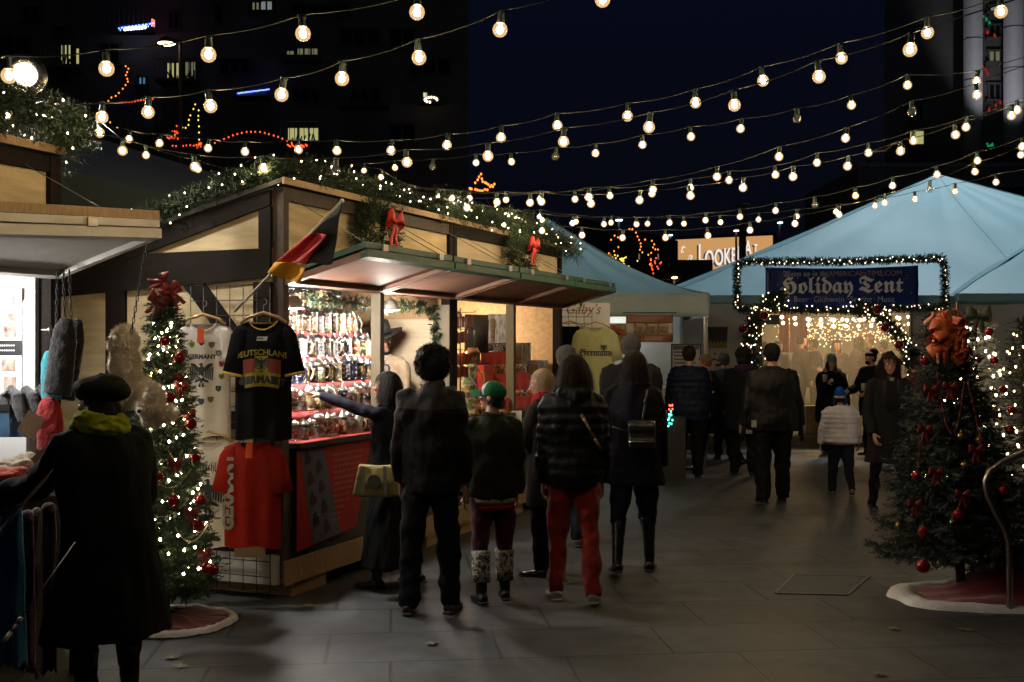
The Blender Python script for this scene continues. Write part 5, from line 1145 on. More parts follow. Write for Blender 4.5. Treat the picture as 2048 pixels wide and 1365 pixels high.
p = FM(3.98,-.105,1.0); m = MB(); m.box(p+V(0,-.006,-.05), (.10,.004,.20), .0); tag(m.build('price_card', M('white_paper_card', (.6,.58,.55), .6), None, org=p), 'white price card taped on the post of the far bay', 'card')
# ------------------------------------------------------------------ red poster on the counter front
pc = FM(.13,-.052,0); root = empty('poster', FM(.13,-.055,.35), 'red poster with stein photos hanging below the counter', 'poster'); n_ = -S_
def pq(t, z, o=0): return FM(.125+t, -.055-o, z)
m = MB(); m.add([pq(0,.985),pq(1.02,.985),pq(.80,.36),pq(0,.30),pq(0,.985,-.004),pq(1.02,.985,-.004),pq(.80,.36,-.004),pq(0,.30,-.004)], [(0,3,2,1),(4,5,6,7),(0,1,5,4),(1,2,6,5),(2,3,7,6),(3,0,4,7)]); m.build('sheet', M('red_print', (.42,.022,.014), .45, nz=.1), root)
m = MB(); m.add([pq(.04,.975,.002),pq(.34,.975,.002),pq(.56,.345,.002),pq(.20,.32,.002)], [(0,1,2,3)]); m.build('photo_band', M('blue_grey_print', (.11,.12,.17), .45, nz=.3, ns=6), root)
m = MB(); m2_ = MB()
for j in range(9):
    for i in range(2):
        z = .93-.145*(j//2)-.06*(j%2)*0-.07*i; t0 = .09+.13*i+(.93-z)*.24
        if z < .40: continue
        if j % 2 == 0:
            m.add([pq(t0+a, z+b, .004) for a, b in ((0,-.05),(.05,-.05),(.048,.03),(.03,.05),(.002,.03))], [(0,1,2,3,4)]); m.add([pq(t0+.05+a, z+b-.01, .004) for a, b in ((0,-.03),(.03,-.03),(.03,.02),(.0,.02))], [(0,1,2,3)])
            m2_.add([pq(t0-.05, z-.085, .004), pq(t0+.11, z-.045, .004), pq(t0+.11, z-.038, .004), pq(t0-.05, z-.078, .004)], [(0,1,2,3)])
m.build('stein_photo', M('brown_print', (.05,.035,.03), .45, nz=.5, ns=40), root); m2_.build('divider_line', M('red_line_print', (.30,.02,.02), .5), root)
m = MB()
for l in range(12):
    z = .915-.042*l; t = .47+.0*l; end = .92-.03*l+random.uniform(-.04,.02)
    while t < end:
        w_ = random.uniform(.025,.07); w_ = min(w_, end-t+.01); x = t
        while x < t+w_: cw = random.uniform(.006,.011); m.add([pq(x, z-.008, .002), pq(x+cw*.62, z-.008, .002), pq(x+cw*.62, z+random.choice((.004,.010)), .002), pq(x, z+.006, .002)], [(0,1,2,3)]); x += cw
        t += w_+.018
m.build('small_print', M('pale_print', (.50,.22,.18), .6), root)
# ------------------------------------------------------------------ wire panel and shirts on the near side wall
def gridpanel(x0, x1, z0, z1, step, F, off, label, name='wire_panel'):
    m = MB(); n = int((x1-x0)/step); k = int((z1-z0)/step)
    for i in range(n+1): x = x0+(x1-x0)*i/n; m.tube([F(x,off,z0), F(x,off,z1)], .0035, 6)
    for j in range(k+1): z = z0+(z1-z0)*j/k; m.tube([F(x0,off+.006,z), F(x1,off+.006,z)], .0035, 6)
    return tag(m.build(name, blackm, None, True, org=F(x0,off,z0)), label, 'wire panel')
def FS(x, o, z): return FM(-.06-o, x, z)        # x along the side wall (into the picture's left), o outwards
gridpanel(.02, .66, .06, 2.10, .102, FS, .02, 'black wire grid panel hung with shirts on the near side wall')
def shirt(c, w_, h_, X, mt, label, group, neck=.09, sl=.16, th=.03, seed=0, prints=(), trim=None, hanger=True, Nn=None, slh=.24, body_w=1.0, kink=0):
    """t-shirt on a hanger: c = middle of the collar, X = right direction, hanging down"""
    c = Vector(c); X = Vector(X).normalized(); N = X.cross(V(0,0,1)).normalized()*1.0   # towards the viewer
    root = empty('t_shirt', c, label, 'T-shirt', group); hw = w_/2
    def fold(x, z): return .006*math.sin(x/w_*17+seed)*min(1,max(0,-z/h_*1.6))+.010*noise.noise(V(x*7+seed, z*4, seed))
    def top(x):
        a = abs(x)
        if a < neck: return -.055*math.cos(a/neck*PI/2)**.7
        return -(a-neck)*.36
    def pt(x, z, side):
        a = min(1, abs(x)/(hw*1.02)); d = th*math.sqrt(max(0, 1-a*a))*(.5 if z > -.03 else 1)*min(1, .35-z*6)
        return c+X*x+V(0,0,z)+N*(side*d+fold(x,z))
    m = MB(); nx = 30; nz_ = 30
    for side in (1,-1):
        def fn(u, v):
            x = (u-.5)*w_*(1+(body_w-1)*v); t0 = top((u-.5)*w_) if side > 0 else min(-.0, -(abs((u-.5)*w_)-neck)*.36 if abs((u-.5)*w_) > neck else -.012)
            return pt(x, t0+(-h_-t0)*v+.008*math.sin(u*9+seed)*v, side)
        b0 = len(m.v); m.grid(fn, nx, nz_)
    m.f = [tuple(f) for f in m.f]
    W = nx+1; NN = W*(nz_+1)
    for j in range(nz_): m.f.append((j*W, (j+1)*W, NN+(j+1)*W, NN+j*W)); m.m.append(0); m.f.append((j*W+nx, NN+j*W+nx, NN+(j+1)*W+nx, (j+1)*W+nx)); m.m.append(0)
    for i in range(nx):
        if abs((i+.5)/nx-.5)*w_ > neck: m.f.append((i, NN+i, NN+i+1, i+1)); m.m.append(0)
    m.build('body_cloth', mt, root, True)
    for sd in (-1,1):
        m = MB(); a = c+X*(sd*(hw-.035))+V(0,0,top(hw)-.065)+N*fold(sd*hw,0); dr = (X*sd*.20+V(0,0,-.98)).normalized()
        perp = (X*sd*.98+V(0,0,.20)); L = sl+.08
        m.tube([a-dr*.065, a-dr*.04, a, a+dr*L*.5, a+dr*L, a+dr*(L+.001)], [(.02,th*.5),(.05,th*.7),(.068,th*.8),(.070,th*.9),(.076,th),(.070,th*.8)], 18, side=perp); m.build('sleeve', mt, root, True)
        if trim: m = MB(); m.tube([a+dr*(L-.012), a+dr*(L+.004)], [(.080,th*1.05)]*2, 18, side=perp); m.build('cuff', trim, root, True)
    if trim is not None or True:
        m = MB(); pts = [pt((q/12-.5)*2*neck, top((q/12-.5)*2*neck), 1)+N*.003 for q in range(13)]; m.tube(pts, .005, 6); pts = [pt((q/12-.5)*2*neck, -.012, -1) for q in range(13)]; m.tube(pts, .005, 6); m.build('collar', trim or mt, root, True)
    if hanger:
        h = MB(); hz = -.0; pts = [c+X*(-hw*.82)+V(0,0,top(hw*.82)+.012), c+X*(-.10)+V(0,0,.025), c+V(0,0,.055), c+X*.10+V(0,0,.025), c+X*(hw*.82)+V(0,0,top(hw*.82)+.012)]
        h.tube(pts, [(.012,.009),(.016,.010),(.020,.011),(.016,.010),(.012,.009)], 10, side=N); hg = h.build('wooden_hanger', M('varnished_wood', (.46,.27,.10), .35, nz=.2, coat=.3), None, True, org=c); tag(hg, 'wooden hanger holding the '+label, 'hanger', 'wooden hangers')
        k = MB(); k.tube([c+V(0,0,.06), c+V(0,0,.10)]+[c+V(0,0,.125)+X*(.022*math.sin(q*PI/5))+V(0,0,-.022*math.cos(q*PI/5)) for q in range(6)], .002, 5); k.build('hook', metal, hg)
        ORG[hg.name] = c
    def surf_(x, z): return pt(x, z, 1)
    for i, (nm, pm_, verts, faces) in enumerate(prints):
        m = MB(); m.add([surf_(a, b_)+N*(.009+(q[2] if len(q) > 2 else 0)) for q in verts for a, b_ in ((q[0], q[1]),)], faces); m.build(nm, pm_, root)
    return root, N
def tverts(s, size, cx, cz, bend=0, spacing=1, bold=0, width=None, frac=False, rot=0, stagger=None):
    t = text(fraktur(s) if frac else s, size, (0,0,0), (1,0,0), (0,0,1), spacing=spacing, bold=bold, width=width); cs, sn = math.cos(rot), math.sin(rot)
    vs = []
    for v in t.v:
        x, z = v[0], v[2]; x, z = x*cs-z*sn, x*sn+z*cs; vs.append((cx+x, cz+z-bend*x*x))
    return vs, t.f
def rect(x0, x1, z0, z1, n=8, e=0, skew=0):
    m = MB(); m.grid(lambda u, v: (x0+(x1-x0)*u+skew*v, z0+(z1-z0)*v, e), n, n); return m.v, m.f
def eagle(cx, cz, s, e=.0015):
    """simple spread eagle outline as fans of small quads"""
    m = MB(); P2 = []
    def q(pts): m.add([(cx+a*s, cz+b*s, e) for a, b in pts], [tuple(range(len(pts)))])
    q([(-.10,.30),(.10,.30),(.12,-.18),(0,-.30),(-.12,-.18)]); q([(-.05,.28),(.06,.28),(.05,.44),(-.02,.46),(-.12,.40),(-.04,.38)])
    for sd in (-1,1):
        q([(sd*.08,.26),(sd*.26,.42),(sd*.40,.46),(sd*.44,.38),(sd*.34,.30),(sd*.10,.10)])
        for k in range(5): x = .40-.065*k; q([(sd*x,.34-.03*k),(sd*(x+.05),.30-.03*k),(sd*(x+.03),-.20+.03*k-.02),(sd*(x-.01),-.22+.03*k)])
        q([(sd*.08,-.14),(sd*.26,-.22),(sd*.30,-.30),(sd*.20,-.28),(sd*.06,-.22)]); q([(sd*.02,-.24),(sd*.14,-.44),(sd*.02,-.48)])
    return m.v, m.f
XS = V(.995,-.06,0)
white_c = cloth('white_cotton', (.66,.62,.62), .9, bump=.25, bs=80, nz=.08); black_c = cloth('black_cotton', (.004,.0045,.007), .9, nz=.1); red_c = cloth('red_cotton', (.26,.014,.008), .9, nz=.12)
ink = M('black_ink', (.015,.015,.018), .8); redink = M('red_ink', (.35,.02,.015), .8); yel = M('gold_ink', (.22,.19,.01), .8); redi2 = M('flag_red_ink', (.17,.02,.01), .8); grn = M('green_ink', (.03,.14,.05), .8); greyi = M('silver_ink', (.20,.19,.18), .6)
def crest(cx, cz, s): return [(cx+a*s, cz+b*s, .001) for a, b in ((-.5,.5),(.5,.5),(.5,-.1),(.25,-.4),(0,-.55),(-.25,-.4),(-.5,-.1))], [tuple(range(7))]
# white GERMANY shirt
pr = [('lettering', ink, *tverts('GERMANY', .040, 0, -.235, bold=.002)), ('eagle_print', ink, *eagle(0,-.34,.17)), ('eagle_shield', white_c, *crest(0,-.34,.04))]
cm = [redink, yel, ink, grn, M('blue_ink',(.03,.06,.22),.8)]
cl = [(-.11,-.20),(-.065,-.145),(0,-.13),(.065,-.145),(.11,-.20),(.13,-.27),(.13,-.35),(.11,-.43),(-.13,-.27),(-.13,-.35),(-.11,-.43),(-.06,-.50),(0,-.515),(.06,-.50)]
for i, (a, b_) in enumerate(cl): pr.append(('crest_print', cm[i%5], *crest(a, b_, .038))); v_, f_ = crest(a, b_, .020); pr.append(('crest_charge', cm[(i+2)%5], [(x,z,.002) for x,z,_ in v_], f_))
shirt(P(407,646,7.52), .36, .745, XS, white_c, 'white T-shirt printed GERMANY with an eagle and coats of arms', 'T-shirts on the wire panel', prints=pr, seed=1, sl=.15)
def ptag(p, label, col=(.75,.10,.02)):
    m = MB(); p = Vector(p); m.poly([(-.022,-.10),(.022,-.10),(.022,-.015),(.010,0),(-.010,0),(-.022,-.015)], p, V(1,0,0), V(.05,0,1), .001); return tag(m.build('price_tag', M('orange_card', col, .6, nz=.15), None, org=p), label, 'price tag', 'orange price tags')
ptag(P(402,655,7.42), 'orange price tag on the white GERMANY shirt')
# black shirt, hangs in front and past the corner
pr = [('lettering', yel, *tverts('DEUTSCHLAND', .052, 0, -.215, bend=.9, bold=.001)), ('flag_red_print', redi2, *[[(x, z-.9*x*x, 0) for x, z, _ in rect(-.125,.125,-.325,-.235)[0]], rect(-.125,.125,-.325,-.235)[1]]),
 ('flag_gold_print', yel, *[[(x*(1-.10*(-.325-z)/.09), z-.9*x*x, 0) for x, z, _ in rect(-.125,.125,-.415,-.325)[0]], rect(0,1,0,1)[1]]), ('lettering', ink, *[[(x, z, .0015) for x, z in tverts('GERMANY', .066, 0, -.392, bend=.9, bold=.003)[0]], tverts('GERMANY', .066, 0, -.392, bend=.9)[1]]),
 ('shield_print', yel, *[[(x, z, .0012) for x, z, _ in rect(-.042,.042,-.335,-.222,3)[0]], rect(-.042,.042,-.335,-.222,3)[1]]), ('eagle_print', ink, *eagle(0,-.278,.100,.0028)), ('size_sticker', M('white_label',(.45,.44,.46),.5), *rect(-.035,.035,-.125,-.098,2,.001,.006)), ('sticker_print', ink, *rect(-.028,.012,-.112,-.106,1,.0022))]
trimm = M('gold_red_trim', (.40,.24,.015), .8)
shirt(P(527,643,7.36), .37, .755, V(.992,-.12,0), black_c, 'black DEUTSCHLAND GERMANY T-shirt with flag print and gold collar', 'T-shirts on the wire panel', prints=pr, seed=4, trim=trimm, sl=.17, neck=.095)
# second white shirt with arched lettering, mostly behind the red one
pr = [('lettering', ink, *tverts('Deutschland', .085, 0, -.20, bend=2.0, frac=True, width=.26)), ('eagle_print', ink, *eagle(0,-.36,.24))]
shirt(P(420,880,7.50), .37, .70, XS, white_c, 'white T-shirt with arched black lettering, hanging behind the red one', 'T-shirts on the wire panel', prints=pr, seed=7, sl=.15)
pr = [('lettering', greyi, *[[(x-.12, z, 0) for x, z in tverts('GERMANY', .105, 0, -.32, rot=PI/2, bold=.006, width=.50)[0]], tverts('GERMANY', .105, 0, -.32, rot=PI/2, bold=.006, width=.50)[1]])]
shirt(P(505,884,7.38), .37, .675, V(.995,-.10,0), red_c, 'red T-shirt with grey lettering running down its left side', 'T-shirts on the wire panel', prints=pr, seed=9, sl=.15, hanger=False)
ptag(P(499,885,7.27), 'orange price tag on the red shirt')
m = MB(); m.box(P(500,1102,7.5), (.20,.02,.08)); tag(m.build('cardboard', M('cardboard', (.42,.32,.22), .8), None, org=P(500,1125,7.5)), 'piece of tan cardboard behind the wire panel below the red shirt', 'cardboard')
# ------------------------------------------------------------------ flag
p0, p1 = P(470,622,7.55), P(684,402,7.05); fr = empty('flag', p0, 'black, red and gold flag on a thin pole leaning out from the stall corner', 'flag'); m = MB(); m.tube([p0, p1], [.010,.008], 8); m.ell(p1, .014); m.build('pole', M('pale_pole', (.55,.50,.42), .4), fr, True)
ho = [P(683,404,7.05), P(615,469,7.16), P(551,525,7.33), P(536,546,7.38)]; fl_ = [P(662,525,7.10), P(654,467,7.12), P(612,531,7.20), P(602,572,7.28)]
def strip(a0, a1, b1, b0, k, thn=(0,.003,0), amp=.03):
    m = MB()
    def fn(u, v):
        p = (a0.lerp(a1, u)).lerp(b0.lerp(b1, u), v); return p+V(0, -amp*math.sin(v*PI*k+u*2)*math.sin(PI*min(1,max(0,.1+.8*v))), .012*math.sin(u*5+v*4)*v)
    m.sheet(fn, 16, 16, .003, (0,1,0)); return m
strip(ho[0]+V(0,.05,0), P(608,476,7.22), P(612,532,7.26), fl_[0]+V(0,.05,0), 2.2).build('black_stripe', M('flag_black', (.012,.012,.013), .8), fr, True)
strip(ho[1], ho[2], fl_[2], fl_[1], 2.4).build('red_stripe', M('flag_red', (.38,.012,.012), .7, bump=.1), fr, True)
strip(ho[2]+V(0,-.01,0), ho[3]+V(0,-.01,0), fl_[3]+V(0,-.01,0), fl_[2]+V(0,-.012,0), 2.0, amp=.05).build('gold_stripe', M('flag_gold', (.62,.30,.01), .7, bump=.1), fr, True)
# ------------------------------------------------------------------ plush toys hung near the left tree
furm = M('cream_plush_fur', (.95,.80,.58), .9, sheen=.8, nz=.3, ns=18, bump=.6, bs=80)
def plush(c, parts, label, n, eyes=True, dens=1.0, fl=.032):
    root = empty('plush_toy', c, label, 'plush toy', 'fluffy plush toys'); b = MB(); c = Vector(c)
    for (x, y, z, rx, ry, rz) in parts: b.ell(c+V(x,y,z), (rx*.9,ry*.9,rz*.9), nu=14, nv=10)
    f = MB()
    tot = sum(rx*rz for *_, rx, ry, rz in parts)
    for (x, y, z, rx, ry, rz) in parts:
        for _ in range(int(n*rx*rz/tot)):
            d = rdir(); p = c+V(x+d.x*rx*.88, y+d.y*ry*.88, z+d.z*rz*.88); nd = (d+rdir()*.55+V(0,0,-.25)).normalized(); s = nd.orthogonal().normalized()*.0022; q = p+nd*fl*random.uniform(.5,1.1)
            k = len(f.v); f.v.extend([tuple(p-s), tuple(p+s), tuple(q)]); f.f.append((k,k+1,k+2)); f.m.append(0)
    b.add(f.v, f.f); b.build('furry_body', furm, root)
    return root, c
r1, c1 = plush(P(250,748,6.70), [(0,0,.20,.080,.075,.085),(-.04,-.03,.17,.045,.05,.045),(.0,0,.06,.088,.07,.13),(-.01,0,-.08,.085,.07,.13),(.10,0,-.10,.07,.06,.09)], 'tall cream fluffy plush animal with white eyes beside the lit left tree', 15000)
m = MB()
for dx in (-.058,-.035): m.ell(c1+V(dx,-.073,.205), (.016,.012,.017), nu=12, nv=8)
m.build('eye', eyew, r1, True); m = MB(); m.ell(c1+V(-.068,-.083,.205), .006); m.ell(c1+V(-.05,-.083,.205), .005); m.build('pupil', MATS['black_ink'], r1, True)
r2_, c2 = plush(P(303,815,6.6), [(0,0,0,.075,.06,.06),(.085,0,-.035,.06,.05,.045),(.0,0,-.06,.05,.04,.05),(.02,0,.07,.05,.05,.06)], 'smaller cream fluffy plush animal below the tall one', 8000)
m = MB(); m.ell(c2+V(-.055,-.05,-.02), (.012,.010,.012)); m.ell(c2+V(-.052,-.062,-.02), .005); m.build('eye', MATS['black_ink'], r2_, True)
def chain(a, b_, label, r=.012, wire=.0028, cat='chain'):
    a = Vector(a); b_ = Vector(b_); m = MB(); n = max(2, int((b_-a).length/(r*2.6)))
    for i in range(n):
        c = a.lerp(b_, (i+.5)/n); ax = V(1,0,0) if i % 2 else V(0,1,0); m.tube([c+ax*(r*.6*math.cos(q*PI/4))+V(0,0,r*1.5*math.sin(q*PI/4)) for q in range(9)], wire, 5)
    return tag(m.build('chain', blackm, None, True, org=a), label, cat, 'black chains at the left stall')
chain(FA(.03,-.60,2.24), P(262,668,6.4), 'black chain hanging from the outer corner of the left flap above the plush toy')
for i, (dx, L) in enumerate(((-.02,.36),(.015,.34),(.045,.32))):
    chain(P(122,540,6.32)+V(dx,0,0), P(122,540,6.32)+V(dx*1.3,0,-L), 'black chain at the corner of the left stall, %s of three from the left' % NUM[i])
m = MB(); hk = P(100,660,6.3); m.tube([hk+V(-.05,0,0), hk+V(.02,0,0), hk+V(.05,0,-.08)], .004, 6); m.ell(hk, (.014,.01,.016)); tag(m.build('hook', metal, None, True, org=hk), 'metal hook screwed to the corner post of the left stall', 'hook')
# knitted hats and mittens
def knit_hat(px, py, Y, w_, h_, mt, label, ang=0, name='knit_hat', cat='knitted hat'):
    c = P(px, py, Y); X = V(math.cos(ang),0,math.sin(ang)); Z = V(-math.sin(ang),0,math.cos(ang)); m = MB(); pts = []; rad = []
    for q, k in ((0,.42),(.06,.62),(.15,.82),(.3,.95),(.5,1),(.8,1.03),(.97,1.04),(1,1.0)): pts.append(c+Z*(-h_*q)); rad.append((w_/2*k, .028*min(1,k)))
    m.tube(pts, rad, 18, side=X); b = fuse(m, .007, 2, .004, 25, 1); 
    for v in b.vertices: v.co -= c
    o = link(name, b, mt, None, c, True); return tag(o, label, cat, 'knitted things hung on the corner post')
def kn(n, c): return M(n, c, .95, sheen=.5, nz=.3, ns=40, bump=.9, bs=150)
knit_hat(133,636,6.22,.15,.42, kn('charcoal_knit',(.013,.012,.0125)), 'long charcoal knitted hat, foremost of the pair hung on the black chains', -.12)
knit_hat(153,638,6.32,.14,.45, kn('darker_knit',(.006,.0055,.006)), 'nearly black knitted hat behind the charcoal one on the chains', -.18)
knit_hat(100,702,6.30,.115,.27, kn('turquoise_knit',(.02,.42,.50)), 'turquoise knitted hat hanging on the corner post of the left stall', .05)
knit_hat(98,795,6.24,.15,.29, kn('bright_red_knit',(.62,.008,.008)), 'bright red knitted hat hanging below the turquoise one', .04)
for (px, py, Y, an, lab) in ((62,850,6.2,.5,'brown paper tag on the bright red knitted hat'),(92,925,5.9,-.7,'tan paper tag hanging above the scarves')):
    m = MB(); c = P(px,py,Y); m.box(c, (.10,.002,.13), rot=Matrix.Rotation(an,3,'Y')); tag(m.build('paper_tag', M('kraft_paper', (.33,.20,.11), .7, nz=.3, ns=60), None, org=c), lab, 'tag', 'brown paper tags')
# grey socks in blue sleeves
for i in range(3):
    c = FA(-.075-.0*i, .62-.16*i if False else .20+.17*(2-i), 1.36); c = P(70-36*i if False else (12,42,70)[i], 845-0*i, 6.35+.03*i)
    root = empty('sock_pair', c, 'grey wool socks in a blue sleeve, %s pair from the left on the white board' % NUM[i], 'socks', 'grey sock pairs on the white board'); m = MB()
    m.tube([c+V(.0,0,.03), c+V(-.01,0,.14), c+V(.02,0,.18), c+V(.06,-.01,.15), c+V(.085,-.01,.05), c+V(.10,-.01,.0)], [(.042,.02),(.045,.024),(.045,.026),(.040,.022),(.035,.018),(.028,.012)], 12, side=V(1,0,.2)); b = fuse(m, .006, 2, .003, 30)
    for v in b.vertices: v.co -= c
    link('sock', b, kn('grey_knit',(.11,.11,.12)), root, None, True)
    m = MB(); m.hexa([c+V(*q) for q in ((-.045,-.03,-.08),(.035,-.03,-.08),(.035,-.012,-.08),(-.045,-.012,-.08),(-.040,-.03,.06),(.03,-.03,.06),(.03,-.012,.06),(-.040,-.012,.06))]); m.build('sleeve', M('blue_print_card', (.10,.22,.38), .5, nz=.6, ns=9), root)
    m = MB(); m.hexa([c+V(*q) for q in ((-.044,-.033,.062),(.034,-.033,.062),(.034,-.01,.062),(-.044,-.01,.062),(-.044,-.033,.10),(.034,-.033,.10),(.034,-.01,.10),(-.044,-.01,.10))]); m.build('header_card', MATS['black_plastic'], root)
# posters with animal photos, on the white board (in its plane)
def bq(s, z, o=0): return FA(-.048-o, s, z)
def board_rect(s0, s1, z0, z1, mt, name, root, o=.002):
    m = MB(); m.hexa([bq(s0,z0,0+o),bq(s1,z0,o),bq(s1,z1,o),bq(s0,z1,o),bq(s0,z0,o+.002),bq(s1,z0,o+.002),bq(s1,z1,o+.002),bq(s0,z1,o+.002)]); return m.build(name, mt, root)
phm = [M('photo_%d' % i, c, .4, nz=.8, ns=22, col2=c2_) for i, (c, c2_) in enumerate((((.5,.35,.3),(.06,.03,.03)),((.35,.2,.15),(.5,.45,.4)),((.55,.4,.3),(.1,.1,.2)),((.5,.45,.38),(.15,.1,.08))))]
def s_at(px, o=0):
    r_ = (px-1024)/F_PX; return ((CA.x-.05*U.x)-r_*(CA.y-.05*U.y))/(.9265+r_*.376)
sA, sB = s_at(44), s_at(-6)
for zz, hh, nm in ((1.30,.52,'lower'),(1.90,.50,'upper')):
    root = empty('poster', bq(sA, zz-.0), '%s poster of animal photographs with a black caption strip on the white board' % nm, 'poster', 'photo posters in the left stall')
    board_rect(sA, sA+.42, zz-.02 if nm == 'lower' else zz-.26, zz+hh-.16 if nm == 'lower' else 2.02, M('off_white_print', (.80,.78,.74), .5), 'sheet', root)
    zt = zz-.02 if nm == 'lower' else zz-.26
    board_rect(sA+.0, sA+.42, zt, zt+.085, M('caption_black', (.02,.02,.022), .5), 'caption_strip', root, .005)
    for l in range(2):
        m = MB(); s = sA+.05
        while s < sA+.36: m.add([bq(s, zt+.052-.028*l, .008), bq(s+.012, zt+.052-.028*l, .008), bq(s+.012, zt+.060-.028*l, .008), bq(s, zt+.060-.028*l, .008)], [(0,1,2,3)]); s += .017
        m.build('caption_text', M('white_print', (.7,.7,.7), .5), root)
    for i, (a, b_, c_, d_) in enumerate(((.04,.13,.10,.24),(.16,.26,.12,.22),(.05,.15,.27,.34),(.17,.28,.26,.34),(.30,.40,.12,.3))): board_rect(sA+a, sA+b_, zt+c_, zt+d_, phm[(i+(nm=='lower'))%4], 'photo', root, .005)
# knitted goods table
tb = empty('goods_table', FA(-1.2,-.3,0), 'low dark table of knitted goods in front of the left stall', 'table')
m = MB(); m.fbox(FA, -3.0, -.32, -.56, -.06, .90, .94); m.build('tabletop', timber, tb)
for t in (-.38,-2.6):
    for s in (-.12,-.50): m = MB(); m.fbox(FA, t-.03, t+.03, s-.03, s+.03, .002, .899); m.build('leg', timber, tb)
def heap(px, py, Y, r3, col, label, amp=.02, name='knit_pile'):
    c = P(px,py,Y); m = MB(); m.ell(c, r3, nu=20, nv=14); m.ell(c+V(r3[0]*.4,0,r3[2]*.5), (r3[0]*.6,r3[1]*.8,r3[2]*.6), nu=16, nv=10); b = fuse(m, .008, 2, amp, 16, 2.5, abs(px)+1)
    for v in b.vertices: v.co -= c
    return tag(link(name, b, kn('knit_'+label[:7].replace(' ','_'), col), None, c, True), label, 'knitwear', 'knitwear piled on the table')
TZT = .94
def on_table(px, Y, h): return HZ-((TZT+h)-CAMZ)/Y*F_PX
heap(38, on_table(38,6.0,.13), 6.0, (.11,.09,.055), (.55,.46,.34), 'cream knitted cap lying on the table')
heap(14, on_table(14,5.9,.09), 5.9, (.10,.08,.04), (.55,.07,.02), 'orange red patterned knit lying on the table')
heap(74, on_table(74,5.75,.06), 5.75, (.085,.06,.05), (.16,.05,.42), 'purple fringed shawl bunched on the table by the hand', .03)
heap(8, on_table(8,5.62,.03), 5.62, (.05,.05,.035), (.60,.22,.05), 'small orange knit at the front edge of the table')
def scarf_hang(px0, px1, py0, py1, Y, col, label, k=3, seed=0):
    root = P((px0+px1)/2, py0, Y); m = MB(); w_ = (px1-px0)/F_PX*Y; L = (py1-py0)/F_PX*Y
    def fn(u, v): return root+V((u-.5)*w_*(.75+.35*v), -.02-.018*math.sin(u*PI*k+seed)*(.4+v)+.02*noise.noise(V(u*3,v*4,seed)), -L*v+.01*math.sin(u*30)*(v > .99))
    m.sheet(fn, 26, 30, .010, (0,1,0)); m.ell(root+V(0,-.02,.01), (w_*.42,.035,.03)); return tag(m.build('scarf', kn('scarf_'+label[:6].replace(' ','_'), col), None, True, org=root), label, 'scarf', 'scarves hanging from the table')
scarf_hang(0,52,1015,1330,5.45,(.015,.30,.58),'blue scarf hanging down from the table by the frame edge',3,1)
scarf_hang(-30,6,1010,1360,5.5,(.30,.06,.015),'rust orange scarf cut off by the frame edge',2,2)
scarf_hang(42,74,1035,1340,5.52,(.16,.04,.12),'plum scarf hanging between the blue and the grey ones',2,3)
scarf_hang(66,86,1030,1350,5.58,(.28,.25,.22),'grey scarf hanging beside the plum one',2,4)
scarf_hang(84,118,1020,1340,5.62,(.05,.006,.012),'dark wine scarf hanging nearest the woman in the beret',3,5)
# the purple scarf in her hand
m = MB(); h0 = P(58,965,5.02)
m.sheet(lambda u, v: P(98,950,5.0).lerp(P(-15,1085,4.95), u)+V(.0,-.03*math.sin(u*3),0)+(V(-.035,0,-.055)*(v-.5)*(1+1.2*u)), 24, 6, .008, (0,1,0)); tag(m.build('scarf', kn('held_purple',(.07,.03,.12)), None, True, org=h0), 'purple scarf held out by the woman in the beret', 'scarf')
m = MB(); a = P(150,1085,4.6); b_ = P(2,1292,4.25); m.tube([a, a.lerp(b_,.72)], [(.006,.003)]*2, 6); m.tube([a.lerp(b_,.74), a.lerp(b_,.80)], .009, 8); m.tube([a.lerp(b_,.80), a.lerp(b_,.88)], .006, 8); m.tube([a.lerp(b_,.88), b_], .009, 8); tag(m.build('leash', M('grey_webbing_leash', (.20,.16,.17), .5), None, True, org=a), 'thin leash with a metal clip slanting past the black coat', 'leash')
# ------------------------------------------------------------------ yellow shirt corner beyond the stalls
Yq = 13.35
def FQ(x, o, z): return V(x, Yq-o, z)
gridpanel((1121-1024)/F_PX*Yq, (1184-1024)/F_PX*Yq, .1, 2.10, .075, FQ, .0, 'black wire panel at the far end of the stalls behind the pale yellow shirt')
lime_c = cloth('pale_yellow_cotton', (.40,.40,.19), .9, nz=.12)
pr = [('lettering', ink, *tverts('Germany', .11, 0, -.33, frac=True, width=.36)), ('eagle_print', ink, *eagle(.09,-.24,.08)), ('swash_print', ink, *rect(-.15,.16,-.285,-.277,6))]
shirt(P(1191,654,13.05), .44, .86, V(1,0,0), lime_c, 'pale yellow T-shirt printed Germany hanging beyond the far stall', 'T-shirts beyond the far stall', prints=pr, seed=3, sl=.2)
shirt(P(1140,652,13.22), .42, .80, V(1,0,0), black_c, 'plain black T-shirt hanging left of the pale yellow one', 'T-shirts beyond the far stall', seed=8, sl=.18, hanger=True)
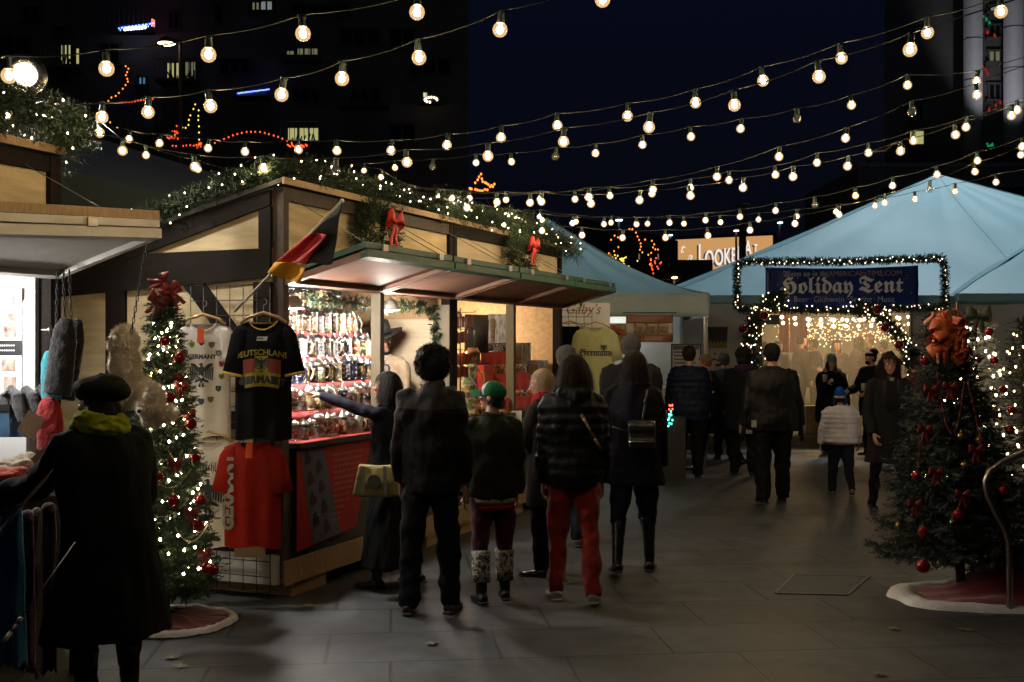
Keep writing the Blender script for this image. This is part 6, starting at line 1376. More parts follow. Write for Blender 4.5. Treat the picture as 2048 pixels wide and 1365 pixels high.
# ------------------------------------------------------------------ tents
vinyl = M('bluish_lit_vinyl', (.27,.47,.53), .55, nz=.16, ns=.7, bump=.9, bs=2.2)  # white vinyl with the bluish cast of the light put into its colour
wallv = M('white_tent_cloth', (.55,.54,.52), .75, nz=.10, ns=2, bump=.3, bs=6)
def tent_roof(m, x0, x1, y0, y1, ze, ax, ay, za, sag=.0, n=16, pw=1.0):
    c = [V(x0,y0,ze), V(x1,y0,ze), V(x1,y1,ze), V(x0,y1,ze)]; ap = V(ax,ay,za)
    SE = MB()
    for i in range(4):
        a, b_ = c[i], c[(i+1)%4]
        def fn(u, v):
            e = a.lerp(b_, u); p = e.lerp(ap, v); k = v**pw; p.z = ze+(za-ze)*k - sag*4*v*(1-v)*(.4+.6*4*u*(1-u)); p += V(0,0,.07*noise.noise(V(p.x*.7,p.y*.7,i*7))*(1-v)+.035*math.sin(u*PI*14)*(1-v)*v*2); return p
        m.grid(fn, n, n)
        for u0 in (0,.5): SE.tube([fn(u0, k/24)+V(0,0,.002) for k in range(24)], .009 if u0 == 0 else .004, 5)
    return SE
TX0, TX1, TY0, TY1, TE = 2.5, 15.6, 19.5, 29.5, 2.52
tent = empty('marquee', V(9,24.5,0), 'large white peaked marquee in bluish light with the Holiday Tent banner over its entrance', 'tent', 'pale peaked tents')
seamm = M('seam_tape', (.20,.33,.37), .6)
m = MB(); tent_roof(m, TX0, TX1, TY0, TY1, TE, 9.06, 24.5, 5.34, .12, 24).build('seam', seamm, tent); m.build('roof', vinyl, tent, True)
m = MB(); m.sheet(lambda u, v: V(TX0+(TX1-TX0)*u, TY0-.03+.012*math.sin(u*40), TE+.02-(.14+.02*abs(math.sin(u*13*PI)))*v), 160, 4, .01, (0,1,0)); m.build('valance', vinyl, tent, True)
m = MB(); m.tube([V(9.06,24.5,.2), V(9.06,24.5,5.3)], .06, 10); m.build('centre_pole', galv, tent)
def wall(m, x0, x1, y, z0, z1, k=9, amp=.02, y1=None):
    m.sheet(lambda u, v: V(x0+(x1-x0)*u, (y if y1 is None else y+(y1-y)*u)+amp*math.sin(u*(abs(x1-x0) or 3)*k)*(.4+.6*(1-v)), z0+(z1-z0)*v), max(12,int(abs(x1-x0)*14)), 6, .008, (0,1,0))
m = MB(); wall(m, TX0+.02, 4.22, TY0+.05, .18, TE-.02, 7, .03); wall(m, 6.78, TX1-.02, TY0+.05, .18, TE-.02, 5, .03); m.build('front_wall', wallv, tent, True)
m = MB(); wall(m, TX0+.05, TX1-.05, TY1-.1, .18, TE, 5, .03); m.build('back_wall', M('warm_inner_cloth', (.62,.55,.46), .8, nz=.1, ns=2), tent, True)
m = MB(); m.sheet(lambda u, v: V(TX0+.03, TY0+.1+(TY1-TY0-.2)*u, .18+(TE-.2)*v), 30, 3, .008, (1,0,0)); m.sheet(lambda u, v: V(TX1-.04, TY0+.1+(TY1-TY0-.2)*u, .18+(TE-.2)*v), 30, 3, .008, (1,0,0)); m.build('side_wall', wallv, tent, True)
for x in (TX0+.02, 4.22, 6.76, 10.5, TX1-.05):
    m = MB(); m.tube([V(x,TY0+.0,.18), V(x,TY0+.0,TE)], .028, 8); m.build('leg', M('tent_pole_grey', (.22,.22,.22), .4, metal=.7), tent)
m = MB(); m.box(V(9.05,24.4,.085), (13.4,10.4,.17)); o = m.build('platform', M('deck_boards', (.20,.16,.12), .7, nz=.3, ns=4, stretch=(1,8,1)), tent)
plas = MGLASS('clear_vinyl_door', (.93,.88,.80), .17, .12, .75)
for n_ in plas.node_tree.nodes:
    if n_.type == 'BSDF_DIFFUSE':
        tr_ = plas.node_tree.nodes.new('ShaderNodeBsdfTranslucent'); tr_.inputs[0].default_value = (.95,.88,.78,1); y_ = n_.outputs[0].links[0].to_socket; plas.node_tree.links.new(tr_.outputs[0], y_)
door = empty('clear_door_curtain', V(5.5,TY0+.02,.18), 'clear plastic strip curtain closing the tent entrance', 'curtain'); 
for i in range(6):
    m = MB(); x0 = 4.26+.42*i; m.sheet(lambda u, v: V(x0+.44*u, TY0+.02+.012*(i%2)+.018*math.sin(u*7+i), .19+(TE-.24)*v), 14, 8, .003, (0,1,0)); m.build('plastic_panel', plas, door, True)
# banner
bx0, bx1 = P(1531,0,19.1).x, P(1836,0,19.1).x; bz1, bz0 = P(0,533,19.1).z, P(0,617,19.1).z
ban = empty('banner', V(bx0,19.1,bz0), 'blue banner with pale blackletter words Holiday Tent framed by lit garland', 'banner')
def bwave(x, z): return .012*math.sin(x*9)+.02*noise.noise(V(x*2,z*3,0))
m = MB(); m.sheet(lambda u, v: V(bx0+(bx1-bx0)*u, 19.1+bwave(bx0+(bx1-bx0)*u, v), bz0+(bz1-bz0)*v+.0*u+.03*(u-.5)+(.035*math.sin(u*PI)*-1 if v > .9 else 0)), 40, 10, .006, (0,1,0)); m.build('sheet', M('blue_vinyl', (.014,.040,.24), .35, nz=.35, ns=3, bump=.1, bs=5), ban, True)
pale = M('pale_letters', (.80,.82,.88), .5); pale2 = M('dim_letters', (.40,.48,.60), .5); pinkl = M('outline_letters', (.40,.28,.28), .5)
bcx = (bx0+bx1)/2-.02; bh = bz1-bz0
def btext(s, size, x, z, mt, nm, frac=False, width=None, align='CENTER', slope=.03/1, bold=0):
    t = text(fraktur(s) if frac else s, size, V(x,19.1-.028,z), V(1,0,.03/ (bx1-bx0)), V(0,0,1), align=align, width=width, bold=bold)
    t.build(nm, mt, ban)
btext('Holiday', .36, bcx-.02-.38, bz0+bh*.36, pale, 'large_lettering', True, 1.22, bold=.004); btext('Tent', .36, bcx+.66, bz0+bh*.38, pale, 'large_lettering', True, .74, bold=.004)
btext('Warm up in the', .12, bcx-.59, bz0+bh*.76, pale2, 'upper_lettering', True, .74); btext('AMERICAitsTIME.COM', .125, bcx+.40, bz0+bh*.77, pinkl, 'upper_lettering', False, 1.22)
for s__, x__, w__ in (('Beer',-.66,.24),('\u00b7',-.50,None),('Gl\u00fchwein',-.20,.50),('\u00b7',.10,None),('Seating',.33,.36),('\u00b7',.56,None),('Music',.75,.28)): btext(s__, .14, bcx+x__, bz0+bh*.15, pale2, 'lower_lettering', False, w__)
m = MB()
for i in range(26): p = V(random.uniform(bx0+.1,bx1-.1), 19.065, random.uniform(bz0+.05,bz1-.08)); m.box(p, (.012,.002,.012), rot=Matrix.Rotation(.78,3,'Y'))
m.build('star_dots', pale, ban)
gx0, gx1 = P(1473,0,19.15).x, P(1888,0,19.15).x; gz0, gz1 = P(0,617,19.15).z, P(0,524,19.15).z
fr_ = [V(gx0,19.12,gz0), V(gx0,19.12,gz1-.08), V(gx0+.15,19.12,gz1), V((gx0+gx1)/2,19.12,gz1-.0), V(gx1-.05,19.12,gz1+.06), V(gx1,19.12,gz1-.1), V(gx1,19.12,gz0)]
m = MB(); m.tube(fr_[:1]+[V(gx0,19.15,gz1),V(gx1,19.15,gz1)]+fr_[-1:], .015, 6); tag(m.build('sign_frame', M('frame_pipe', (.1,.1,.1), .5), None, org=fr_[0]), 'thin metal frame that carries the garland round the banner', 'frame')  # pipe frame of the sign, not an arch of the entrance
garland('entrance_garland', fr_, .05, 420, 'thin pine garland framing the banner on three sides', group='garlands at the tent entrance', nl=.045, nw=.012, tl=.07)
garland('entrance_garland', [V(gx0,19.1,gz0), V((gx0+gx1)/2,19.1,gz0-.04), V(gx1,19.1,gz0+.02)], .05, 420, 'thin pine garland along the bottom of the banner', group='garlands at the tent entrance', nl=.045, nw=.012, tl=.07)
fairy(jitter_path(fr_, .05, 74), 'warm white fairy lights round the banner frame', 'fairy lights at the tent entrance', wire=False, r=.010, col=(1,.80,.58), st=5)
fairy(jitter_path([V(gx0,19.1,gz0), V(gx1,19.1,gz0+.02)], .05, 44), 'warm white fairy lights in the garland below the banner', 'fairy lights at the tent entrance', wire=False, r=.010, col=(1,.80,.58), st=5)
lp = [P(1562,592,19.0), P(1530,612,19.0), P(1508,645,19.0), P(1500,690,19.0), P(1512,735,19.0), P(1515,770,19.0)]; rp = [P(1712,616,19.0), P(1755,628,19.0), P(1790,660,19.0), P(1812,700,19.0), P(1828,742,19.0)]
for (pp, lab, lab2) in ((lp,'thick garland bunch with baubles left of the tent entrance','dense fairy lights left of the tent entrance'),(rp,'thick garland bunch with baubles right of the tent entrance','dense fairy lights right of the tent entrance')):
    garland('entrance_garland', pp, .12, 560, lab, group='garlands at the tent entrance', nl=.06, nw=.016, tl=.12)
    fairy(jitter_path(pp, .20, 78), lab2, 'fairy lights at the tent entrance', wire=False, r=.0095, col=(1,.76,.48), st=5)
for i, (px, py) in enumerate(((1486,658),(1496,705),(1528,632),(1518,748),(1755,620),(1770,655),(1798,690),(1796,725))): bauble(P(px,py,18.82), .075, '%s large red ball from the left in the entrance garlands' % NUM[i], group='large balls in the entrance garlands')
# inside the tent: rows of globe bulbs and a curtain of tiny lights
warmb = MEM('inner_bulb', (1,.72,.42), 14)
def bulbrow(x0, x1, y, z, n, label, r=.035, sag=.08, mt=None):
    root = empty('string_lights', V(x0,y,z), label, 'string lights', 'strings of bulbs inside the tent'); pts = [V(x0+(x1-x0)*i/(n-1), y, z-sag*4*(i/(n-1))*(1-i/(n-1))) for i in range(n)]
    m = MB(); m.tube([p+V(0,0,.06) for p in pts], .006, 4); m.build('cable', M('cable_black', (.01,.012,.01), .5), root)
    pr_ = MB().ell((0,0,0), r, nu=10, nv=7).mesh('bulb'); pr_.materials.append(mt or warmb)
    for p in pts: o = bpy.data.objects.new('bulb', pr_); COL.objects.link(o); o.parent = root; o.location = p-V(x0,y,z)
bulbrow(4.6, 7.4, 20.6, P(0,632,20.6).z, 13, 'upper row of bulbs inside the tent entrance'); bulbrow(4.9, 8.0, 21.8, P(0,644,21.8).z, 14, 'second row of bulbs inside the tent entrance')
bulbrow(5.0, 9.2, 26.0, 2.35, 18, 'far row of bulbs under the tent roof')
tent2 = empty('marquee', V(13.2,24,0), 'second white marquee in bluish light rising at the right frame edge', 'tent', 'pale peaked tents')
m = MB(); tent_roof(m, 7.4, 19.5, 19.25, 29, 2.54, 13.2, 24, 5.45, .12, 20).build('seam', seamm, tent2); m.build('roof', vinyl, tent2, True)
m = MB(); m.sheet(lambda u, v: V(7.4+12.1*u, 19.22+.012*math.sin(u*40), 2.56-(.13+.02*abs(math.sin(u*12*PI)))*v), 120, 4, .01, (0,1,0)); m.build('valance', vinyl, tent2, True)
for x in (7.45, 13.2, 19.45): m = MB(); m.tube([V(x,19.27,.002), V(x,19.27,2.5)], .028, 8); m.build('leg', galv, tent2)
root = empty('light_curtain', V(6.0,27.0,2.2), 'bright curtain of tiny lights deep inside the tent', 'light curtain'); m = MB()
for _ in range(460): m.ell(V(random.uniform(6.2,8.9), 27+random.uniform(-.4,.4), random.uniform(1.85,2.45)-abs(random.gauss(0,.12))), random.uniform(.008,.02), nu=5, nv=4)
o = m.build('tiny_lights', MEM('tiny_light', (1,.74,.42), 5), root); o['kind'] = 'stuff'
for i, (px, col) in enumerate(((1568,(.40,.05,.04)),(1590,(.45,.07,.05)),(1605,(.40,.05,.04)))):
    m = MB(); c = P(px,650,25.0); m.sheet(lambda u, v: c+V(.22*(u-.5), .03*math.sin(u*9), .5-1.1*v), 12, 4, .01, (0,1,0)); tag(m.build('hanging_cloth', M('inner_red_cloth', col, .8), None, True, org=c), 'red hanging cloth inside the tent, %s from the left' % NUM[i], 'cloth', 'red cloths inside the tent')
m = MB(); c = P(1541,640,19.35); m.box(c, (.30,.04,.16)); tag(m.build('entrance_card', M('grey_card', (.22,.21,.20), .6, nz=.4, ns=20), None, org=c), 'grey card hanging at the top left of the tent entrance', 'card')
m = MB(); m.box(V(5.2,19.72,.42), (.42,.4,.48)); tag(m.build('wooden_crate', M('crate_wood', (.40,.24,.12), .7, nz=.4), None, org=V(5.2,19.72,.18)), 'tan crate standing just inside the clear door', 'crate')
# nutcracker boards
def nutcracker(px, lab):
    Y = 19.3; c = V((px-1024)/F_PX*Y, Y, .2); root = empty('nutcracker_board', c, lab, 'nutcracker', 'nutcracker boards at the tent')
    def pl(nm, pts, mt, e=0): m = MB(); m.poly(pts, c+V(0,-e,0), V(1,0,0), V(0,0,1), .02, V(0,1,0)); return m.build(nm, mt, root)
    pl('hat', [(-.15,1.52),(.15,1.52),(.165,1.80),(-.165,1.80)], M('board_black',(.012,.012,.013),.6)); 
    pl('hat_band', [(-.15,1.44),(.15,1.44),(.15,1.52)]+[(.15-.3*i/10,1.52+(.06 if i%2 else .0)) for i in range(1,11)], M('board_gold',(.22,.16,.02),.6), .006)
    pl('face', [(-.14,1.10),(-.06,1.02),(.06,1.02),(.14,1.10),(.145,1.44),(-.145,1.44)], M('board_white',(.40,.36,.33),.6), .003)
    pl('side_hair', [(-.19,1.14),(-.141,1.14),(-.146,1.40),(-.18,1.38)], M('board_white',(.40,.36,.33),.6)); pl('side_hair', [(.141,1.14),(.19,1.14),(.18,1.38),(.146,1.40)], MATS['board_white'])
    for sx in (-1,1): pl('eye', [(sx*.055+.022*math.cos(a*PI/4), 1.35+.018*math.sin(a*PI/4)) for a in range(8)], MATS['board_black'], .010); pl('moustache', [(0,1.22),(sx*.05,1.25),(sx*.11,1.23),(sx*.12,1.27),(sx*.05,1.27),(0,1.25)][::sx], MATS['board_black'], .010)
    pl('mouth', [(-.045,1.14),(.045,1.14),(.045,1.18),(-.045,1.18)], MATS['board_black'], .010)
    pl('coat', [(-.22,.30),(.22,.30),(.26,.6),(.27,1.0),(.145,1.10),(-.145,1.10),(-.27,1.0),(-.26,.6)], M('board_red',(.30,.02,.02),.6), -.003); pl('epaulette', [(-.33,.90),(-.20,.90),(-.20,1.05),(-.33,1.02)], MATS['board_gold'], .009); pl('epaulette', [(.20,.90),(.33,.90),(.33,1.02),(.20,1.05)], MATS['board_gold'], .009)
    pl('boots', [(-.16,.0),(.16,.0),(.15,.30),(-.15,.30)], MATS['board_black'], .0)
nutcracker(1436, 'painted nutcracker board left of the tent entrance behind the ginger-haired woman'); nutcracker(1872, 'painted nutcracker board right of the tent entrance behind the orange bow')
# ---- small canopy beyond the stalls
can = empty('canopy', V(.5,18,0), 'small pale canopy with a curved roof beyond the end of the stalls', 'tent', 'pale peaked tents')
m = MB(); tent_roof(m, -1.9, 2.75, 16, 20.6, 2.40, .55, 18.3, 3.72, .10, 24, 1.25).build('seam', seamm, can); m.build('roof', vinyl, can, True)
m = MB(); m.sheet(lambda u, v: V(-1.9+4.65*u, 15.98+.01*math.sin(u*50), 2.42-.33*v), 90, 4, .01, (0,1,0)); m.sheet(lambda u, v: V(2.75, 16+4.6*u, 2.42-.33*v), 30, 3, .01, (-1,0,0)); m.build('valance', M('valance_cloth', (.36,.44,.48), .7, nz=.1, ns=4), can, True)
m = MB(); wall(m, -1.85, 2.7, 20.5, .02, 2.4, 6, .03); m.build('back_wall', wallv, can, True); m = MB(); wall(m, .9, 2.62, 17.6, .02, 2.3, 5, .02); m.build('inner_curtain', M('bright_curtain', (.66,.66,.64), .7), can, True)
for x, y in ((-1.85,16.05),(2.70,16.05),(2.70,20.5),(-1.85,20.5)): m = MB(); m.tube([V(x,y,.002), V(x,y,2.4)], .025, 8); m.build('leg', galv, can)
m = MB(); c0 = P(1208,650,15.4); m.sheet(lambda u, v: P(1206+46*u,647,15.5)+V(0,.03*math.sin(u*12),-.42*v*(1-.0*u)), 16, 6, .006, (0,1,0)); pcl = tag(m.build('patterned_cloth', M('yellow_cloth', (.42,.34,.13), .8, nz=.5, ns=14), None, True, org=c0), 'yellow cloth with red discs hanging in the canopy', 'cloth')
dm = M('red_disc_print', (.28,.05,.03), .7)
for i in range(12):
    m = MB(); c = P(1209+ (i*17)%42, 653+(i*23)%50, 15.43); m.lathe([(.034,0),(.034,.002)], 12); q = MB(); q.add([c+V(v[0],-v[2],v[1]) for v in m.v], m.f); oo = q.build('disc', dm, None, False, org=c0); oo.parent = pcl; oo.location = (0,0,0)
# Das Brat Haus banner
bb0 = P(1252,629,15.75); broot = empty('banner', bb0, 'brown and white sausage stand banner Das Brat Haus on the canopy', 'banner')
bw, bhh = 94/F_PX*15.75, 56/F_PX*15.75
def bfn(u, v): return bb0+V(bw*u, .02*math.sin((u*1.2+v)*6)*v, -.015*math.sin(u*PI)*(v<.5)-bhh*v)
for a, b_, mt, nm in ((0,.30,M('brown_print_cloth',(.22,.075,.04),.4,bump=.15,bs=6),'upper_stripe'),(.30,.74,M('cream_print_cloth',(.40,.36,.33),.4,bump=.15,bs=6),'middle_stripe'),(.74,1,MATS['brown_print_cloth'],'lower_stripe')):
    m = MB(); m.sheet(lambda u, v: bfn(u, a+(b_-a)*v), 20, 5, .004, (0,1,0)); m.build(nm, mt, broot, True)
t = text(fraktur('Das Brat Haus'), .17, bb0+V(bw*.52,-.03,-bhh*.66), (1,0,0), (0,0,1), width=.48, bold=.003); t.build('lettering', M('tan_letters', (.22,.10,.03), .6), broot)
m = MB(); m.tube([bb0+V(-.05,0,.02), bb0+V(bw+.05,0,.02)], .008, 6); m.build('rod', blackm, broot)
# sign with script letters on the valance, menu board, table
sg = P(1122,618,13.9); root = empty('sign', sg, 'white sign with pinkish script letters behind the wire panel', 'sign'); m = MB(); m.box(sg+V(.28,0,-.1), (.62,.02,.34)); m.build('sheet', M('sign_white', (.52,.52,.55), .6), root); text('Gaby\'s', .17, sg+V(.26,-.016,-.06), (1,0,0), (0,0,1), shear=.3, width=.42).build('lettering', M('rose_letters', (.25,.08,.08), .6), root)
m = MB(); m.tube([sg+V(.22,-.016,-.02), sg+V(.25,-.016,.06), sg+V(.28,-.016,.10)], .008, 6); m.ell(sg+V(.24,-.018,.06), (.02,.004,.04)); m.build('leaf_mark', grn, root)
mb0 = P(1342,688,16.6); root = empty('menu_board', mb0, 'black framed white menu board with dark header and lines of writing', 'menu board'); W_, H_ = 60/F_PX*16.6, 62/F_PX*16.6
m = MB(); m.box(mb0+V(W_/2,0,-H_/2), (W_,.03,H_)); m.build('frame', blackm, root); m = MB(); m.box(mb0+V(W_/2,-.017,-H_/2), (W_-.04,.006,H_-.04)); m.build('sheet', M('menu_white', (.48,.47,.50), .6), root)
m = MB(); m.box(mb0+V(W_/2,-.022,-.055), (W_-.06,.004,.06)); m.build('header', M('menu_header', (.10,.11,.14), .6), root); m = MB()
for l in range(6):
    x = .04; z = -.12-.052*l
    while x < W_-.08-(l%3)*.05: w_ = random.uniform(.015,.03); m.box(mb0+V(x+w_/2,-.022,z), (w_*.8,.003,.018)); x += w_
m.build('menu_lines', ink, root); m = MB(); m.tube([mb0+V(.05,0,-H_), mb0+V(.0,.1,-(mb0.z))], .012, 6); m.tube([mb0+V(W_-.05,0,-H_), mb0+V(W_,.1,-(mb0.z))], .012, 6); m.build('leg', blackm, root)
m = MB(); c = P(1328,775,16.9); m.box(V(c.x,16.9,.52), (.5,.4,1.03)); m.box(V(c.x,16.9,1.06), (.54,.44,.04)); tag(m.build('serving_stand', M('white_plastic', (.6,.6,.6), .5), None, org=V(c.x,16.9,0)), 'white serving stand under the canopy beside the black overcoat', 'stand')
cols = [(1,.1,.05),(1,.5,.9),(.1,1,.7),(1,.6,.1),(.7,.8,1)]
for i in range(3):
    fairy([P(1334+random.uniform(0,12), 808+i*15+random.uniform(0,14), 14.3) for _ in range(6)], '%s cluster from the top of small coloured lights low by the black overcoat' % NUM[i], 'coloured lights', r=.010, col=cols[i*2 if i < 2 else 2], st=5, wire=True)
m = MB(); c = P(1338,842,14.4); m.box(V(c.x,14.6,.4), (.4,.5,.8)); tag(m.build('black_bin', M('bin_dark', (.015,.014,.014), .7), None, org=V(c.x,14.6,0)), 'dark draped stand behind the coloured lights', 'stand')
# ---- big tent behind the left stalls
hall = empty('marquee', V(-4.6,13,0), 'long grey-blue marquee roof behind the gap between the two left stalls', 'tent', 'pale peaked tents')
m = MB(); m.add([P(60,322,12.0), P(470,425,12.6), P(470,360,15.0), P(180,272,15.0), P(60,240,15.0)], [(0,1,2,3,4)]); m.add([V(v[0],v[1],v[2]-.03) for v in m.v[:5]], [(4,3,2,1,0)]); m.build('roof', M('grey_blue_vinyl', (.17,.21,.26), .6, nz=.08), hall)
m = MB(); a, b_ = P(60,322,12.0), P(470,425,12.6); m.add([a, b_, V(b_.x,b_.y,0), V(a.x,a.y,0)], [(0,1,2,3)]); m.add([v+V(0,.03,0) for v in (a, b_, V(b_.x,b_.y,0), V(a.x,a.y,0))], [(3,2,1,0)]); m.build('wall', M('dark_teal_wall', (.05,.075,.08), .7), hall)
# ------------------------------------------------------------------ buildings
darkb = M('dark_brick', (.20,.18,.17), .9, nz=.3, ns=1); darkb2 = M('dark_concrete', (.13,.12,.12), .9, nz=.3, ns=1); winoff = M('dark_window', (.012,.012,.014), .15)
YB = 55.0; lb = empty('apartment_building', V(-19,YB,0), 'tall dark apartment block filling the upper left with a few lit windows', 'building')
m = MB(); x1b = P(936,0,YB).x; m.hexa([V(-32,YB,0),V(x1b,YB,0),V(x1b*1.35,YB+16,0),V(-32,YB+16,0),V(-32,YB,44),V(x1b,YB,44),V(x1b*1.35,YB+16,44),V(-32,YB+16,44)]); m.build('wall', darkb, lb)
litc = [MEM('lit_room_%d' % i, c, s) for i, (c, s) in enumerate((((.75,.72,.30),.55),((.60,.58,.32),.22),((.55,.60,.60),.30),((.20,.55,.95),.30),((.8,.75,.4),1.0)))]
framem = M('window_frame_dark', (.10,.10,.10), .5)
def window(root, px0, px1, py0, py1, Y, mt, bars=2, plant=False, deep=True):
    a, b_ = P(px0,py1,Y), P(px1,py0,Y); wd, hg_ = b_.x-a.x, b_.z-a.z; f = MB(); t_ = .08
    f.box(V((a.x+b_.x)/2,Y-.10,a.z-t_/2), (wd+.3,.2,t_)); f.box(V((a.x+b_.x)/2,Y-.06,b_.z+t_/2), (wd+.2,.12,t_))
    for i in range(bars+1): f.box(V(a.x+wd*i/bars,Y-.05,(a.z+b_.z)/2), (.08,.1,hg_))
    fo = f.build('window', framem, root); p = MB(); p.box(V((a.x+b_.x)/2,Y-.03,(a.z+b_.z)/2), (wd-.02,.04,hg_-.02)); p.build('pane', mt, fo)
    ORG[fo.name] = ORG[root.name]
    if plant:
        q = MB()
        for i in range(7): x = a.x+wd*(.15+.12*i); q.tube([V(x,Y-.12,a.z), V(x+random.uniform(-.2,.2),Y-.12,a.z+hg_*random.uniform(.3,.6))], .035, 5)
        q.build('window_plant', needle2, fo)
for (a, b_, c, d, k, bars, pl) in ((122,144,91,137,0,3,1),(152,161,98,130,0,1,0),(334,361,127,165,0,3,1),(370,393,125,160,1,2,1),(278,293,156,170,3,2,0),(504,520,6,22,1,2,0),(521,546,4,22,2,2,0),(573,590,103,121,1,1,0),(594,637,98,120,1,3,0),(575,640,257,286,0,3,1),(845,856,186,200,4,1,0),(47,80,15,44,-1,2,0),(430,445,10,45,-1,1,0),(338,358,28,60,-1,2,0),(110,140,55,66,-1,3,0),(112,140,148,166,-1,3,0),(585,700,10,30,-1,4,0),(680,760,60,90,-1,3,0),(700,760,180,210,-1,3,0),(585,640,180,205,-1,3,0),(200,240,90,130,-1,2,0),(780,830,60,95,-1,2,0),(780,830,250,285,-1,2,0),(820,900,120,150,-1,3,0),(0,60,75,110,-1,2,0),(440,500,120,150,-1,3,0)):
    window(lb, a, b_, c, d, YB, litc[k] if k >= 0 else winoff, bars, pl)
for (px0, px1, py) in ((235,312,64),(472,542,196),(570,645,122),(570,645,290),(838,885,205),(325,400,168),(100,170,140),(680,780,215)):
    a, b_ = P(px0,py,YB), P(px1,py,YB); m = MB(); m.box(V((a.x+b_.x)/2,YB-.6,a.z-.08), (b_.x-a.x,1.2,.16)); bal = m.build('balcony', darkb2, lb); m = MB()
    for i in range(9): m.tube([V(a.x+(b_.x-a.x)*i/8,YB-1.15,a.z), V(a.x+(b_.x-a.x)*i/8,YB-1.15,a.z+.9)], .02, 4)
    m.tube([V(a.x,YB-1.15,a.z+.9), V(b_.x,YB-1.15,a.z+.9)], .025, 4); m.build('railing', framem, bal)
fairy([P(238+70*i/30,57-10*i/30+(4 if i%3 == 1 else 0),YB-1.25) for i in range(31)], 'blue and white icicle lights on a high balcony at the upper left', 'lights on balconies', r=.032, col=(.12,.25,1), st=5)
fairy([P(250+40*i/7,59-4*i/7,YB-1.3) for i in range(8)], 'white bulbs hanging under the blue balcony lights', 'lights on balconies', r=.07, col=(.8,.85,1), st=4, wire=False)
fairy([P(304+4*(i%2),40+14*i/8,YB-1.25) for i in range(8)], 'short red string on the corner of the blue lit balcony', 'lights on balconies', r=.04, col=(1,.1,.05), st=4)
fairy([P(476+62*i/24,187-8*i/24,YB-1.25) for i in range(25)], 'blue string along the balcony in the middle of the block', 'lights on balconies', r=.028, col=(.12,.2,1), st=5)
fairy([P(862+12*math.cos(i*.5),200-5*math.sin(i*.5),YB-1.2) for i in range(10)], 'small warm string round a table on the balcony under the wooden ceiling', 'lights on balconies', r=.05, col=(1,.8,.5), st=4)
YR = 50.0; rb_ = empty('office_building', V(22,YR,0), 'dark tower at the right with pale lit round columns', 'building')
m = MB(); x0b = P(1769,0,YR).x; m.hexa([V(x0b,YR,0),V(x0b+18,YR,0),V(x0b+18,YR+14,0),V(x0b*1.3,YR+14,0),V(x0b,YR,44),V(x0b+18,YR,44),V(x0b+18,YR+14,44),V(x0b*1.3,YR+14,44)]); m.build('wall', darkb2, rb_)
colm = M('pale_column', (.42,.42,.45), .6, nz=.1)
for px0, px1, pb in ((1928,1964,326),(2008,2046,303)):
    a, b_ = P(px0,pb,YR-.8), P(px1,pb,YR-.8); r_ = (b_.x-a.x)/2; m = MB(); m.lathe([(r_,a.z),(r_,44)], 28, V((a.x+b_.x)/2,YR-.8,0)); c_o = m.build('column', colm, rb_, True)
    m = MB(); z = a.z
    while z < 24: m.lathe([(r_+.012,z),(r_+.012,z+.03)], 28, V((a.x+b_.x)/2,YR-.8,0)); z += 1.75
    m.build('joint_ring', darkb2, c_o)
    l = lamp('SPOT', 'uplight', (a.x-1.0,YR-4.5,a.z-1.2), 800, (.95,.95,1), .2, ((a.x+b_.x)/2,YR-.8,a.z+6), 60, .6)
    m = MB(); m.lathe([(.16,-.1),(.2,.05),(.2,.12)], 12, V(a.x-1.0,YR-4.5,a.z-1.35)); m.tube([V(a.x-1.0,YR-4.5,P(0,336,44).z), V(a.x-1.0,YR-4.5,a.z-1.4)], .05, 6); tag(m.build('uplight', blackm, None, org=V(a.x-1.0,YR-4.5,a.z-1.4)), 'small uplight at the foot of the %s pale column' % ('left' if px0 < 2000 else 'right'), 'uplight')
for (a, b_, c, d, k, bars) in ((1978,2000,14,24,2,1),(1976,2000,52,76,-1,2),(1976,2000,104,124,1,2),(1976,2000,170,200,-1,2),(1976,2000,290,310,-1,2),(1804,1845,212,240,-1,3),(1817,1848,263,290,0,1),(1812,1850,60,75,-1,2)): window(rb_, a, b_, c, d, YR, litc[k] if k >= 0 else winoff, bars)
for (pts, col, lab) in ((((1962,26),(1966,32),(1972,40),(1980,47)),(.02,.6,.25),'green lights high between the columns'),(((1965,60),(1975,66),(1990,72)),(.8,.05,.02),'dim red lights high between the columns'),(((1966,135),(1972,140),(1976,148)),(.9,.02,.03),'red lights in the middle between the columns'),(((1978,220),(1992,212),(2000,205)),(.8,.04,.02),'lower red lights between the columns'),(((1976,290),(1982,293),(1986,291)),(.02,.6,.2),'lowest green lights between the columns')):
    fairy([P(a+random.uniform(-2,2),b_+random.uniform(-3,3),YR-.25) for a, b_ in pts for _ in range(4)], lab, 'coloured lights on the tower', r=.04, col=col, st=.35, wire=False)
lw = empty('low_building', V(24,45,0), 'low dark block in front of the tower behind the marquee peak', 'building'); x0 = P(1716,0,44).x; m = MB(); m.box(V(x0+12,48,P(0,336,44).z/2), (24,8,P(0,336,44).z)); m.build('wall', darkb2, lw)
m = MB(); 
for i in range(5): m.box(V(x0+1.5+i*2.2,43.97,P(0,336,44).z-1.0), (1.2,.06,.5))
m.build('louvre', winoff, lw); m = MB(); m.box(V(x0+12,43.9,P(0,336,44).z+.08), (24.2,8.6*0+.4,.16)); m.build('parapet', darkb, lw); m = MB(); m.lathe([(.3,P(0,336,44).z),(.3,P(0,312,44).z)], 12, V(x0+.9,45,0)); m.build('flue', darkb, lw)
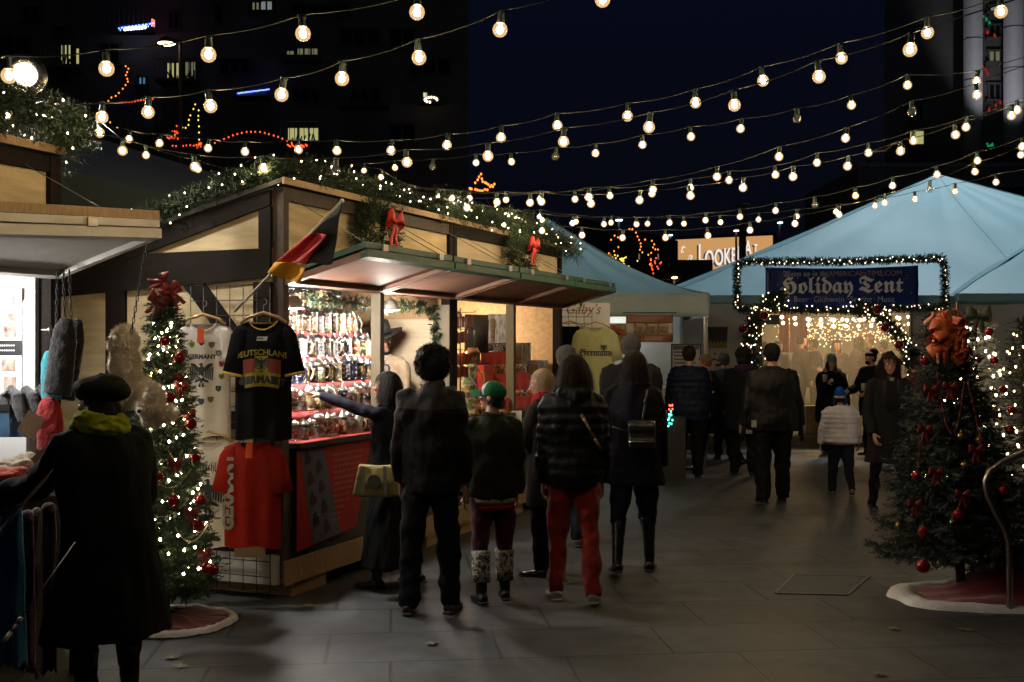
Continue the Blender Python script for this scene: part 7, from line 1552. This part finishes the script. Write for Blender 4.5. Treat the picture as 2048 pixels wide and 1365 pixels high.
pk = empty('office_building', V(9,65,0), 'dark grey flat-roofed building with small windows left of the billboard', 'building'); a = P(1160,0,65).x; b_ = P(1356,0,65).x; zt = P(0,482,65).z; m = MB(); m.hexa([V(a,65,0),V(b_,65,0),V(b_,80,0),V(a,80,0),V(a,65,P(0,436,65).z),V(b_,65,zt),V(b_,80,zt),V(a,80,P(0,436,65).z)]); m.build('wall', M('dusky_grey_wall', (.075,.072,.078), .9, nz=.15, ns=.6), pk)
for i in range(9): window(pk, 1180+19*i, 1186+19*i, 508, 520, 65, litc[1] if i in (2,5,7) else winoff, 1)
pk2 = empty('low_building', V(14,55,0), 'low black roof below the billboard', 'building'); m = MB(); m.box(V(P(1345,0,60).x,61,P(0,549,60).z/2), (7.0,4,P(0,549,60).z)); m.box(V(P(1368,0,58).x,59,P(0,520,58).z/2), (2.9,2,P(0,520,58).z)); m.build('wall', darkb2, pk2)
m = MB(); 
for i in range(4): m.box(V(P(1345,0,60).x-2.4+1.5*i,58.96,1.4), (.8,.06,1.1))
m.build('window', winoff, pk2)
# billboard
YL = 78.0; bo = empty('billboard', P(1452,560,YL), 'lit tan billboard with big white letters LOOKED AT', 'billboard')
m = MB(); q = [P(1352,560,YL), P(1551,560,YL), P(1551,471,YL), P(1352,480,YL)]; m.poly([(0,0),(q[1].x-q[0].x,0),(q[1].x-q[0].x,q[2].z-q[0].z),(0,q[3].z-q[0].z)], q[0], V(1,0,0), V(0,0,1), .3, V(0,1,0)); m.build('panel', MEM('billboard_tan', (.62,.33,.12), .95), bo)  # panel and letters glow in place of the light falling on them
m = MB(); m.bar(q[3]+V(0,-.05,.1), q[2]+V(0,-.05,.1), .2, .2); m.bar(P(1549,471,YL)+V(0,-.1,0), P(1549,560,YL)+V(0,-.1,0), .25, .25); m.build('frame', darkb2, bo)
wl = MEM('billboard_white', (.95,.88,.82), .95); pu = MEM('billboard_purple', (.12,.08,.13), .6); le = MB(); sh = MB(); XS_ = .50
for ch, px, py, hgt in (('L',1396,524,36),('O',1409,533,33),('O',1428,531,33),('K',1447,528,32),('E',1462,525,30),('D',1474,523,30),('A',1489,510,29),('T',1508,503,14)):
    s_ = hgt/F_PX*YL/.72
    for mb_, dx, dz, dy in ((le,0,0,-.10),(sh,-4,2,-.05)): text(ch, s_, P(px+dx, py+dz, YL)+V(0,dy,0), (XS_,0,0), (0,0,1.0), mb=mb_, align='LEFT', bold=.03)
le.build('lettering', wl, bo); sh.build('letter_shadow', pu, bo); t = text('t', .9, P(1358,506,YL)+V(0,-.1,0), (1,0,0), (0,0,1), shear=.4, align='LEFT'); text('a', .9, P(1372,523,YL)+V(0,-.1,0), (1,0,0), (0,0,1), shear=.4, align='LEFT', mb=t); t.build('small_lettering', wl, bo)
m = MB(); m.tube([V(bo.location.x-2,YL+.5,0), V(bo.location.x-2,YL+.5,5.5)], .3, 8); m.tube([V(bo.location.x+2,YL+.5,0), V(bo.location.x+2,YL+.5,5.5)], .3, 8); m.build('post', darkb2, bo)
# street lamps, traffic light
def street_lamp(px, py, Y, kind, col, st, lab, pole=True, wd=.6):
    c = P(px,py,Y); root = empty('street_lamp', V(c.x,c.y,0), lab, 'street lamp', 'street lamps'); m = MB()
    if pole: m.tube([V(c.x,Y+.1,.002), V(c.x,Y+.1,c.z+.05)], [.09,.05], 8)
    m.box(c+V(0,.05,.07), (wd+.1,.4,.10)); m.build('pole', darkb2, root); l = MB(); l.box(c+V(0,-.02,0), (wd,.3,.05)); l.build('lamp_head', MEM('lamp_'+kind, col, st), root)
street_lamp(1490,412,60,'cool',(.55,.85,1),6,'tall T-shaped cool white street lamp above the billboard', wd=.35); street_lamp(1238,441,60,'cool',(.55,.85,1),6,'cool white street lamp left of the billboard', wd=.33); street_lamp(1341,471,70,'cool',(.55,.85,1),6,'small distant cool lamp over the flat-roofed building', wd=.2); street_lamp(1560,446,60,'cool',(.55,.85,1),6,'cool street lamp at the marquee roof edge right of the billboard', wd=.2)
street_lamp(1349,556,45,'amber',(1,.55,.25),9,'amber street lamp just above the marquee slope', wd=.18); street_lamp(1473,462,58,'rose',(1,.45,.3),5,'small reddish lamp left of the dark post before the billboard', wd=.25)
c = P(333,87,30); root = empty('street_lamp', V(P(361,0,30).x,30,0), 'street lamp with a glowing downward head high at the upper left', 'street lamp', 'street lamps'); m = MB(); px_ = P(361,0,30).x; m.tube([V(px_,30,.002), V(px_,30,P(0,84,30).z), c+V(.15,0,.12)], [.08,.05,.04], 8); m.build('pole', M('lamp_post_grey', (.10,.09,.08), .6), root); m = MB(); m.lathe([(.05,.18),(.14,.12),(.22,.04),(.23,.0)], 14, c); m.build('shade', darkb2, root); m = MB(); m.lathe([(.225,-.005),(.12,-.05),(.01,-.06)], 14, c); m.build('lamp_head', MEM('lamp_sodium', (1,.70,.42), 8), root)
m = MB(); c = P(1485,0,50); m.tube([V(c.x,50,.002), V(c.x,50,P(0,410,50).z)], .16, 8); m.box(V(c.x,50,P(0,412,50).z), (.5,.4,.1)); tag(m.build('utility_pole', darkb2, None, org=V(c.x,50,0)), 'dark post standing in front of the billboard', 'pole')
c = P(1287,575,48); root = empty('traffic_light', V(c.x,48,0), 'traffic light showing red between the two tents', 'traffic light'); m = MB(); m.box(c+V(0,.12,-.35), (.34,.2,1.0)); m.tube([V(c.x,48.1,.002), V(c.x,48.1,c.z)], .06, 6); m.build('housing', blackm, root); m = MB(); m.ell(c, (.125,.06,.125)); m.build('red_lens', MEM('red_lens', (1,.04,.015), 30), root)
for i in (1,2): m = MB(); m.ell(c+V(0,0,-.33*i), (.11,.05,.11)); m.build('unlit_lens', winoff, root)
m = MB(); m.tube([V(P(1313,0,46).x,46,.002), V(P(1313,0,46).x,46,P(0,575,46).z), V(P(1300,0,46).x,46,P(0,572,46).z)], .04, 6); m.box(P(1344,579,46), (.9,.05,.25)); tag(m.build('sign_gantry', M('gantry_grey', (.08,.08,.08), .6), None, org=V(P(1313,0,46).x,46,0)), 'thin signal arm with a small street sign right of the red traffic light', 'signal arm')
# trees dressed with orange lights
def bare_tree(px, Y, H, spread, label, seed):
    random.seed(seed); base = at_(px, Y); root = empty('bare_tree', base, label, 'tree', 'street trees with lights'); m = MB(); tips = []
    def grow(p, d, L, r, k):
        q = p+d*L; m.tube([p, q], [r, r*.7], 5, cap=False)
        if k == 0: tips.append(q); return
        for _ in range(3): grow(q, (d+rdir()*spread+V(0,0,.15)).normalized(), L*random.uniform(.6,.8), r*.65, k-1)
        tips.append(q)
    tr = MB(); tr.tube([base, base+V(0,0,H*.3)], [.14,.11], 8); tr.build('trunk', bark, root); grow(base+V(0,0,H*.3), V(0,0,1), H*.25, .08, 4); m.build('branches', bark, root); return tips
def at_(px, Y): return V((px-1024)/F_PX*Y, Y, 0)
def dots(pl, Y, lab, col, r=.028, n=None, st=3): fairy([P(x,y,Y) for x, y in pl], lab, 'orange and yellow lights on street trees', r=r*Y/45, col=col, st=st, wire=False)
bare_tree(1262,44,6.2,.9,'bare street tree dressed with orange lights between the tents',4); bare_tree(380,38,8.5,.8,'bare street tree with orange lights in front of the apartment block',5); bare_tree(250,40,10.5,.7,'tall bare street tree with a slanting orange light string',6); bare_tree(965,42,7.5,.7,'bare street tree with a small triangle of orange lights above the far stall',7); bare_tree(520,36,7.6,.7,'bare street tree with an arch of red lights behind the roof garland',8)
random.seed(77)
OR, YE, RE = (1,.22,.03), (1,.60,.06), (1,.08,.02)
g_ = lambda n, x, y, sx, sy: [(random.gauss(x,sx), random.gauss(y,sy)) for _ in range(n)]
dots(g_(40,1225,535,16,8)+g_(22,1240,520,14,6), 43.6, 'yellow lights on the left limb of the tree between the tents', YE, st=2.2); dots(g_(28,1222,548,10,8)+g_(10,1240,560,18,12)+g_(14,1310,530,8,10), 43.6, 'red-orange lights low on the tree between the tents', RE, st=2.5)
dots([(1272,466),(1275,473),(1278,480),(1281,487),(1282,494),(1280,500),(1285,505),(1259,459),(1265,459),(1229,472),(1236,475),(1222,480),(1218,507),(1228,503),(1290,480),(1304,482),(1308,489),(1306,495),(1311,499),(1302,506),(1297,510),(1302,521),(1316,500),(1237,495)]+g_(20,1290,590,12,20), 43.6, 'orange strings on the upper limbs of the tree between the tents', OR, st=3)
dots([(251,133),(257,138),(254,145),(252,151),(255,158),(256,164),(251,170),(245,178),(238,186),(231,192),(223,195),(217,202),(209,207),(201,210),(206,218),(220,245),(235,256)], 39.6, 'slanting string of orange lights on the tall street tree', OR, st=3); dots([(240+6*i,206-.7*i) for i in range(12)], 39.6, 'faint dotted red string beside the slanting one', RE, r=.03, st=2)
dots([(390,209),(387,218),(397,221),(381,231),(378,240),(397,232),(397,241),(398,253),(377,250),(371,256),(398,266),(351,270),(365,255),(358,258),(398,280)], 37.6, 'yellow lights forming a peak on the street tree', YE, st=2.5); dots(g_(14,358,262,6,8)+[(345+7*i,292+1.2*math.sin(i)) for i in range(9)]+[(335+4*i,275+3*(i%2)) for i in range(8)]+g_(12,398,292,4,6), 37.6, 'red-orange lights low on the peaked street tree', OR, st=3)
dots([(430+9*i,286-22*math.sin(PI*i/17)) for i in range(18)]+[(575+3*i,290+2*(i%3)) for i in range(14)], 35.6, 'arch of red lights on the street tree above the roof garland', RE, st=3)
dots([(962,349),(958,354),(955,360),(964,358),(965,364),(950,366),(970,366),(973,367),(977,370),(983,371),(986,374),(980,374),(989,369),(943,378),(940,377),(951,379),(955,381),(960,382),(965,382),(970,379),(975,380)], 41.6, 'small triangle of orange lights above the far stall', OR, r=.04, st=3)
# floodlight at the upper left
fc = P(50,150,7.4); root = empty('floodlight', fc, 'round floodlight with a metal rim glaring at the upper left edge', 'floodlight'); n_ = V(.42,-.90,-.08).normalized(); X_ = n_.cross(V(0,0,1)).normalized(); Y_ = X_.cross(n_)
def disc(m, prof, n=28):
    vs = []; k = len(prof)
    for r_, z in prof:
        for j in range(n): a = 2*PI*j/n; vs.append(fc+X_*(r_*1.3*math.cos(a))+Y_*(r_*1.3*math.sin(a))+n_*z*1.3)
    m.add(vs, [(i*n+j, i*n+(j+1)%n, (i+1)*n+(j+1)%n, (i+1)*n+j) for i in range(k-1) for j in range(n)]+[tuple(range((k-1)*n,k*n))]+[tuple(range(n))[::-1]])
m = MB(); disc(m, [(.03,-.14),(.05,-.10),(.075,.0),(.105,.01),(.104,.016),(.052,.012),(.03,-.02)]); m.build('reflector', M('reflector_metal', (.45,.43,.38), .25, metal=1), root, True); m = MB(); disc(m, [(.050,.018),(.042,.026),(.015,.032)]); m.build('lens', MEM('flood_lens', (1,.95,.85), 25), root, True)
m = MB(); m.tube([fc-n_*.15, fc-n_*.12+V(0,0,-.3), V(fc.x,fc.y+.1,2.0)], .012, 6); m.build('bracket', blackm, root)
# ------------------------------------------------------------------ strings of globe bulbs
DG = .066
rootp = None
shellm = MEM('bulb_glass_lit', (1,.62,.26), 1.05, .66); corem = MEM('bulb_filament', (1,.74,.40), 850); sockm = M('socket_green', (.025,.05,.038), .5, bump=.1); unlit = MGLASS('bulb_glass_unlit', (.9,.9,.88), .30, .03, .25); cabm = M('bulb_cable', (.016,.018,.012), .5)
coreuse = MB().ell((0,0,0), (.0150,.0150,.0175), nu=10, nv=7).mesh('filament'); coreuse.materials.append(corem); coreuse.polygons.foreach_set('use_smooth', [True]*len(coreuse.polygons))
def bulbmesh(nm, mt):
    m = MB(); r = DG/2; m.lathe([(.001,-r),(r*.5,-r*.87),(r*.87,-r*.5),(r,0),(r*.87,r*.5),(r*.62,r*.8),(r*.42,r*1.0),(r*.40,r*1.15)], 18, cap=False); me = m.mesh(nm); me.materials.append(mt); me.polygons.foreach_set('use_smooth', [True]*len(me.polygons)); return me
bl, bu = bulbmesh('bulb', shellm), bulbmesh('bulb', unlit); m = MB(); r = DG/2; m.lathe([(r*.48,r*.85),(r*.50,r*1.2),(r*.46,r*2.1),(r*.34,r*2.35)], 12); m.box(V(0,0,r*2.3), (r*1.1,r*.5,r*.35)); sk = m.mesh('socket'); sk.materials.append(sockm)
coild = MB().tube([V(0,0,.02),V(.004,0,0),V(-.004,0,-.004),V(0,0,.02)], .0012, 4).mesh('filament'); coild.materials.append(metal)
def string_lights(pts, label, ext=(None,None), dmin=None):
    """pts: (px,py,diameter px[,0 if unlit]); true distance from the bulb's size, smoothed along the string"""
    xs = np.array([p[0] for p in pts], float); iy = np.array([p[2] for p in pts], float)/(DG*F_PX*1.08)
    deg = 2 if len(pts) > 4 else 1; cf = np.polyfit(xs, iy, deg); f = lambda x: 1/max(.06, float(np.polyval(cf, x)))
    root = empty('string_lights', P(pts[0][0], pts[0][1], f(pts[0][0])), label, 'string lights', 'strings of globe bulbs over the market'); O = ORG[root.name]; cab = []; r = DG/2
    rs = random.getstate()
    for p in pts:
        c = P(p[0], p[1], f(p[0])); lit = len(p) < 4
        b = bpy.data.objects.new('bulb', bl if lit else bu); COL.objects.link(b); b.parent = root; b.location = c-O; tl = (random.uniform(-.12,.12), random.uniform(-.16,.16), random.uniform(0,6)); b.rotation_euler = tl
        k = bpy.data.objects.new('filament', coreuse if lit else coild); COL.objects.link(k); k.parent = b
        s = bpy.data.objects.new('socket', sk); COL.objects.link(s); s.parent = root; s.location = c-O; s.rotation_euler = tl
        cab.append(c+Euler(tl).to_matrix()@V(0,0,r*2.5))
    full = [cab[0]]
    for a, b_ in zip(cab, cab[1:]): full += [a.lerp(b_, q/5)+V(0,0,-.016*4*(q/5)*(1-q/5)) for q in range(1,5)]+[b_]
    if ext[0]: full.insert(0, P(*ext[0]))
    if ext[1]: full.append(P(*ext[1]))
    m = MB(); m.tube(full, .0032, 6); m.build('cable', cabm, root, True)
string_lights([(18,152,34),(213,138,34),(417,110,33),(606,68,34),(834,25,34)], 'topmost string of large bulbs across the upper left corner', ext=((-120,150,4.1),(1010,-70,4.2)))
string_lights([(14,230,24),(87,234,26),(204,235,26),(296,225,28),(421,213,29),(563,190,30),(684,158,31),(838,116,32),(1000,60,33),(1205,0,33)], 'string of large bulbs rising from the left stall garland to the top edge', ext=((-60,215,6.4),(1400,-75,4.4)))
string_lights([(258,279,17),(319,287,17),(416,297,18),(490,304,18),(597,300,18),(674,302,20),(782,302,20),(894,291,20),(1002,276,21),(1115,252,22),(1255,233,23),(1391,206,25),(1526,162,25),(1683,117,26),(1855,66,27),(2002,24,28)], 'longest string, from above the left garland to the top right corner', ext=((185,252,8.5),(2200,-50,5)))
string_lights([(245,302,21),(390,334,21),(527,337,22),(671,341,22,0),(814,325,23),(976,313,24),(1127,284,24),(1298,255,25),(1469,211,26),(1638,154,28),(1820,100,31)], 'string with an unlit bulb over the roof garland and its biggest bulb at the right', ext=((170,262,7),(2060,-10,4.4)))
string_lights([(14,268,22,0),(128,296,22,0),(199,266,22)], 'short string with unlit bulbs hanging in the left stall garland', ext=((-60,240,6.5),(245,280,6.6)))
string_lights([(292,311,15),(396,339,16),(485,363,16),(593,387,17),(706,405,17),(821,414,16,0),(932,433,15),(1007,449,14),(1084,462,14),(1164,471,14),(1245,476,14),(1331,476,14),(1416,472,14),(1500,461,15),(1590,448,15),(1678,430,16),(1769,406,15),(1860,379,15,0),(1950,344,16),(2042,310,16)], 'lowest string, dipping in front of the far stall and rising over the marquee', ext=((180,262,9.5),(2130,270,9)))
string_lights([(599,345,15,0),(641,356,16),(725,373,16),(808,386,16),(904,398,16),(994,405,17),(1083,404,17),(1182,408,17),(1279,401,18),(1381,392,18),(1486,376,18),(1586,354,18),(1695,333,18),(1801,303,19),(1911,270,19),(2023,232,19)], 'string starting with an unlit bulb at the roof garland, ending right below the white columns', ext=((560,320,9.5),(2130,185,8)))
string_lights([(728,342,13),(790,336,14),(865,334,14,0),(952,326,15),(1023,324,16),(1111,313,16,0),(1191,307,17),(1285,290,17),(1382,274,18),(1481,258,19),(1594,238,18,0),(1703,211,18),(1815,171,19),(1953,163,19)], 'string with three unlit bulbs against the dark sky', ext=((620,340,10.5),(2120,95,8)))
string_lights([(762,355,13),(820,388,14),(877,394,14),(939,397,14),(1012,400,15),(1080,399,15),(1150,399,15),(1220,392,16),(1304,388,16),(1381,376,16),(1458,361,16),(1551,350,17),(1634,326,17),(1737,306,17),(1827,282,18),(1932,255,18),(2034,221,19)], 'closely spaced string in the middle, its cable looped at the right', ext=((700,330,11),(2130,170,8)))
string_lights([(934,416,17),(1060,406,17),(1177,395,17),(1306,380,18),(1434,354,18),(1558,314,18),(1691,277,19),(1824,224,19,0),(1954,190,20)], 'string from the far roof garland up to an unlit bulb before the tower', ext=((855,410,9),(2110,110,7)))
string_lights([(855,411,13),(947,422,13),(966,425,13),(1016,431,12),(1079,434,12),(1152,444,12),(1222,446,12),(1295,448,12),(1368,448,12),(1441,445,13),(1517,440,13),(1594,433,13),(1672,424,13),(1750,412,13),(1830,399,14),(1910,383,14),(1992,365,14)], 'farthest low string crossing the marquee roof with small bulbs', ext=((800,385,11.5),(2110,330,10)))
string_lights([(791,390,13),(1031,435,12),(1084,441,12),(1145,447,13),(1208,449,13),(1273,449,13),(1339,446,13),(1411,441,14),(1480,434,14),(1551,422,14),(1630,410,15,0),(1711,392,15),(1785,372,16),(1874,350,16),(1955,322,16),(2044,294,16)], 'string over the marquee peak with one unlit bulb left of the slope', ext=((700,370,11.5),(2140,255,9)))
m = MB(); m.tube([P(1745,304,8.0), P(1770,302,8.0), P(1785,290,8), P(1800,287,8), P(1812,296,8.0)], .005, 6); tag(m.build('spare_cable', M('pale_cable', (.35,.28,.16), .5), None, True, org=P(1745,304,8.0)), 'pale loop of spare cable between two bulbs at the right', 'cable')
# ------------------------------------------------------------------ steam plume
m = MB(); 
for i in range(16): q = i/15; c = P(1752+18*math.sin(q*5)+22*q, 330-190*q, 42); m.ell(c, (.35+.9*q,.35+.7*q,.45+.5*q), nu=12, nv=8)
sm_ = fuse(m, .16, 2, .25, 1.2, 1, 3); so_ = link('steam', sm_, bpy.data.materials.new('steam_vapour'), None, None, True); tag(so_, 'faint steam plume rising before the dark tower', kind='stuff'); mt_ = sm_.materials[0]; mt_.use_nodes = True; nt = mt_.node_tree; nt.nodes.clear(); ou = nt.nodes.new('ShaderNodeOutputMaterial'); pv_ = nt.nodes.new('ShaderNodeVolumePrincipled'); pv_.inputs['Density'].default_value = .10; pv_.inputs['Color'].default_value = (.9,.9,1,1); nt.links.new(pv_.outputs[0], ou.inputs['Volume'])
# ------------------------------------------------------------------ light
lamp('SUN', 'night_fill_sun', (0,0,30), .012, (.62,.78,1), R(12), None).rotation_euler = (R(38), 0, R(-25))  # weak bluish sun added for soft ambient modelling on the people
lamp('SPOT', 'roof_fill_spot', (11.5,25.4,18), 7200, (.78,.93,1.0), .5, (9.3,25.2,3), 56, .15)  # unseen spot added over the marquee roof, cone kept off the people
lamp('SPOT', 'roof_fill_spot', (.3,18.6,11), 620, (.72,.92,1.0), .4, (.4,18.4,3), 42, .2)  # unseen spot added above the small canopy to brighten its roof
lamp('SPOT', 'roof_fill_spot', (-16,7,12), 300, (.75,.9,1.0), .5, (-4.6,13.5,3.8), 30, .5)  # unseen spot aimed at the long roof behind the left stalls
lamp('SPOT', 'floodlight_beam', fc+n_*.08, 230, (1,.95,.85), .07, (-1.9,6.3,.9), 120, .6)
# stall lamps: spot heads under the ceilings
def bowl_lamp(c, label, energy, col, size=.12, tgt=None, spot=None):
    root = empty('ceiling_spotlight', c, label, 'spotlight', 'lamps under the stall roofs'); m = MB(); m.lathe([(.02,.09),(.05,.07),(.075,.0),(.073,.0),(.045,.06)], 16, c); m.build('shade', M('lamp_shade_white', (.7,.68,.62), .4), root, True); m = MB(); m.ell(Vector(c)+V(0,0,.02), .035); m.build('glowing_bulb', MEM('stall_bulb_'+label[:5], col, 25), root, True)
    lamp('POINT', 'stall_lamp', Vector(c)+V(0,0,-.05), energy*.55, col, size)
bowl_lamp(FM(.42,.16,1.955), 'bright spotlight over the near end of the stein display', 190, (1,.93,.84), .06, FM(1.0,.45,1.3), 165)
bowl_lamp(FM(1.75,.10,1.98), 'spotlight over the far end of the stein display', 95, (1,.90,.78), .06, FM(1.5,.35,1.3), 165)
bowl_lamp(FM(2.95,.42,2.02), 'round lamp beside the divider post in the far bay', 75, (1,.80,.55), .06)  # extra lamp, added to brighten the packet rack
bowl_lamp(FM(4.85,.95,1.98), 'round ceiling lamp near the tan end wall of the far bay', 105, (1,.80,.55), .06)
bowl_lamp(FA(-.50,.30,1.97), 'white spotlight over the photo board', 85, (1,.97,.93), .10, FA(-.05,.5,1.4), 160)
for c, e in ((V(6,21.5,2.2),120),(V(7.6,25.5,2.3),220)): lamp('POINT', 'tent_lamp', c, e, (1,.72,.42), .25)
lamp('POINT', 'canopy_lamp', V(1.6,17.2,2.1), 10, (.95,.97,.9), .15)
